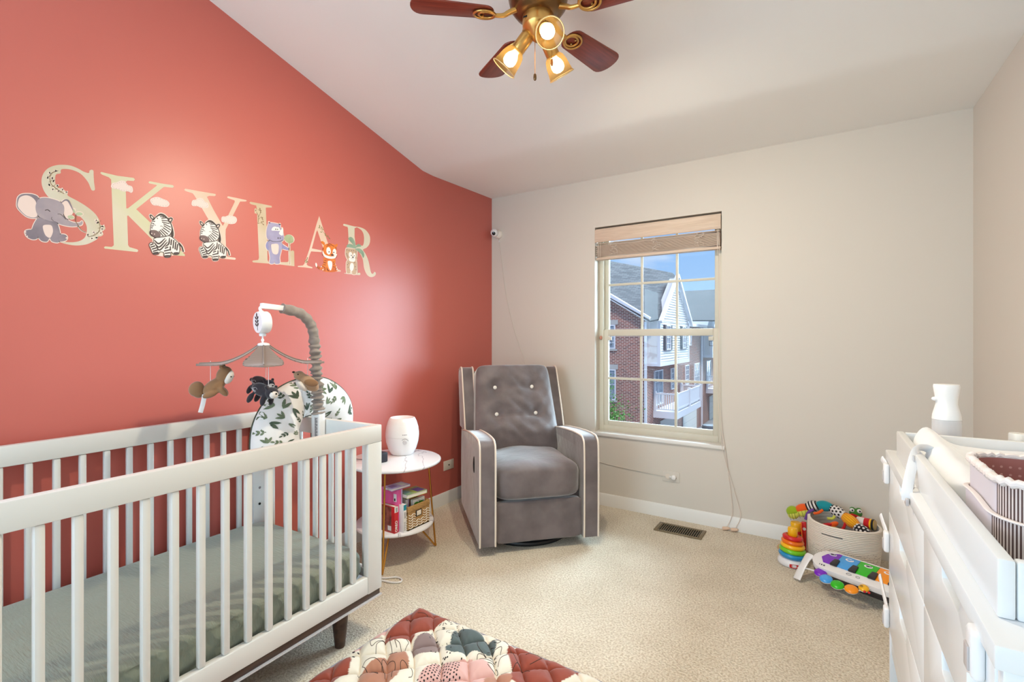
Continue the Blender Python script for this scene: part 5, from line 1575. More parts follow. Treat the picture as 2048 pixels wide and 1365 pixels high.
lines_ = [[(0.916, -2.052), (0.913, -2.086), (0.915, -2.119), (0.89, -2.105), (0.885, -2.084), (0.9, -2.052)], [(0.946, -2.127), (0.924, -2.102), (0.918, -2.066), (0.922, -2.057)], [(0.992, -2.087), (0.941, -2.051), (0.91, -2.017)], [(1.019, -2.064), (0.99, -2.048), (0.965, -2.047), (0.997, -2.067)], [(1.026, -2.054), (1.014, -2.021), (0.992, -2.012)], [(0.966, -2.209), (0.962, -2.186), (0.985, -2.166), (1.021, -2.169), (1.053, -2.183), (1.08, -2.204)], [(0.966, -2.209), (1.003, -2.215), (1.054, -2.216), (1.031, -2.207), (1.002, -2.221), (0.985, -2.246)], [(1.04, -2.182), (1.011, -2.155), (1.011, -2.144), (1.022, -2.143), (1.05, -2.135), (1.071, -2.147), (1.086, -2.176), (1.105, -2.198)], [(1.097, -2.145), (1.076, -2.124), (1.082, -2.114), (1.131, -2.123), (1.157, -2.15), (1.158, -2.167)], [(0.978, -2.101), (1.009, -2.103), (1.016, -2.093), (1.012, -2.074)],
          [(1.315, -1.864), (1.275, -1.855), (1.247, -1.849), (1.244, -1.875), (1.269, -1.904), (1.303, -1.915), (1.336, -1.91), (1.353, -1.904)], [(1.282, -1.833), (1.306, -1.823), (1.324, -1.829), (1.318, -1.842), (1.298, -1.84)], [(1.315, -1.80), (1.358, -1.825), (1.439, -1.886), (1.476, -1.902), (1.503, -1.909)], [(1.388, -1.944), (1.376, -1.911), (1.388, -1.882)], [(1.351, -1.957), (1.368, -1.941), (1.402, -1.965), (1.385, -1.97), (1.356, -1.964)], [(1.445, -1.84), (1.477, -1.817), (1.5, -1.816), (1.501, -1.841), (1.482, -1.873)], [(1.294, -1.948), (1.287, -1.928), (1.308, -1.917), (1.344, -1.921), (1.366, -1.922), (1.334, -1.943), (1.298, -1.948)], [(1.418, -1.969), (1.438, -1.937), (1.439, -1.886), (1.469, -1.907)], [(1.31, -1.90), (1.34, -1.85), (1.35, -1.89), (1.33, -1.92)], [(0.9, -1.85), (0.93, -1.83), (0.96, -1.84), (0.92, -1.86), (0.88, -1.9)]]
line_m = M('print_line', (66, 54, 48), 0.8)
for L in lines_:
    b = MB(); b.tube([mz(p.x, p.y, 0.0004) for p in spline([(a, d, 0) for a, d in L], 8)], 0.0011, 5); b.build('line_drawing', line_m, pm)

# ------------------------------------------------------------------ toys
def P(name, c, rough=0.25, **k): return M('toy_' + name, c, rough, coat=0.3, **k)
t_red, t_org, t_yel, t_lime, t_blue, t_white, t_black = P('red', (206, 26, 32)), P('orange', (236, 112, 20)), P('yellow', (246, 184, 20)), P('lime', (118, 196, 30)), P('blue', (30, 138, 196)), P('white', (234, 232, 232)), P('black', (34, 30, 34), 0.4)
t_purp, t_sky, t_green, t_amber = P('purple', (122, 30, 190)), P('sky', (70, 160, 232)), P('green', (44, 186, 24)), P('amber', (250, 148, 16))
st_ = thing('ring_stacker', 'rainbow ring stacker toy with yellow post on a white base beside the toy basket', 'toy', (2.25, -0.335, 0.0), R(20))
b = MB(); b.lathe([(0.0, 0.0), (0.066, 0.0), (0.073, 0.006), (0.073, 0.022), (0.062, 0.038), (0.03, 0.044), (0, 0.044)], 40, sx=1.0, sy=1.0); b.build('base', t_white, st_, ang=50)
b = MB(); b.lathe([(0.012, 0.04), (0.0175, 0.15), (0.024, 0.158), (0.0245, 0.19), (0.022, 0.199), (0.012, 0.202), (0, 0.202)], 28); b.build('post', t_yel, st_, ang=50)
for r_, z, m_, tt in ((0.052, 0.054, t_blue, 0.019), (0.0495, 0.0785, t_lime, 0.018), (0.0455, 0.102, t_yel, 0.017), (0.0415, 0.1245, t_org, 0.016), (0.037, 0.1465, t_red, 0.0155)):
    b = MB(); b.torus((0, 0, 0), r_ - 0.002, tt, 44, 14, sz=0.8); b.V = [Matrix.Rotation(R(5), 3, 'Y') @ v + Vector((0, 0, z)) for v in b.V]; b.build('ring', m_, st_)
lab = frame(Vector((0.0735 * math.sin(R(0)), -0.0735, 0.016)), (1, 0, 0), (0, 0.12, 1))
b = MB(); b.prism([(-0.024, -0.008), (-0.018, -0.0105), (-0.012, -0.009), (-0.006, -0.011), (0, -0.0095), (0.006, -0.011), (0.012, -0.009), (0.018, -0.0105), (0.024, -0.008), (0.024, 0.008), (0.012, 0.009), (0, 0.0095), (-0.012, 0.009), (-0.024, 0.008)], 0.0, 0.001, fn=lambda x, y, z: Vector((x, -0.0752 - z + 0.5 * x * x / 0.0735, 0.0165 + y)))
bl_ = b.build('brand_label', t_red, st_)
tm = text_mesh('Fisher-Price', 0.0066, t_white, 'label_text', st_, frame((0, -0.0768, 0.0165), (1, 0, 0), (0, 0, 1)))
for v in tm.data.vertices: v.co.y += 0.5 * v.co.x ** 2 / 0.0735
for v in (bl_, tm): v.rotation_euler = (0, 0, R(-10))

# rope basket
rope = M('cotton_rope', (232, 221, 208), 0.9, sheen=0.3, bump=(240, 0.5, 0.002))
BCX, BCY, BR = 2.482, -0.19, 0.168
rb = thing('toy_basket', 'cream coiled rope basket full of toys against the cream wall', 'basket', (BCX, BCY, 0.0))
NC = 26
def wall_fn(u, v):
    a = u * 2 * math.pi
    H_ = 0.236 + 0.006 * math.cos(a - R(165)) - 0.006 * math.cos(2 * a)
    z = v * H_
    r = BR * (0.93 + 0.07 * math.sin(min(1, v * 1.15) * math.pi * 0.55)) + 0.0034 * abs(math.sin(v * NC * math.pi)) + 0.006 * math.sin(3 * a + 1) * v
    return Vector((r * math.cos(a) * 1.0, r * math.sin(a) * 0.98, z + 0.002))
def wall_in(u, v):
    p = wall_fn(u, 1 - v)
    q = Vector((p.x, p.y, 0)); q = q - q.normalized() * 0.011
    return Vector((q.x, q.y, p.z))
b = MB()
b.grid(wall_fn, 72, NC * 5 + 1, cu=True)
b.grid(wall_in, 72, 40, cu=True)
n_ = NC * 5 + 1
for i in range(72):
    j = (i + 1) % 72
    o2 = 72 * n_
    b.F.append([i * n_ + n_ - 1, j * n_ + n_ - 1, o2 + j * 40, o2 + i * 40]); b.I.append(0)
b.lathe([(0, 0.002), (BR * 0.93, 0.002)], 48); b.lathe([(0, 0.012), (BR * 0.9, 0.012)], 48)
b.build('coil_wall', rope, rb, ang=80, recalc=False)
stm = M('dark_stitch', (96, 76, 74), 0.8)
b = MB()
random.seed(8)
for row in range(0, 13):
    v = (row + 1.0) / NC
    nst = 120
    for k in range(nst):
        if random.random() < 0.25 or row > 9 and random.random() < .5: continue
        a = (k + 0.5 * (row % 2)) / nst
        p, q = wall_fn(a, v), wall_fn(a + 0.0042, v + 0.004)
        b.tube([p * 1.002, q * 1.002], 0.0011, 4)
b.build('stitches', stm, rb)
b = MB(); b.tube([wall_fn(0.655 + 0.09 * i / 10, 0.80) * 1.002 for i in range(11)], 0.0018, 6); b.build('handle_slot', dark_hole, rb)

# plush caterpillar draped over the basket rim
cat_o = Vector((2.40, -0.13, 0.0))
ct = thing('plush_caterpillar', 'long plush caterpillar with lime, orange, striped, teal and dotted segments over the basket rim', 'plush toy', (2.40, -0.14, 0.24))
def F(n, c, **k): return M('felt_' + n, c, 0.9, sheen=0.5, **k)
f_lime, f_lime2, f_org, f_teal, f_white, f_yel, f_black, f_red, f_purp, f_green = F('lime', (150, 176, 30)), F('pale_lime', (206, 206, 84)), F('orange', (232, 92, 24)), F('teal', (22, 140, 150)), F('white', (226, 220, 216)), F('yellow', (240, 178, 22)), F('black', (30, 24, 26)), F('red', (196, 24, 30)), F('purple', (104, 62, 140)), F('green', (60, 120, 40))
seg = [((2.218, -0.12, 0.214), (2.262, -0.12, 0.232), 0.031), ((2.262, -0.12, 0.232), (2.318, -0.12, 0.26), 0.029), ((2.312, -0.122, 0.258), (2.366, -0.125, 0.284), 0.028), ((2.362, -0.125, 0.285), (2.432, -0.135, 0.286), 0.0295), ((2.43, -0.14, 0.284), (2.492, -0.17, 0.258), 0.0295), ((2.486, -0.17, 0.262), (2.546, -0.21, 0.226), 0.0305), ((2.54, -0.212, 0.226), (2.598, -0.25, 0.194), 0.0305)]
mats_ = [f_lime, f_org, f_white, f_teal, f_white, f_yel, f_black]
pats = [None, None, f_black, None, f_black, F('marigold', (222, 116, 16)), f_white]
for k, ((p, q, r_), m_, pm_) in enumerate(zip(seg, mats_, pats)):
    p, q = Vector(p) - ct.location, Vector(q) - ct.location
    d = (q - p).normalized()
    L_ = (q - p).length
    b = MB()
    b.lathe([(r_ * math.sin(math.pi * (0.06 + 0.88 * i / 16)) ** 0.55, -0.008 + (L_ + 0.016) * i / 16) for i in range(17)], 24, p, axis=d)
    so = b.build('segment', m_, ct, ang=80)
    ax = d.orthogonal().normalized(); ay = d.cross(ax)
    def sp_(t_, a, o=0.0006):
        rr = r_ * math.sin(math.pi * (0.06 + 0.88 * t_)) ** 0.55 + o
        return p + d * (-0.008 + (L_ + 0.016) * t_) + (ax * math.cos(a) + ay * math.sin(a)) * rr
    if k == 2:                                              # black hoops
        b = MB()
        for i in range(4): b.tube([sp_(0.16 + i * 0.22, a) for a in [j * 6.283 / 24 for j in range(24)]], 0.0042, 6, closed=True, flat=1.0)
        b.build('hoop_stripes', pm_, so)
    elif k == 5:                                            # lengthwise stripes
        b = MB()
        for i in range(16): b.tube([sp_(0.04 + 0.92 * j / 12, i * 6.283 / 16, 0.0) for j in range(13)], 0.0016, 6)
        b.build('stripes', pm_, so)
    elif k in (4, 6):                                       # spots
        b = MB()
        for i in range(5):
            for j in range(9):
                a0, t0 = (j + 0.5 * (i % 2)) * 6.283 / 9, 0.14 + 0.18 * i
                c_ = sp_(t0, a0)
                n_d = (c_ - (p + d * (c_ - p).dot(d))).normalized()
                e1 = d; e2 = n_d.cross(d)
                b.lathe([(0.0058, 0.0), (0.0052, 0.0012), (0, 0.0014)], 12, c_ - n_d * 0.0008, axis=n_d)
        b.build('spots', pm_, so)
    if k < 2:                                               # paler ribbed belly under the front
        b = MB()
        b.lathe([(0.026 * math.sin(math.pi * (0.06 + 0.88 * i / 12)) ** 0.55, (L_ + 0.01) * i / 12) for i in range(13)], 20, p + Vector((0, -0.007, -0.018)), axis=d)
        bo = b.build('belly', f_lime2, ct, ang=80)
        b = MB()
        for i in range(3):
            c_ = p + Vector((0, -0.007, -0.018)) + d * (L_ * (0.2 + 0.3 * i))
            b.tube([c_ + (Vector((0, -1, 0)) * math.cos(a) + Vector((0.25, 0, -1)) * math.sin(a)) * 0.0262 for a in [R(-30) + R(130) * j / 10 for j in range(11)]], 0.0009, 5)
        b.build('belly_seams', f_black, bo)
for m_, pts in ((f_purp, [(2.345, -0.15, 0.262), (2.318, -0.158, 0.24), (2.306, -0.16, 0.20)]), (f_org, [(2.39, -0.155, 0.27), (2.37, -0.162, 0.252), (2.345, -0.166, 0.243)]), (f_lime2, [(2.45, -0.16, 0.262), (2.438, -0.172, 0.236), (2.41, -0.18, 0.233)]), (f_red, [(2.495, -0.2, 0.232), (2.482, -0.212, 0.20), (2.455, -0.222, 0.186)]), (f_yel, [(2.545, -0.24, 0.205), (2.525, -0.25, 0.19), (2.51, -0.255, 0.178)])):
    b = MB(); b.tube([Vector(p) - ct.location for p in spline(pts, 5)], 0.0075, 10); b.build('leg', m_, ct)

# other toys in the basket
fr = thing('plush_frog', 'green plush frog with big white eyes and red bow in the toy basket', 'plush toy', (2.545, -0.078, 0.245))
b = MB(); b.ell((0, 0, 0.012), (0.032, 0.026, 0.026)); b.ell((-0.016, -0.008, 0.034), 0.014); b.ell((0.014, -0.008, 0.034), 0.014); remeshed(b, 'head', f_green, fr)
for x in (-0.018, 0.016):
    b = MB(); b.ell((x, -0.0185, 0.032), (0.0115, 0.006, 0.0115)); e = b.build('eye', f_white, fr)
    b = MB(); b.ell((x + 0.002, -0.0245, 0.033), (0.004, 0.002, 0.005)); b.build('pupil', f_black, e)
b = MB(); b.ell((0.0, -0.024, 0.004), (0.026, 0.008, 0.007), rotm(('Y', 18))); b.ell((0.034, -0.02, -0.008), (0.02, 0.012, 0.012)); b.build('bow', f_red, fr)
cn = thing('fabric_drum', 'rolled fabric toy with white, red and yellow bands lying at the basket rim', 'toy', (2.55, -0.14, 0.230))
dr = Vector((0.90, -0.32, 0.06)).normalized()
for nm, m_, a0, a1, r_ in (('white_band', f_white, 0.0, 0.035, 0.0285), ('red_band', f_red, 0.035, 0.06, 0.0295), ('yellow_band', f_yel, 0.06, 0.068, 0.03), ('black_band', f_black, 0.068, 0.078, 0.03), ('end_cap', F('mustard', (186, 150, 60)), 0.078, 0.082, 0.0275)):
    b = MB(); b.lathe([(r_ * 0.96, a0), (r_, a0 + 0.002), (r_, a1 - 0.002), (r_ * 0.96, a1)], 28, (0, 0, 0), axis=dr); b.build(nm, m_, cn, ang=50)
gb = tag(MB().ell((0, 0, 0), 0.021).build('toy_ball', t_green, loc=(2.575, -0.195, 0.2)), 'small glossy green ball behind the black dotted caterpillar end', 'ball')
bt = thing('plush_butterfly', 'orange and red plush wing toy lying inside the left of the basket', 'plush toy', (2.42, -0.215, 0.205))
b = MB(); b.ell((0.02, 0, 0.012), (0.026, 0.012, 0.014), rotm(('Y', -35))); b.build('wing', f_org, bt)
b = MB(); b.ell((-0.012, -0.004, 0.004), (0.03, 0.014, 0.01), rotm(('Y', -20))); b.build('wing', f_red, bt)
b = MB(); b.ell((0.004, -0.012, -0.008), (0.036, 0.012, 0.008), rotm(('Y', -12))); b.build('body', f_lime2, bt)
rk = thing('rattle', 'red and green patterned cloth rattle lying low inside the toy basket', 'toy', (2.47, -0.285, 0.182))
b = MB(); b.ell((0, 0, 0), (0.036, 0.025, 0.022), rotm(('Y', 14))); b.build('head', F('red_print', (150, 30, 40), var=(206, 180, 170), vscale=70), rk)
b = MB(); b.ell((0.04, 0.02, 0.01), (0.022, 0.02, 0.02)); b.build('handle', F('green_print', (70, 80, 60), var=(150, 110, 100), vscale=60), rk)
fl = thing('plush_block', 'grey plush block filling the bottom of the toy basket', 'plush toy', (BCX, BCY, 0.014))
cushion((0, 0, 0.07), (0.105, 0.105, 0.066), 0.3, 10).build('block', F('dark_mix', (92, 58, 56), var=(52, 46, 50), vscale=24), fl)
# wooden activity toy standing behind the stacker
wt = thing('activity_tower', 'wooden activity toy with yellow, red and green drums behind the ring stacker', 'toy', (2.258, -0.15, 0.0))
wood = M('light_wood', (206, 168, 120), 0.5, var=(186, 146, 98), vscale=12, stretch=(1, 1, 8))
b = MB(); b.lathe([(0.0, 0.0), (0.075, 0.0), (0.078, 0.004), (0.075, 0.012), (0, 0.012)], 36, (-0.02, 0.01, 0)); b.build('base', wood, wt, ang=50)
for z0, z1, m_, r_ in ((0.012, 0.085, t_blue, 0.02), (0.085, 0.105, t_green, 0.0265), (0.105, 0.125, t_red, 0.0265), (0.125, 0.172, t_yel, 0.0275)):
    b = MB(); b.lathe([(r_ - 0.002, z0), (r_, z0 + 0.003), (r_, z1 - 0.003), (r_ - 0.002, z1)], 28); b.build('drum', m_, wt, ang=50)
b = MB(); b.box(0.028, 0.052, -0.012, 0.0, 0.012, 0.184); pnl = b.build('panel', t_red, wt, bevel=0.003)
b = MB(); b.cyl((0.042, -0.0125, 0.145), (0.042, -0.0138, 0.145), 0.0085, 18); b.build('panel_dot', f_white, pnl)
b = MB(); b.tube(spline([(0.028, -0.03, 0.186), (0.028, -0.034, 0.15), (0.034, -0.036, 0.09), (0.04, -0.03, 0.02)], 8), 0.0035, 8); b.build('wire', t_org, wt)

# light-up floor piano with legs and a bead arch
pno = thing('toy_piano', 'white baby floor piano with rainbow keys and black sharps in front of the toy basket', 'toy', (2.352, -0.478, 0.0))
ux = Vector((0.90, -0.40, 0.0)).normalized()            # long axis
vy = Vector((-ux.y, ux.x, 0.0))                           # towards the wall
TL = R(14)
def pp(a, c, h):                                          # a along, c across, h above deck
    return ux * a + vy * (c * math.cos(TL)) + Vector((0, 0, 0.128 + c * math.sin(TL) + h)) - vy * (h * math.sin(TL))
PLEN, PHW = 0.52, 0.082
def stad(hw_, x0, x1, n=14):
    L = [(x0 + hw_ - hw_ * math.cos(t), -hw_ * math.sin(t)) for t in [math.pi / 2 - math.pi * i / n for i in range(n + 1)]]
    L = [(x0 + hw_ * (1 - math.sin(math.pi * i / n)), -hw_ * math.cos(math.pi * i / n)) for i in range(n + 1)]
    Rr = [(x1 - hw_ * (1 - math.sin(math.pi * i / n)), hw_ * math.cos(math.pi * i / n)) for i in range(n + 1)]
    return L + Rr
b = MB(); b.prism(stad(PHW, 0, PLEN), -0.028, 0.0, fn=pp); b.build('deck', t_white, pno, bevel=0.009, seg=3)
b = MB(); b.prism(stad(PHW + 0.002, 0.002, PLEN - 0.002), -0.055, -0.0285, fn=pp); b.build('underside', t_black, pno, bevel=0.006, seg=2)
kx = [0.035, 0.105, 0.185, 0.265, 0.345, 0.425, 0.49]
kc = [t_purp, t_sky, t_green, t_amber, t_yel, t_red]
K0, K1 = -0.034, 0.068
prt = M('key_print', (60, 60, 70), 0.5)
for k in range(6):
    x0, x1 = kx[k] + 0.0006, kx[k + 1] - 0.0006
    if k == 0: pts = [(x0 + 0.022, K0), (x1, K0), (x1, K1), (x0 + 0.055, K1), (x0 + 0.012, K1 - 0.03), (x0, K1 - 0.065)]
    else: pts = [(x0, K0), (x1, K0), (x1, K1), (x0, K1)]
    b = MB(); b.prism(pts, 0.0, 0.0035, fn=pp); ky = b.build('key', kc[k], pno, bevel=0.001)
    cxk = (x0 + x1) / 2
    b = MB(); b.prism([(cxk + 0.018 * math.cos(t), 0.045 + 0.011 * math.sin(t)) for t in [i * 6.283 / 20 for i in range(20)]], 0.0036, 0.0040, fn=pp); b.build('animal_badge', t_white if k else P('lilac', (206, 190, 226)), ky)
    b = MB()
    b.prism([(cxk - 0.002 + 0.009 * math.cos(t), 0.046 + 0.006 * math.sin(t)) for t in [i * 6.283 / 14 for i in range(14)]], 0.0041, 0.0044, fn=pp)
    b.prism([(cxk + 0.009 + 0.004 * math.cos(t), 0.049 + 0.004 * math.sin(t)) for t in [i * 6.283 / 14 for i in range(14)]], 0.0041, 0.0045, fn=pp)
    b.build('badge_print', kc[k] if k % 2 else prt, ky)
for x in kx[1:6]:
    b = MB(); b.prism([(x - 0.016, K0 - 0.004), (x + 0.016, K0 - 0.004), (x + 0.012, 0.012), (x - 0.012, 0.012)], 0.0, 0.011, fn=pp); b.build('black_key', t_black, pno, bevel=0.003)
b = MB()
for x, w_ in ((0.05, 0.003), (0.058, 0.006), (0.068, 0.008)): b.prism([(x, -0.06), (x + w_, -0.061), (x + w_ * .9, -0.052), (x, -0.05)], 0.0, 0.0006, fn=pp)
b.build('switch_print', prt, pno)
b = MB()
for x, w_, c_ in ((0.17, 0.022, -0.058), (0.21, 0.016, -0.057)):
    ring_ = [(x + w_ / 2 + w_ / 2 * math.cos(t), c_ + 0.006 * math.sin(t)) for t in [i * 6.283 / 16 for i in range(16)]]
    b.tube([pp(a, d, 0.0006) for a, d in ring_], 0.0008, 5, closed=True)
b.build('mode_print', prt, pno)
def blade(nm, pts, w, th, mat):
    P_ = [Vector(p) - pno.location for p in spline(pts, 8)]
    b = MB(); b.tube(P_, [w / 2] * len(P_), 14, flat=th / w, up=(0.75, 0.65, 0.12)); return b.build(nm, mat, pno)
blade('arch_leg', [(2.338, -0.462, 0.118), (2.322, -0.478, 0.10), (2.297, -0.515, 0.055), (2.278, -0.545, 0.010)], 0.052, 0.016, t_white)
beads = [((2.381, -0.585, 0.085), t_purp), ((2.404, -0.645, 0.085), t_sky), ((2.448, -0.683, 0.085), t_green), ((2.501, -0.697, 0.085), t_amber), ((2.549, -0.668, 0.09), t_yel)]
tl = Vector((-0.08, -0.30, 0.95)).normalized()
for k, (c_, m_) in enumerate(beads):
    c_ = Vector(c_) - pno.location
    r_ = 0.0275 if k < 4 else 0.021
    b = MB(); b.lathe([(r_ * 0.8, -0.008), (r_ * 0.97, -0.004), (r_, 0.0)], 26, c_, axis=tl); bo = b.build('bead', t_white, pno, ang=60)
    b = MB(); b.lathe([(r_, 0.0001), (r_ * 0.985, 0.004), (r_ * 0.85, 0.008), (r_ * 0.5, 0.0105), (0, 0.011)], 26, c_, axis=tl); b.build('bead_top', m_, bo, ang=60)
c_ = Vector(beads[4][0]) - pno.location
b = MB(); b.torus(c_ + Vector((-0.009, -0.002, 0.0105)), 0.0055, 0.0008, 18, 6, axis=tl); b.torus(c_ + Vector((0.008, 0.002, 0.0105)), 0.005, 0.0008, 18, 6, axis=tl); b.ell(c_ + Vector((-0.008, -0.002, 0.0108)), (0.002, 0.002, 0.001)); b.ell(c_ + Vector((0.009, 0.002, 0.0108)), (0.002, 0.002, 0.001)); b.build('bead_face', prt, pno)
for dx in (-0.004, 0.012):
    b = MB(); b.ell(c_ + Vector((dx + 0.006, -0.022, -0.004)), (0.0055, 0.006, 0.0055)); b.build('bead_foot', t_red, pno)
b = MB(); b.tube([Vector(q) - pno.location for q in spline([(2.30, -0.505, 0.06), (2.34, -0.55, 0.076), (2.381, -0.585, 0.082), (2.404, -0.645, 0.08), (2.448, -0.683, 0.08), (2.501, -0.697, 0.08), (2.549, -0.672, 0.085), (2.60, -0.64, 0.1)], 6)], 0.0035, 8); b.build('bead_cord', t_white, pno)
# ------------------------------------------------------------------ dresser
DX, DX1, DY0, DY1, DZ = 2.553, 3.03, -1.557, -2.684, 0.90
dr_w = M('dresser_white', (224, 225, 226), 0.25, bump=(25, 0.02))
dr_in = M('drawer_recess', (150, 142, 138), 0.7)
ds = thing('dresser', 'white six-drawer dresser with notched drawer pulls on the right wall', 'dresser', ((DX + DX1) / 2, (DY0 + DY1) / 2, 0))
ox, oy = ds.location.x, ds.location.y
def dbox(nm, x0, x1, y0, y1, z0, z1, mat=dr_w, bev=0.003, par=None):
    b = MB(); b.box(x0 - ox, x1 - ox, y0 - oy, y1 - oy, z0, z1); return b.build(nm, mat, par or ds, bevel=bev)
dbox('dresser_top', DX, DX1, DY1, DY0, 0.872, DZ)
dbox('side_panel', DX + 0.008, DX1 - 0.004, DY1 + 0.006, DY1 + 0.026, 0.0, 0.8715)
dbox('side_panel', DX + 0.008, DX1 - 0.004, DY0 - 0.026, DY0 - 0.006, 0.0, 0.8715)
dbox('back_panel', DX1 - 0.012, DX1 - 0.0045, DY1 + 0.0265, DY0 - 0.0265, 0.3, 0.8715)
dbox('bottom_rail', DX + 0.012, DX + 0.032, DY1 + 0.0265, DY0 - 0.0265, 0.298, 0.368)
dbox('carcass', DX + 0.075, DX1 - 0.0125, DY1 + 0.0265, DY0 - 0.0265, 0.30, 0.871, dr_in, 0)
YM = -2.186
rows = [(0.7215, 0.869), (0.5465, 0.717), (0.3715, 0.542)]
for (ya, yb) in ((DY0 - 0.028, YM + 0.0015), (YM - 0.0015, DY1 + 0.028)):
    for z0, z1 in rows:
        yc = (ya + yb) / 2
        nh, nw = 0.030, 0.068
        pts = [(yb, z0), (ya, z0), (ya, z1), (yc + nw, z1), (yc + nw - 0.008, z1 - nh + 0.004), (yc + nw - 0.014, z1 - nh), (yc - nw + 0.014, z1 - nh), (yc - nw + 0.008, z1 - nh + 0.004), (yc - nw, z1), (yb, z1)]
        b = MB(); b.prism(pts, DX + 0.006, DX + 0.032, fn=lambda y, z, x: (x - ox, y - oy, z))
        b.build('drawer_front', dr_w, ds, bevel=0.0022)
# child safety latches
lt_m = M('latch_white', (232, 230, 230), 0.3)
lt_g = M('latch_grey', (186, 178, 176), 0.4)
def latch(label, y, z, tab, k=1.0):
    t = thing('safety_latch', label, 'latch', (DX + 0.006, y, z), group='child safety latches on the dresser')
    b = MB(); b.box(-0.014, 0.0, -0.016, 0.016, -0.03, 0.03); b.build('latch_body', lt_m, t, bevel=0.006, seg=3)
    b = MB(); b.box(-0.0165, -0.0138, -0.009, 0.009, -0.022, 0.008); b.build('button', lt_g, t, bevel=0.001)
    if tab:
        b = MB(); b.tube(spline([(-0.004, 0.012, 0.016), (-0.006, 0.012 + 0.024 * k, 0.02 + 0.006 * k), (-0.009, 0.012 + 0.046 * k, 0.02 + 0.018 * k), (-0.014, 0.012 + 0.074 * k, 0.02 + 0.042 * k)], 6), 0.0135, 12, flat=0.28, up=(1, 0.1, 0)); b.build('flex_strap', lt_m, t)
    else:
        b = MB(); b.tube([(-0.006, 0, -0.028), (-0.006, 0, -0.06), (-0.003, 0, -0.14)], 0.009, 10, flat=0.25, up=(0, 1, 0)); b.build('flex_strap', lt_m, t)
latch('white safety latch on the top drawer at the window end of the dresser', -1.592, 0.835, True, 0.35)
latch('white safety latch on the middle drawer at the window end of the dresser', -1.592, 0.632, True, 0.8)
latch('white safety latch on the bottom drawer at the window end of the dresser', -1.592, 0.408, True, 1.3)
latch('white safety latch on the top drawer at the near end of the dresser', -2.61, 0.852, False)

# ------------------------------------------------------------------ changing tray, pad, caddy
TX0, TX1, TY0, TY1, TZ0, TZ1 = 2.571, 3.028, -1.644, -2.611, DZ + 0.0005, 0.972
tr = thing('changing_tray', 'white open changing-table tray standing on the dresser top', 'tray', ((TX0 + TX1) / 2, (TY0 + TY1) / 2, TZ0))
def tbox(nm, x0, x1, y0, y1, z0, z1, bev=0.003):
    b = MB(); b.box(x0 - tr.location.x, x1 - tr.location.x, y0 - tr.location.y, y1 - tr.location.y, z0 - TZ0, z1 - TZ0); return b.build(nm, dr_w, tr, bevel=bev)
tbox('front_board', TX0, TX0 + 0.017, TY1, TY0, TZ0, TZ1)
tbox('back_board', TX1 - 0.017, TX1, TY1, TY0, TZ0, TZ1)
tbox('end_board', TX0 + 0.018, TX1 - 0.018, TY1 + 0.001, TY1 + 0.018, TZ0, TZ1 - 0.001)
tbox('end_board', TX0 + 0.018, TX1 - 0.018, TY0 - 0.018, TY0 - 0.001, TZ0, TZ1 - 0.001)
tbox('tray_floor', TX0 + 0.0175, TX1 - 0.0175, TY1 + 0.0185, TY0 - 0.0185, TZ0 + 0.0005, TZ0 + 0.005, 0)
pad_m = M('white_terry', (228, 227, 228), 0.8, sheen=0.4, bump=(35, 0.25, 0.006))
PYC, PHY = -1.952, 0.283
pd = thing('changing_pad', 'white contoured changing pad in the tray on the dresser', 'changing pad', (2.799, PYC, 0.907))
def pad_fn(q):
    if q.z > -0.01:
        t_ = (q.y + PHY) / (2 * PHY)                      # 0 near viewer, 1 window end
        e = math.exp(-((abs(q.x) - 0.172) / 0.036) ** 2)
        q.z += e * (0.022 + 0.026 * t_) - 0.004 + 0.0016 * math.sin(q.y * 45 + q.x * 30)
    return q
cushion((0, 0, 0.026), (0.207, PHY, 0.0255), 0.3, 34, pad_fn).build('pad_cover', pad_m, pd, ang=80)
web = M('white_webbing', (230, 228, 228), 0.7)
b = MB(); b.tube([Vector(p) - pd.location for p in spline([(2.612, -1.925, 0.972), (2.592, -1.94, 0.982), (2.574, -1.975, 0.978), (2.556, -2.03, 0.93), (2.549, -2.052, 0.902), (2.549, -2.055, 0.882)], 6)], 0.010, 10, flat=0.16, up=(0, 1, 0.25)); b.build('safety_strap', web, pd)
b = MB(); b.tube([Vector(p) - pd.location for p in [(2.5665, -2.0, 0.972), (2.5655, -2.0, 0.903), (2.551, -2.045, 0.9015)]], 0.0022, 8); b.build('strap_cord', M('grey_cord', (196, 190, 188), 0.6), pd)
b = MB(); b.box(2.545 - pd.location.x, 2.5515 - pd.location.x, -2.066 - pd.location.y, -2.046 - pd.location.y, 0.872 - 0.907, 0.888 - 0.907); b.build('strap_clip', lt_g, pd, bevel=0.002)

cd_x0, cd_x1, cd_y0, cd_y1, cd_z = 2.5965, 2.87, -2.49, -2.248, 0.9065
cdd = thing('diaper_caddy', 'brown striped fabric caddy with dusty rose lining in the changing tray', 'caddy', ((cd_x0 + cd_x1) / 2, (cd_y0 + cd_y1) / 2, cd_z))
ck_d, ck_l = M('ticking_brown', (84, 62, 58), 0.85), M('ticking_pale', (214, 200, 194), 0.85)
ck_p = M('caddy_plain', (208, 200, 206), 0.85)
ck_t = M('caddy_trim', (226, 216, 212), 0.8, bump=(80, 0.3, 0.002))
ck_i = M('rose_lining', (170, 112, 104), 0.85)
def rrect(hx, hy, r, n=8):
    out = []
    for cx_, cy_, a0 in ((hx - r, hy - r, 0), (-hx + r, hy - r, 90), (-hx + r, -hy + r, 180), (hx - r, -hy + r, 270)):
        for i in range(n + 1):
            a = R(a0 + 90 * i / n)
            out.append(Vector((cx_ + r * math.cos(a), cy_ + r * math.sin(a), 0)))
    return out
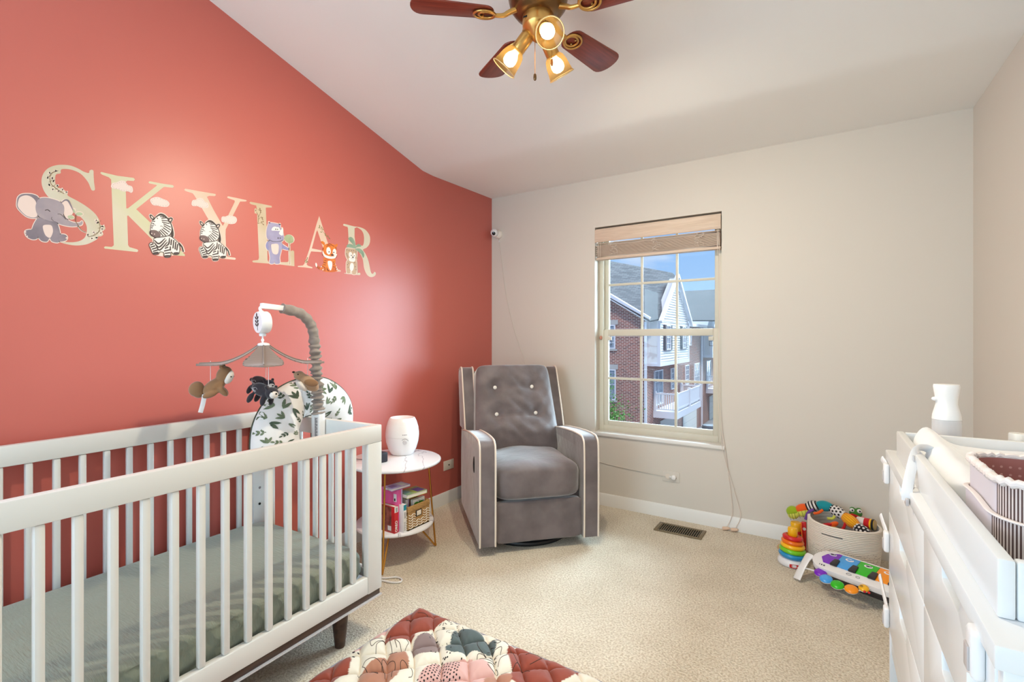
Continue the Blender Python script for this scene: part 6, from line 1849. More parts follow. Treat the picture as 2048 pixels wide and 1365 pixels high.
def resample(P_, n):
    L = [0]
    for i in range(len(P_)): L.append(L[-1] + (P_[(i + 1) % len(P_)] - P_[i]).length)
    out, j = [], 0
    for k in range(n):
        s_ = L[-1] * k / n
        while L[j + 1] < s_: j += 1
        f = (s_ - L[j]) / max(1e-9, L[j + 1] - L[j])
        out.append(P_[j].lerp(P_[(j + 1) % len(P_)], f))
    return out
chx, chy = (cd_x1 - cd_x0) / 2, (cd_y1 - cd_y0) / 2
NS_ = 420
def stripe_wall(nm, off, z0, zf, par):
    P_ = resample(rrect(chx - 0.002 + off, chy - 0.002 + off, 0.055 + off), NS_)
    b = MB()
    for i in range(NS_):
        p, q = P_[i], P_[(i + 1) % NS_]
        rows_ = [z0 + (zf(i) - z0) * k / 4 for k in range(5)]
        rows2 = [z0 + (zf((i + 1) % NS_) - z0) * k / 4 for k in range(5)]
        for k in range(4):
            b.add([(p.x, p.y, rows_[k]), (q.x, q.y, rows2[k]), (q.x, q.y, rows2[k + 1]), (p.x, p.y, rows_[k + 1])], [(0, 1, 2, 3)], (0 if i % 2 == 0 else 1) if not (p.x < -chx + 0.012 and p.y > -chy + 0.045) else 2)
    return b.build(nm, [ck_d, ck_l, ck_p], par, recalc=False), P_
w_, P1 = stripe_wall('outer_wall', -0.0065, 0.001, lambda i: 0.126, cdd)
pk_, P2 = stripe_wall('outer_pocket', -0.001, 0.001, lambda i: 0.078 + 0.004 * math.sin(i * 6.283 / 140), cdd)
b = MB(); b.tube([Vector((p.x, p.y, 0.078 + 0.004 * math.sin(i * 6.283 / 140))) for i, p in enumerate(P2) if i % 3 == 0], 0.0042, 8, closed=True, flat=0.5, up=(0, 0, 1)); b.V = [Vector((v.x, v.y, v.z)) for v in b.V]; b.build('pocket_trim', ck_t, cdd)
b = MB(); b.tube([Vector((p.x, p.y, 0.127 + 0.002 * math.sin(i * 0.9))) for i, p in enumerate(P1) if i % 3 == 0], 0.0062, 10, closed=True); b.build('rim_trim', ck_t, cdd)
PI_ = resample(rrect(chx - 0.016, chy - 0.016, 0.046), 72)
b = MB(); b.grid(lambda u, v: Vector((PI_[int(round(u * 72)) % 72].x, PI_[int(round(u * 72)) % 72].y, 0.004 + 0.122 * v)), 72, 6, cu=True); b.add([(p.x, p.y, 0.004) for p in PI_], [tuple(range(72))]); ln = b.build('lining', ck_i, cdd, recalc=False)
b = MB()
for i in range(72):
    p, q = PI_[i], PI_[(i + 1) % 72]
    d = (q - p).normalized(); nrm = Vector((-d.y, d.x, 0))
    for k in range(8):
        c_ = p + nrm * 0.0006 + Vector((0, 0, 0.02 + k * 0.013))
        if i % 1 == 0: b.add([c_ + d * 0.0022 * math.cos(t) + Vector((0, 0, 0.0022 * math.sin(t))) for t in [j * 6.283 / 6 for j in range(6)]], [tuple(range(6))])
b.build('lining_dots', M('lining_dot', (206, 160, 150), 0.85), ln, recalc=False)

# spray bottle and jar on the strip of dresser behind the tray
clear_p = M('clear_plastic', (240, 240, 242), 0.08, alpha=0.38)
frost = M('frosted_white', (236, 234, 232), 0.3)
sp = thing('spray_bottle', 'white waisted mist spray bottle with clear base behind the changing tray', 'bottle', (2.687, -1.6, DZ))
b = MB(); b.lathe([(0.0, 0.001), (0.032, 0.001), (0.0345, 0.005), (0.034, 0.05), (0.0325, 0.1085)], 36, sy=0.85); b.lathe([(0.0, 0.003), (0.0305, 0.003), (0.0325, 0.007), (0.032, 0.05), (0.0305, 0.1085)], 36, sy=0.85); b.build('clear_base', clear_p, sp, ang=60, recalc=False)
b = MB(); b.lathe([(0.0325, 0.109), (0.0315, 0.122), (0.0275, 0.138), (0.0242, 0.152), (0.0245, 0.165), (0.0275, 0.185), (0.0298, 0.202), (0.0285, 0.208), (0.0, 0.209)], 36, sy=0.85); b.lathe([(0.0, 0.109), (0.0325, 0.109)], 36, sy=0.85); b.build('spray_head', frost, sp, ang=60)
b = MB(); b.ell((-0.026, -0.004, 0.166), (0.008, 0.008, 0.006)); b.build('nozzle', frost, sp)
b = MB(); b.tube([(0.002, 0, 0.108), (0.004, 0, 0.012)], 0.0035, 8); b.build('dip_tube', frost, sp)
jr = thing('jar', 'small white lidded jar behind the changing tray at the right wall', 'jar', (2.832, -1.6, DZ))
b = MB(); b.lathe([(0, 0.0), (0.019, 0.0), (0.021, 0.003), (0.021, 0.062), (0.019, 0.066), (0, 0.066)], 28); b.build('body', frost, jr, ang=50)
b = MB(); b.lathe([(0, 0.0665), (0.0195, 0.0665), (0.0195, 0.082), (0.018, 0.085), (0, 0.085)], 28); b.build('lid', M('lid_cream', (240, 236, 228), 0.35), jr, ang=50)
# ------------------------------------------------------------------ ceiling fan
FX, FYY = 1.50, -1.842
CZ = ceil_z(FYY)
bronze = M('antique_brass_dark', (120, 92, 62), 0.3, metal=0.9)
brass = M('satin_brass', (206, 160, 92), 0.3, metal=0.9)
cherry = bpy.data.materials.new('cherry_blade')
cherry.use_nodes = True
nt = cherry.node_tree
pb = nt.nodes['Principled BSDF']; pb.inputs['Roughness'].default_value = 0.35
tc = nd(nt, 'ShaderNodeTexCoord'); mp = nd(nt, 'ShaderNodeMapping'); mp.inputs['Scale'].default_value = (6, 90, 20)
n1 = nd(nt, 'ShaderNodeTexNoise'); n1.inputs['Scale'].default_value = 1.0; n1.inputs['Detail'].default_value = 4
rp = nd(nt, 'ShaderNodeValToRGB'); rp.color_ramp.elements[0].position = .3; rp.color_ramp.elements[1].position = .7
rp.color_ramp.elements[0].color = rgb(104, 40, 28); rp.color_ramp.elements[1].color = rgb(142, 62, 44)
nt.links.new(tc.outputs['Object'], mp.inputs['Vector']); nt.links.new(mp.outputs['Vector'], n1.inputs['Vector']); nt.links.new(n1.outputs['Fac'], rp.inputs['Fac']); nt.links.new(rp.outputs['Color'], pb.inputs['Base Color'])
fan = thing('ceiling_fan', 'brass ceiling fan with cherry wood blades and three lit spotlights', 'ceiling fan', (FX, FYY, CZ))
def fz(z): return z - CZ
b = MB(); b.lathe([(0.0, fz(2.60)), (0.02, fz(2.60)), (0.055, fz(2.635)), (0.066, fz(2.665)), (0.068, fz(CZ + 0.018)), (0, fz(CZ + 0.018))], 36); b.build('canopy', bronze, fan, ang=50)
b = MB(); b.lathe([(0.0, fz(2.432)), (0.06, fz(2.434)), (0.085, fz(2.445)), (0.104, fz(2.47)), (0.112, fz(2.505)), (0.11, fz(2.54)), (0.09, fz(2.585)), (0.03, fz(2.605)), (0, fz(2.605))], 48); b.build('motor_housing', bronze, fan, ang=60)
b = MB(); b.lathe([(0.0, fz(2.345)), (0.014, fz(2.345)), (0.03, fz(2.358)), (0.042, fz(2.378)), (0.056, fz(2.392)), (0.0585, fz(2.40)), (0.0585, fz(2.437)), (0.054, fz(2.446)), (0.0, fz(2.446))], 48); b.build('light_fitter', brass, fan, ang=50)
b = MB(); b.box(-0.03, -0.014, -0.0575, -0.0565, fz(2.41), fz(2.416)); b.build('pull_switch', dark_hole, fan)
# one blade with its iron, copied round the hub
def blade_part(nm, mb, mat, ang_, par): 
    mb.xf(Matrix.Rotation(ang_, 4, 'Z')); return mb.build(nm, mat, par)
def blade_outline():
    L0, L1, w0, w1 = 0.165, 0.468, 0.05, 0.063
    pts = []
    for i in range(13):
        t_ = -math.pi / 2 + math.pi * i / 12
        pts.append((L1 - 0.045 + 0.045 * math.cos(t_) ** 0.8 if math.cos(t_) > 0 else L1 - 0.045, w1 * math.sin(t_)))
    for i in range(11):
        t_ = math.pi / 2 + math.pi * i / 10
        pts.append((L0 + 0.035 + 0.035 * math.cos(t_), w0 * math.sin(t_)))
    return pts
ZB = fz(2.432)
for k in range(5):
    a = R(4.6 + 72 * k)
    pitch = R(-12)
    rx = Matrix.Rotation(a, 4, 'Z') @ Matrix.Translation((0, 0, ZB)) @ Matrix.Rotation(pitch, 4, 'X')
    b = MB(); b.prism(blade_outline(), 0.0, 0.006); bo = b.build('blade', cherry, fan, bevel=0.0015, ang=40)
    bo.matrix_local = rx
    b = MB()
    for r0, wd, x0 in ((0.034, 1.15, 0.2), (0.024, 1.2, 0.193)):
        b.tube([(x0 + r0 * wd * math.cos(t_), r0 * math.sin(t_), -0.006) for t_ in [i * 6.283 / 28 for i in range(28)]], 0.0048, 8, closed=True)
    b.tube(spline([(0.082, 0, 0.022), (0.11, 0, 0.008), (0.13, 0, -0.003), (0.162, 0, -0.006)], 6), [0.011, 0.0108, 0.0105, 0.0102, 0.01, 0.0098, 0.0096, 0.0094, 0.0092, 0.009, 0.0088, 0.0086, 0.0084, 0.0082, 0.008, 0.0078, 0.0076, 0.0074, 0.0072], 10)
    for y in (-0.012, 0.012): b.cyl((0.205, y, -0.007), (0.205, y, -0.0005), 0.004, 8)
    bi = b.build('blade_iron', brass, fan, ang=60)
    bi.matrix_local = rx
# spot lamps
shade_m = bpy.data.materials.new('gold_mesh_shade')
shade_m.use_nodes = True
nt = shade_m.node_tree; nt.nodes.clear()
o_ = nd(nt, 'ShaderNodeOutputMaterial')
mx1, mx2 = nd(nt, 'ShaderNodeMixShader'), nd(nt, 'ShaderNodeMixShader')
tp = nd(nt, 'ShaderNodeBsdfTransparent'); tl_ = nd(nt, 'ShaderNodeBsdfTranslucent'); df = nd(nt, 'ShaderNodeBsdfDiffuse')
tl_.inputs['Color'].default_value = (0.30, 0.19, 0.06, 1); df.inputs['Color'].default_value = (0.30, 0.18, 0.06, 1)
mx1.inputs[0].default_value = 0.4
nt.links.new(tl_.outputs[0], mx1.inputs[1]); nt.links.new(df.outputs[0], mx1.inputs[2])
mx2.inputs[0].default_value = 0.68
nt.links.new(tp.outputs[0], mx2.inputs[1]); nt.links.new(mx1.outputs[0], mx2.inputs[2]); nt.links.new(mx2.outputs[0], o_.inputs[0])
BULB_STR = 13.0
bulb_m = M('lit_bulb', (255, 240, 214), 0.3, emit=(255, 232, 190), estr=BULB_STR)
rim_m = M('shade_rim', (236, 206, 150), 0.4, metal=0.3)
for az, tl2 in ((-45, 50), (75, 40), (195, 42)):
    d = Vector((math.cos(R(az)) * math.sin(R(tl2)), math.sin(R(az)) * math.sin(R(tl2)), -math.cos(R(tl2))))
    base = Vector((math.cos(R(az)) * 0.028, math.sin(R(az)) * 0.028, fz(2.385)))
    b = MB(); b.lathe([(0.012, 0.0), (0.022, 0.008), (0.026, 0.022), (0.026, 0.078), (0.022, 0.086), (0.0, 0.086)], 28, base, axis=d); lo_ = b.build('lamp_socket', brass, fan, ang=50)
    ring_ = base + d * 0.084
    b = MB(); b.lathe([(0.026, -0.004), (0.036, 0.008), (0.042, 0.03), (0.044, 0.05), (0.047, 0.068), (0.05, 0.076)], 36, ring_, axis=d)
    b.F = [f for f in b.F if len(f) == 4]; b.I = b.I[:len(b.F)]
    b.build('lamp_shade', shade_m, lo_, recalc=True)
    b = MB(); b.torus(ring_ + d * 0.076, 0.05, 0.0018, 36, 8, axis=d); b.build('shade_rim', rim_m, lo_)
    b = MB(); b.lathe([(0.011, 0.0), (0.013, 0.006), (0.022, 0.02), (0.0255, 0.034), (0.0235, 0.048), (0.014, 0.058), (0, 0.061)], 24, ring_ + d * 0.002, axis=d); b.build('bulb', bulb_m, lo_)
    lamp = bpy.data.lights.new('lamp_light', 'SPOT'); lamp.energy = BULB; lamp.color = (1.0, 0.90, 0.68); lamp.spot_size = R(158); lamp.spot_blend = 1.0; lamp.shadow_soft_size = 0.02
    lob = bpy.data.objects.new('lamp_light', lamp); COL.objects.link(lob)
    lob.location = fan.location + ring_ + d * 0.08; lob.rotation_euler = d.to_track_quat('-Z', 'Y').to_euler()
# pull chains
rtv = Vector((0.8423, 0.539, 0)); nrv = Vector((0.495, -0.87, 0))
def chain(off, z0, z1, mat, fob_r, fob_l):
    p = off
    b = MB()
    b.tube([Vector((p.x, p.y, fz(z0))), Vector((p.x, p.y, fz(z1 + fob_l * 0.5)))], 0.0011, 6)
    co = b.build('pull_chain', gold, fan)
    b = MB(); b.lathe([(0.001, fob_l / 2), (fob_r * .8, fob_l / 2 - 0.004), (fob_r, 0.0), (fob_r * .9, -fob_l / 2 + 0.004), (fob_r * .4, -fob_l / 2)], 14, (p.x, p.y, fz(z1))); b.build('chain_fob', mat, co)
chain(rtv * -0.012 + nrv * 0.036, 2.40, 2.192, bronze, 0.006, 0.026)
chain(rtv * 0.05 + nrv * 0.028, 2.41, 2.25, M('amber_fob', (170, 96, 30), 0.3), 0.0045, 0.028)
# ------------------------------------------------------------------ outside the window: brick townhouses
def brick_mat(name, ax):
    m = bpy.data.materials.new(name)
    m.use_nodes = True
    nt = m.node_tree
    pb = nt.nodes['Principled BSDF']; pb.inputs['Roughness'].default_value = 0.85
    tc = nd(nt, 'ShaderNodeTexCoord'); sx = nd(nt, 'ShaderNodeSeparateXYZ'); cx = nd(nt, 'ShaderNodeCombineXYZ')
    nt.links.new(tc.outputs['Object'], sx.inputs[0]); nt.links.new(sx.outputs[ax], cx.inputs[0]); nt.links.new(sx.outputs[2], cx.inputs[1])
    bt = nd(nt, 'ShaderNodeTexBrick'); bt.offset = 0.5
    bt.inputs['Scale'].default_value = 1.0
    bt.inputs['Brick Width'].default_value = 0.29; bt.inputs['Row Height'].default_value = 0.098; bt.inputs['Mortar Size'].default_value = 0.017
    bt.inputs['Color1'].default_value = rgb(150, 88, 76); bt.inputs['Color2'].default_value = rgb(104, 66, 62); bt.inputs['Mortar'].default_value = rgb(196, 172, 160)
    nt.links.new(cx.outputs[0], bt.inputs['Vector']); nt.links.new(bt.outputs['Color'], pb.inputs['Base Color'])
    return m
def shingle_mat():
    m = bpy.data.materials.new('grey_shingles')
    m.use_nodes = True
    nt = m.node_tree
    pb = nt.nodes['Principled BSDF']; pb.inputs['Roughness'].default_value = 0.9
    tc = nd(nt, 'ShaderNodeTexCoord'); sx = nd(nt, 'ShaderNodeSeparateXYZ'); cx = nd(nt, 'ShaderNodeCombineXYZ')
    nt.links.new(tc.outputs['Object'], sx.inputs[0]); nt.links.new(sx.outputs[0], cx.inputs[0]); nt.links.new(sx.outputs[2], cx.inputs[1])
    bt = nd(nt, 'ShaderNodeTexBrick'); bt.inputs['Scale'].default_value = 1.0
    bt.inputs['Brick Width'].default_value = 0.3; bt.inputs['Row Height'].default_value = 0.085; bt.inputs['Mortar Size'].default_value = 0.008
    bt.inputs['Color1'].default_value = rgb(70, 70, 74); bt.inputs['Color2'].default_value = rgb(98, 97, 100); bt.inputs['Mortar'].default_value = rgb(58, 58, 60)
    nt.links.new(cx.outputs[0], bt.inputs['Vector']); nt.links.new(bt.outputs['Color'], pb.inputs['Base Color'])
    return m
brA, brB, shg = brick_mat('brick_facing', 0), brick_mat('brick_side', 1), shingle_mat()
sid = M('white_siding', (204, 202, 202), 0.6); wtr = M('house_trim', (214, 214, 220), 0.5); shut = M('dark_shutter', (52, 54, 64), 0.6)
stone = M('limestone', (176, 172, 168), 0.8); wgl = M('house_glass', (150, 160, 172), 0.15, var=(116, 126, 140), vscale=3); gar = M('garage_white', (214, 212, 208), 0.6)
XB, YA = -6.57, 25.3
GZ = -6.3
ground = M('asphalt', (120, 120, 126), 0.9, var=(138, 138, 142), vscale=1.5)
b = MB(); b.box(-60, 40, 1.5, 120, GZ - 0.3, GZ)
tag(struct(b.build('ground', ground)), 'grey paved lane between the brick townhouses', 'ground')

def house_window(h, plane, c0, c1, z0, z1, nm='window', shutters=False, bars=(1, 2), off=0.0):
    """plane 'A': faces -Y at y=off; 'B': faces +X at x=off."""
    def bx(b, u0, u1, w0, w1, d0, d1, mi=0):
        if plane == 'A': b.box(u0, u1, off - d1, off - d0, w0, w1, mi)
        else: b.box(off + d0, off + d1, u0, u1, w0, w1, mi)
    b = MB()
    f = 0.07
    bx(b, c0, c0 + f, z0, z1, 0.0, 0.09); bx(b, c1 - f, c1, z0, z1, 0.0, 0.09); bx(b, c0 + f, c1 - f, z1 - f, z1, 0.0, 0.09); bx(b, c0 + f, c1 - f, z0, z0 + f, 0.0, 0.09)
    for k in range(1, bars[0] + 1):
        u = c0 + (c1 - c0) * k / (bars[0] + 1); bx(b, u - 0.02, u + 0.02, z0 + f, z1 - f, 0.0, 0.07)
    for k in range(1, bars[1] + 1):
        w = z0 + (z1 - z0) * k / (bars[1] + 1); bx(b, c0 + f, c1 - f, w - 0.02, w + 0.02, 0.0, 0.068)
    wo = b.build(nm, wtr, h)
    b = MB(); bx(b, c0 + f, c1 - f, z0 + f, z1 - f, 0.001, 0.04); b.build('pane', wgl, wo)
    if shutters:
        for u0, u1 in ((c0 - 0.4, c0 - 0.03), (c1 + 0.03, c1 + 0.4)):
            b = MB(); bx(b, u0, u1, z0 - 0.02, z1 + 0.02, 0.0, 0.06); b.build('shutter', shut, h)
def siding(b, y0, y1, z0, z1, x, ztop=None):
    z = z0
    while z < z1 - 0.02:
        ze = min(z + 0.16, z1)
        b.hexa([(x - 0.1, y0, z), (x + 0.03, y0, z), (x + 0.03, y1, z), (x - 0.1, y1, z)], [(x - 0.1, y0, ze), (x, y0, ze), (x, y1, ze), (x - 0.1, y1, ze)]); z += 0.16
def unit(h, dy, first):
    """bay, balcony, doors and garage of one house along the +X facing facade."""
    bx0, bx1 = XB, XB + 0.77
    y0, y1, z0, z1 = 25.67 + dy, 33.05 + dy, -0.39, 2.32
    b = MB(); b.box(bx0 + 0.001, bx1 - 0.08, y0 + 0.05, y1 - 0.05, z0 + 0.02, z1); siding(b, y0 + 0.12, y1 - 0.12, z0 + 0.25, z1, bx1 - 0.03)
    yc, zp = (y0 + y1) / 2, 5.25
    z = z1
    while z < zp - 0.1:                                     # gable clapboards
        f0, f1 = (zp - z) / (zp - z1), (zp - min(z + 0.16, zp)) / (zp - z1)
        h0, h1 = (y1 - y0) / 2 * f0, (y1 - y0) / 2 * f1
        b.hexa([(bx1 - 0.4, yc - h0, z), (bx1 + 0.0, yc - h0, z), (bx1 + 0.0, yc + h0, z), (bx1 - 0.4, yc + h0, z)], [(bx1 - 0.4, yc - h1, z + 0.16), (bx1 - 0.03, yc - h1, z + 0.16), (bx1 - 0.03, yc + h1, z + 0.16), (bx1 - 0.4, yc + h1, z + 0.16)]); z += 0.16
    b.build('siding_bay', sid, h)
    b = MB()
    for y in (y0, y1 - 0.14): b.box(bx1 - 0.16, bx1 + 0.02, y, y + 0.14, z0 + 0.22, z1)
    b.box(bx0, bx1 + 0.03, y0 - 0.02, y1 + 0.02, z0 - 0.02, z0 + 0.22)
    b.box(bx0 + 0.001, bx0 + 0.12, y0 - 0.02, y0 + 0.05, z0 + 0.22, z1)
    b.build('corner_trim', wtr, h)
    b = MB()
    for s_ in (-1, 1):
        b.bar((bx1 + 0.12, yc, zp + 0.16), (bx1 + 0.12, yc + s_ * (y1 - y0) * 0.545, z1 - 0.1), 0.2, 0.2, up=(0, 0, 1))
    b.build('gable_fascia', wtr, h)
    house_window(h, 'B', 26.85 + dy, 27.85 + dy, 0.55, 2.08, shutters=True, bars=(1, 3), off=bx1)
    house_window(h, 'B', 30.95 + dy, 31.85 + dy, 0.55, 2.08, shutters=True, bars=(1, 3), off=bx1)
    house_window(h, 'B', 27.0 + dy, 28.85 + dy, -3.0, -0.76, 'patio_door', bars=(1, 2), off=XB)
    house_window(h, 'B', 30.95 + dy, 31.75 + dy, -2.3, -0.8, bars=(1, 3), off=XB)
    house_window(h, 'B', 35.1 + dy, 36.2 + dy, -2.3, -0.8, bars=(1, 3), off=XB)
    house_window(h, 'B', 38.2 + dy, 40.1 + dy, -3.0, -0.8, 'patio_door', bars=(2, 3), off=XB)
    house_window(h, 'B', 35.3 + dy, 37.0 + dy, 0.7, 2.1, bars=(1, 2), off=XB)
    for a0, a1 in ((28.4, 32.2), (34.4, 39.0)):
        b = MB()
        for k in range(4): b.box(XB + 0.001, XB + 0.05, a0 + dy, a1 + dy, GZ + 0.001 + k * 0.55, GZ + 0.53 + k * 0.55)
        b.build('garage_door', gar, h)
    # balcony
    fx, a0, a1, zf, zr = -5.09, 26.9 + dy, 33.6 + dy, -3.25, -2.12
    b = MB(); b.box(XB + 0.001, fx, a0, a1, zf - 0.42, zf); bal = b.build('balcony', wtr, h)
    for x, y in ((XB + 0.1, a0 + 0.06), (fx - 0.06, a0 + 0.06), (fx - 0.06, (a0 + a1) / 2), (fx - 0.06, a1 - 0.06), (XB + 0.1, a1 - 0.06)):
        b = MB(); b.box(x - 0.075, x + 0.075, y - 0.075, y + 0.075, zf, zr + 0.1); b.build('balcony_post', wtr, bal)
    b = MB()
    for y in (a0 + 0.06, a1 - 0.06):
        b.box(XB + 0.12, fx - 0.1, y - 0.04, y + 0.04, zr - 0.09, zr); b.box(XB + 0.12, fx - 0.1, y - 0.04, y + 0.04, zf + 0.09, zf + 0.16)
        x = XB + 0.25
        while x < fx - 0.15: b.box(x - 0.025, x + 0.025, y - 0.025, y + 0.025, zf + 0.15, zr - 0.08); x += 0.135
    b.box(fx - 0.1, fx - 0.02, a0 + 0.1, a1 - 0.1, zr - 0.09, zr); b.box(fx - 0.1, fx - 0.02, a0 + 0.1, a1 - 0.1, zf + 0.14, zf + 0.24)
    y = a0 + 0.2
    while y < a1 - 0.15: b.box(fx - 0.09, fx - 0.03, y - 0.055, y + 0.055, zf + 0.23, zr - 0.08); y += 0.13
    b.build('balcony_railing', wtr, bal)

h1 = thing('townhouse', 'nearer brick townhouse with white siding bay and gable outside the window', 'house', (0, 0, 0))
# facing wall with its rake
b = MB(); b.prism([(-15.0, GZ), (XB, GZ), (XB, 2.28), (-9.04, 3.78), (-15.0, 7.3)], YA, YA + 0.4, fn=lambda x, z, y: (x, y, z)); b.build('brick_wall', brA, h1)
b = MB(); b.box(XB - 0.3, XB, YA + 0.401, 41.0, GZ, 2.3); b.build('brick_wall', brB, h1)
b = MB(); b.box(-15.0, XB + 0.03, YA - 0.04, YA - 0.001, GZ, -4.05); b.build('stone_base', stone, h1)
b = MB(); b.hexa([(-15.0, YA - 0.35, 7.35), (-6.2, YA - 0.35, 2.2), (-6.2, YA + 0.3, 2.2), (-15.0, YA + 0.3, 7.35)], [(-15.0, YA - 0.35, 7.85), (-6.2, YA - 0.35, 2.5), (-6.2, YA + 0.3, 2.5), (-15.0, YA + 0.3, 7.85)]); b.build('rake_board', wtr, h1)
n_ = Vector((9.6, -9.147, 16.44)).normalized()
rp_ = [Vector(p) for p in ((-15.0, 25.0, 7.43), (-6.15, 24.9, 2.3), (-5.695, 25.826, 2.456), (-6.167, 30.855, 5.53), (-6.457, 31.064, 5.815), (-13.5, 26.5, 7.39))]
b = MB(); b.add([p for p in rp_] + [p - n_ * 0.12 for p in rp_], [tuple(range(6)), tuple(range(11, 5, -1))] + [(i, (i + 1) % 6, 6 + (i + 1) % 6, 6 + i) for i in range(6)]); b.build('roof', shg, h1)
b = MB(); b.box(-6.55, -5.65, YA + 0.3, 25.75, 2.28, 2.46); b.box(XB, XB + 0.35, 33.2, 41.0, 2.2, 2.42); b.build('gutter', wtr, h1)
b = MB(); b.box(XB - 0.02, XB + 0.12, YA - 0.14, YA - 0.042, GZ, 2.25); b.build('downspout', wtr, h1)
b = MB(); b.tube([(XB + 0.08, 40.8, GZ), (XB + 0.08, 40.8, 1.9), (XB + 0.2, 40.2, 2.2)], 0.09, 8); b.build('downspout', wtr, h1)
house_window(h1, 'A', -9.55, -8.42, 0.62, 2.1, bars=(2, 3), off=YA)
house_window(h1, 'A', -9.55, -8.38, -2.55, -0.65, bars=(0, 1), off=YA)
b = MB()
for z in (2.1, -0.65): b.box(-9.75, -8.25, YA - 0.06, YA - 0.001, z + 0.01, z + 0.3)
for z in (0.62, -2.55): b.box(-9.7, -8.3, YA - 0.08, YA - 0.001, z - 0.12, z - 0.005)
b.build('stone_lintel', stone, h1)
unit(h1, 0.0, True)
h2 = thing('townhouse', 'farther brick townhouse of the same row behind the siding gable', 'house', (0, 0, 0))
b = MB(); b.box(XB - 0.3, XB, 41.01, 60.0, GZ, 2.3); b.build('brick_wall', brB, h2)
unit(h2, 16.05, False)
b = MB()
rq = [Vector((-7.9, 35.7, 2.72)), Vector((-4.1, 39.8, 2.75)), Vector((-4.85, 44.5, 5.8)), Vector((-8.076, 40.374, 5.381)), Vector((-8.9, 38.35, 4.7))]
nq = (rq[1] - rq[0]).cross(rq[2] - rq[0]).normalized()
if nq.z < 0: nq = -nq
b.add([p for p in rq] + [p - nq * 0.12 for p in rq], [tuple(range(5)), tuple(range(9, 4, -1))] + [(i, (i + 1) % 5, 5 + (i + 1) % 5, 5 + i) for i in range(5)]); b.build('roof', shg, h2)
b = MB(); b.box(XB, XB + 0.35, 41.0, 60.0, 2.2, 2.42); b.build('gutter', wtr, h2)
shade_row = thing('townhouse', 'unseen brick row added across the lane to shade the facing houses', 'house', (0, 0, 0))  # out-of-view block, added to keep the sky glow off the facades
b = MB(); b.box(5.0, 15.0, 36.0, 90.0, GZ, 14.5); b.build('brick_wall', brB, shade_row)
b = MB(); b.prism([(4.5, 14.5), (15.5, 14.5), (10.0, 19.5)], 35.6, 90.4, fn=lambda x, z, y: (x, y, z)); b.build('roof', shg, shade_row)
ac = thing('air_conditioner', 'grey outdoor air-conditioning unit under the far balcony', 'air conditioner', (-4.85, 35.4, GZ))
b = MB(); b.lathe([(0.52, 0.0), (0.52, 1.0), (0.48, 1.05), (0, 1.05)], 28); b.build('casing', M('ac_grey', (92, 98, 108), 0.6), ac, ang=40)
b = MB()
for k in range(6): b.torus((0, 0, 0.12 + k * 0.15), 0.525, 0.012, 28, 6)
b.build('louvre_rings', M('ac_dark', (62, 66, 74), 0.6), ac)
tree = thing('shrub', 'bright green leafy tree growing against the brick townhouse wall', 'tree', (-8.05, 22.6, GZ))
b = MB(); b.tube(spline([(0, 0, 0), (0.05, 0, 1.5), (-0.05, 0.05, 3.2), (0.0, 0, 5.2)], 5), [0.07 - 0.0035 * i for i in range(16)], 8); b.build('trunk', M('bark', (92, 74, 58), 0.9), tree)
random.seed(21)
b = MB()
for k in range(2600):
    if k < 1900:
        c_ = Vector((random.gauss(0.0, 0.62), random.gauss(0, 0.5), 2.9 + random.gauss(0, 0.45) + 0.2))
    else:
        c_ = Vector((random.gauss(-0.1, 0.28), random.gauss(0, 0.3), 3.6 + random.random() * 2.0))
    a, e = random.uniform(0, 6.283), random.uniform(-0.9, 0.9)
    d = Vector((math.cos(a) * math.cos(e), math.sin(a) * math.cos(e), math.sin(e)))
    s_ = d.orthogonal().normalized() if random.random() < .5 else d.cross(Vector((0, 0, 1))).normalized()
    L_ = random.uniform(0.1, 0.17)
    b.add([c_, c_ + d * L_ * 0.5 + s_ * L_ * 0.28, c_ + d * L_, c_ + d * L_ * 0.5 - s_ * L_ * 0.28], [(0, 1, 2, 3)])
fo = b.build('foliage', M('leaf_green', (96, 152, 60), 0.6, var=(62, 116, 44), vscale=3), tree, recalc=False, flat=True)

# ------------------------------------------------------------------ sky and light
wd = bpy.data.worlds.new('sky')
sc.world = wd
wd.use_nodes = True
nt = wd.node_tree
bg = nt.nodes['Background']
tc = nd(nt, 'ShaderNodeTexCoord'); sx = nd(nt, 'ShaderNodeSeparateXYZ')
nt.links.new(tc.outputs['Generated'], sx.inputs[0])
gr = nd(nt, 'ShaderNodeValToRGB')
gr.color_ramp.elements[0].position = 0.0; gr.color_ramp.elements[0].color = rgb(176, 214, 252)
gr.color_ramp.elements[1].position = 0.45; gr.color_ramp.elements[1].color = rgb(104, 170, 248)
nt.links.new(sx.outputs[2], gr.inputs['Fac'])
mp = nd(nt, 'ShaderNodeMapping'); mp.inputs['Scale'].default_value = (3, 3, 9)
cn_ = nd(nt, 'ShaderNodeTexNoise'); cn_.inputs['Scale'].default_value = 2.2; cn_.inputs['Detail'].default_value = 6
nt.links.new(tc.outputs['Generated'], mp.inputs[0]); nt.links.new(mp.outputs[0], cn_.inputs['Vector'])
cr_ = nd(nt, 'ShaderNodeValToRGB'); cr_.color_ramp.elements[0].position = 0.5; cr_.color_ramp.elements[1].position = 0.8
nt.links.new(cn_.outputs['Fac'], cr_.inputs['Fac'])
mxc = nd(nt, 'ShaderNodeMix', data_type='RGBA'); mxc.inputs[7].default_value = rgb(240, 246, 253)
nt.links.new(cr_.outputs['Color'], mxc.inputs['Factor']); nt.links.new(gr.outputs['Color'], mxc.inputs[6])
nt.links.new(mxc.outputs[2], bg.inputs['Color'])
bg.inputs['Strength'].default_value = WORLD_STR

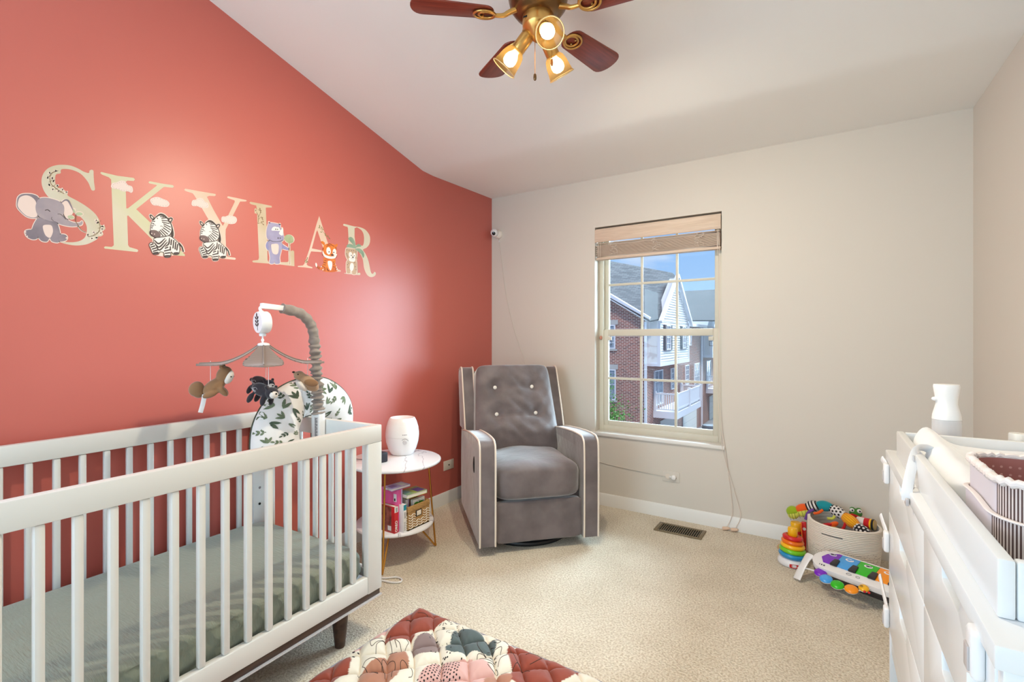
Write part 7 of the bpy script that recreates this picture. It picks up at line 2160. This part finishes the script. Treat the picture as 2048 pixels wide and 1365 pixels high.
def sun(name, direction, strength, angle, color):
    l = bpy.data.lights.new(name, 'SUN'); l.energy = strength; l.angle = R(angle); l.color = color[:3]
    o = bpy.data.objects.new(name, l); COL.objects.link(o)
    o.rotation_euler = Vector(direction).to_track_quat('-Z', 'Y').to_euler()
    return o
# bright hazy sky behind the townhouses pours in through the window
sun('sky_glow_light', (-0.47, -0.77, -0.43), SUN_STR, 68, (0.62, 0.86, 1.0))
# high sun from behind our own building lights the facades across the lane
sun('high_sun', (-0.30, 0.46, -0.84), 2.4, 6, (1.0, 0.9, 0.78))
# fill lamp set in the added rear window to brighten the room
l = bpy.data.lights.new('rear_fill_light', 'AREA'); l.shape = 'RECTANGLE'; l.size = RX1 - RX0 - 0.1; l.size_y = RZ1 - RZ0 - 0.1; l.energy = REAR_W; l.color = (0.60, 0.85, 1.0)
o = bpy.data.objects.new('rear_fill_light', l); COL.objects.link(o)
o.location = ((RX0 + RX1) / 2, YB - 0.06, (RZ0 + RZ1) / 2); o.rotation_euler = (R(90), 0, 0)

l = bpy.data.lights.new('side_fill_light', 'AREA'); l.shape = 'RECTANGLE'; l.size = SX1 - SX0 - 0.1; l.size_y = SZ1 - SZ0 - 0.1; l.energy = SIDE_W; l.color = (0.60, 0.85, 1.0)  # fill lamp in the added side window, brightens right wall and dresser
o = bpy.data.objects.new('side_fill_light', l); COL.objects.link(o)
o.location = (-0.06, (SX0 + SX1) / 2, (SZ0 + SZ1) / 2); o.rotation_euler = (R(90), 0, R(-90))

# ------------------------------------------------------------------ camera
cm = bpy.data.cameras.new('camera')
cm.sensor_width = 36.0
cm.lens = CAM_F / 2048 * 36.0
cm.shift_y = -(682.5 - CAM_PY) / 2048
cm.clip_start = 0.02; cm.clip_end = 400
co = bpy.data.objects.new('camera', cm); COL.objects.link(co)
co.location = CAM
co.rotation_euler = (R(90), 0, YAW)
sc.camera = co
sc.view_settings.view_transform = 'Standard'
sc.view_settings.look = 'None'
sc.view_settings.exposure = EXPO
sc.view_settings.gamma = 1.0
sc.view_settings.use_curve_mapping = False
sc.cycles.max_bounces = 8
sc.cycles.diffuse_bounces = 5
sc.cycles.transparent_max_bounces = 12
sc.cycles.sample_clamp_indirect = 6.0
sc.cycles.caustics_reflective = False
sc.cycles.caustics_refractive = False
sc.cycles.use_denoising = True
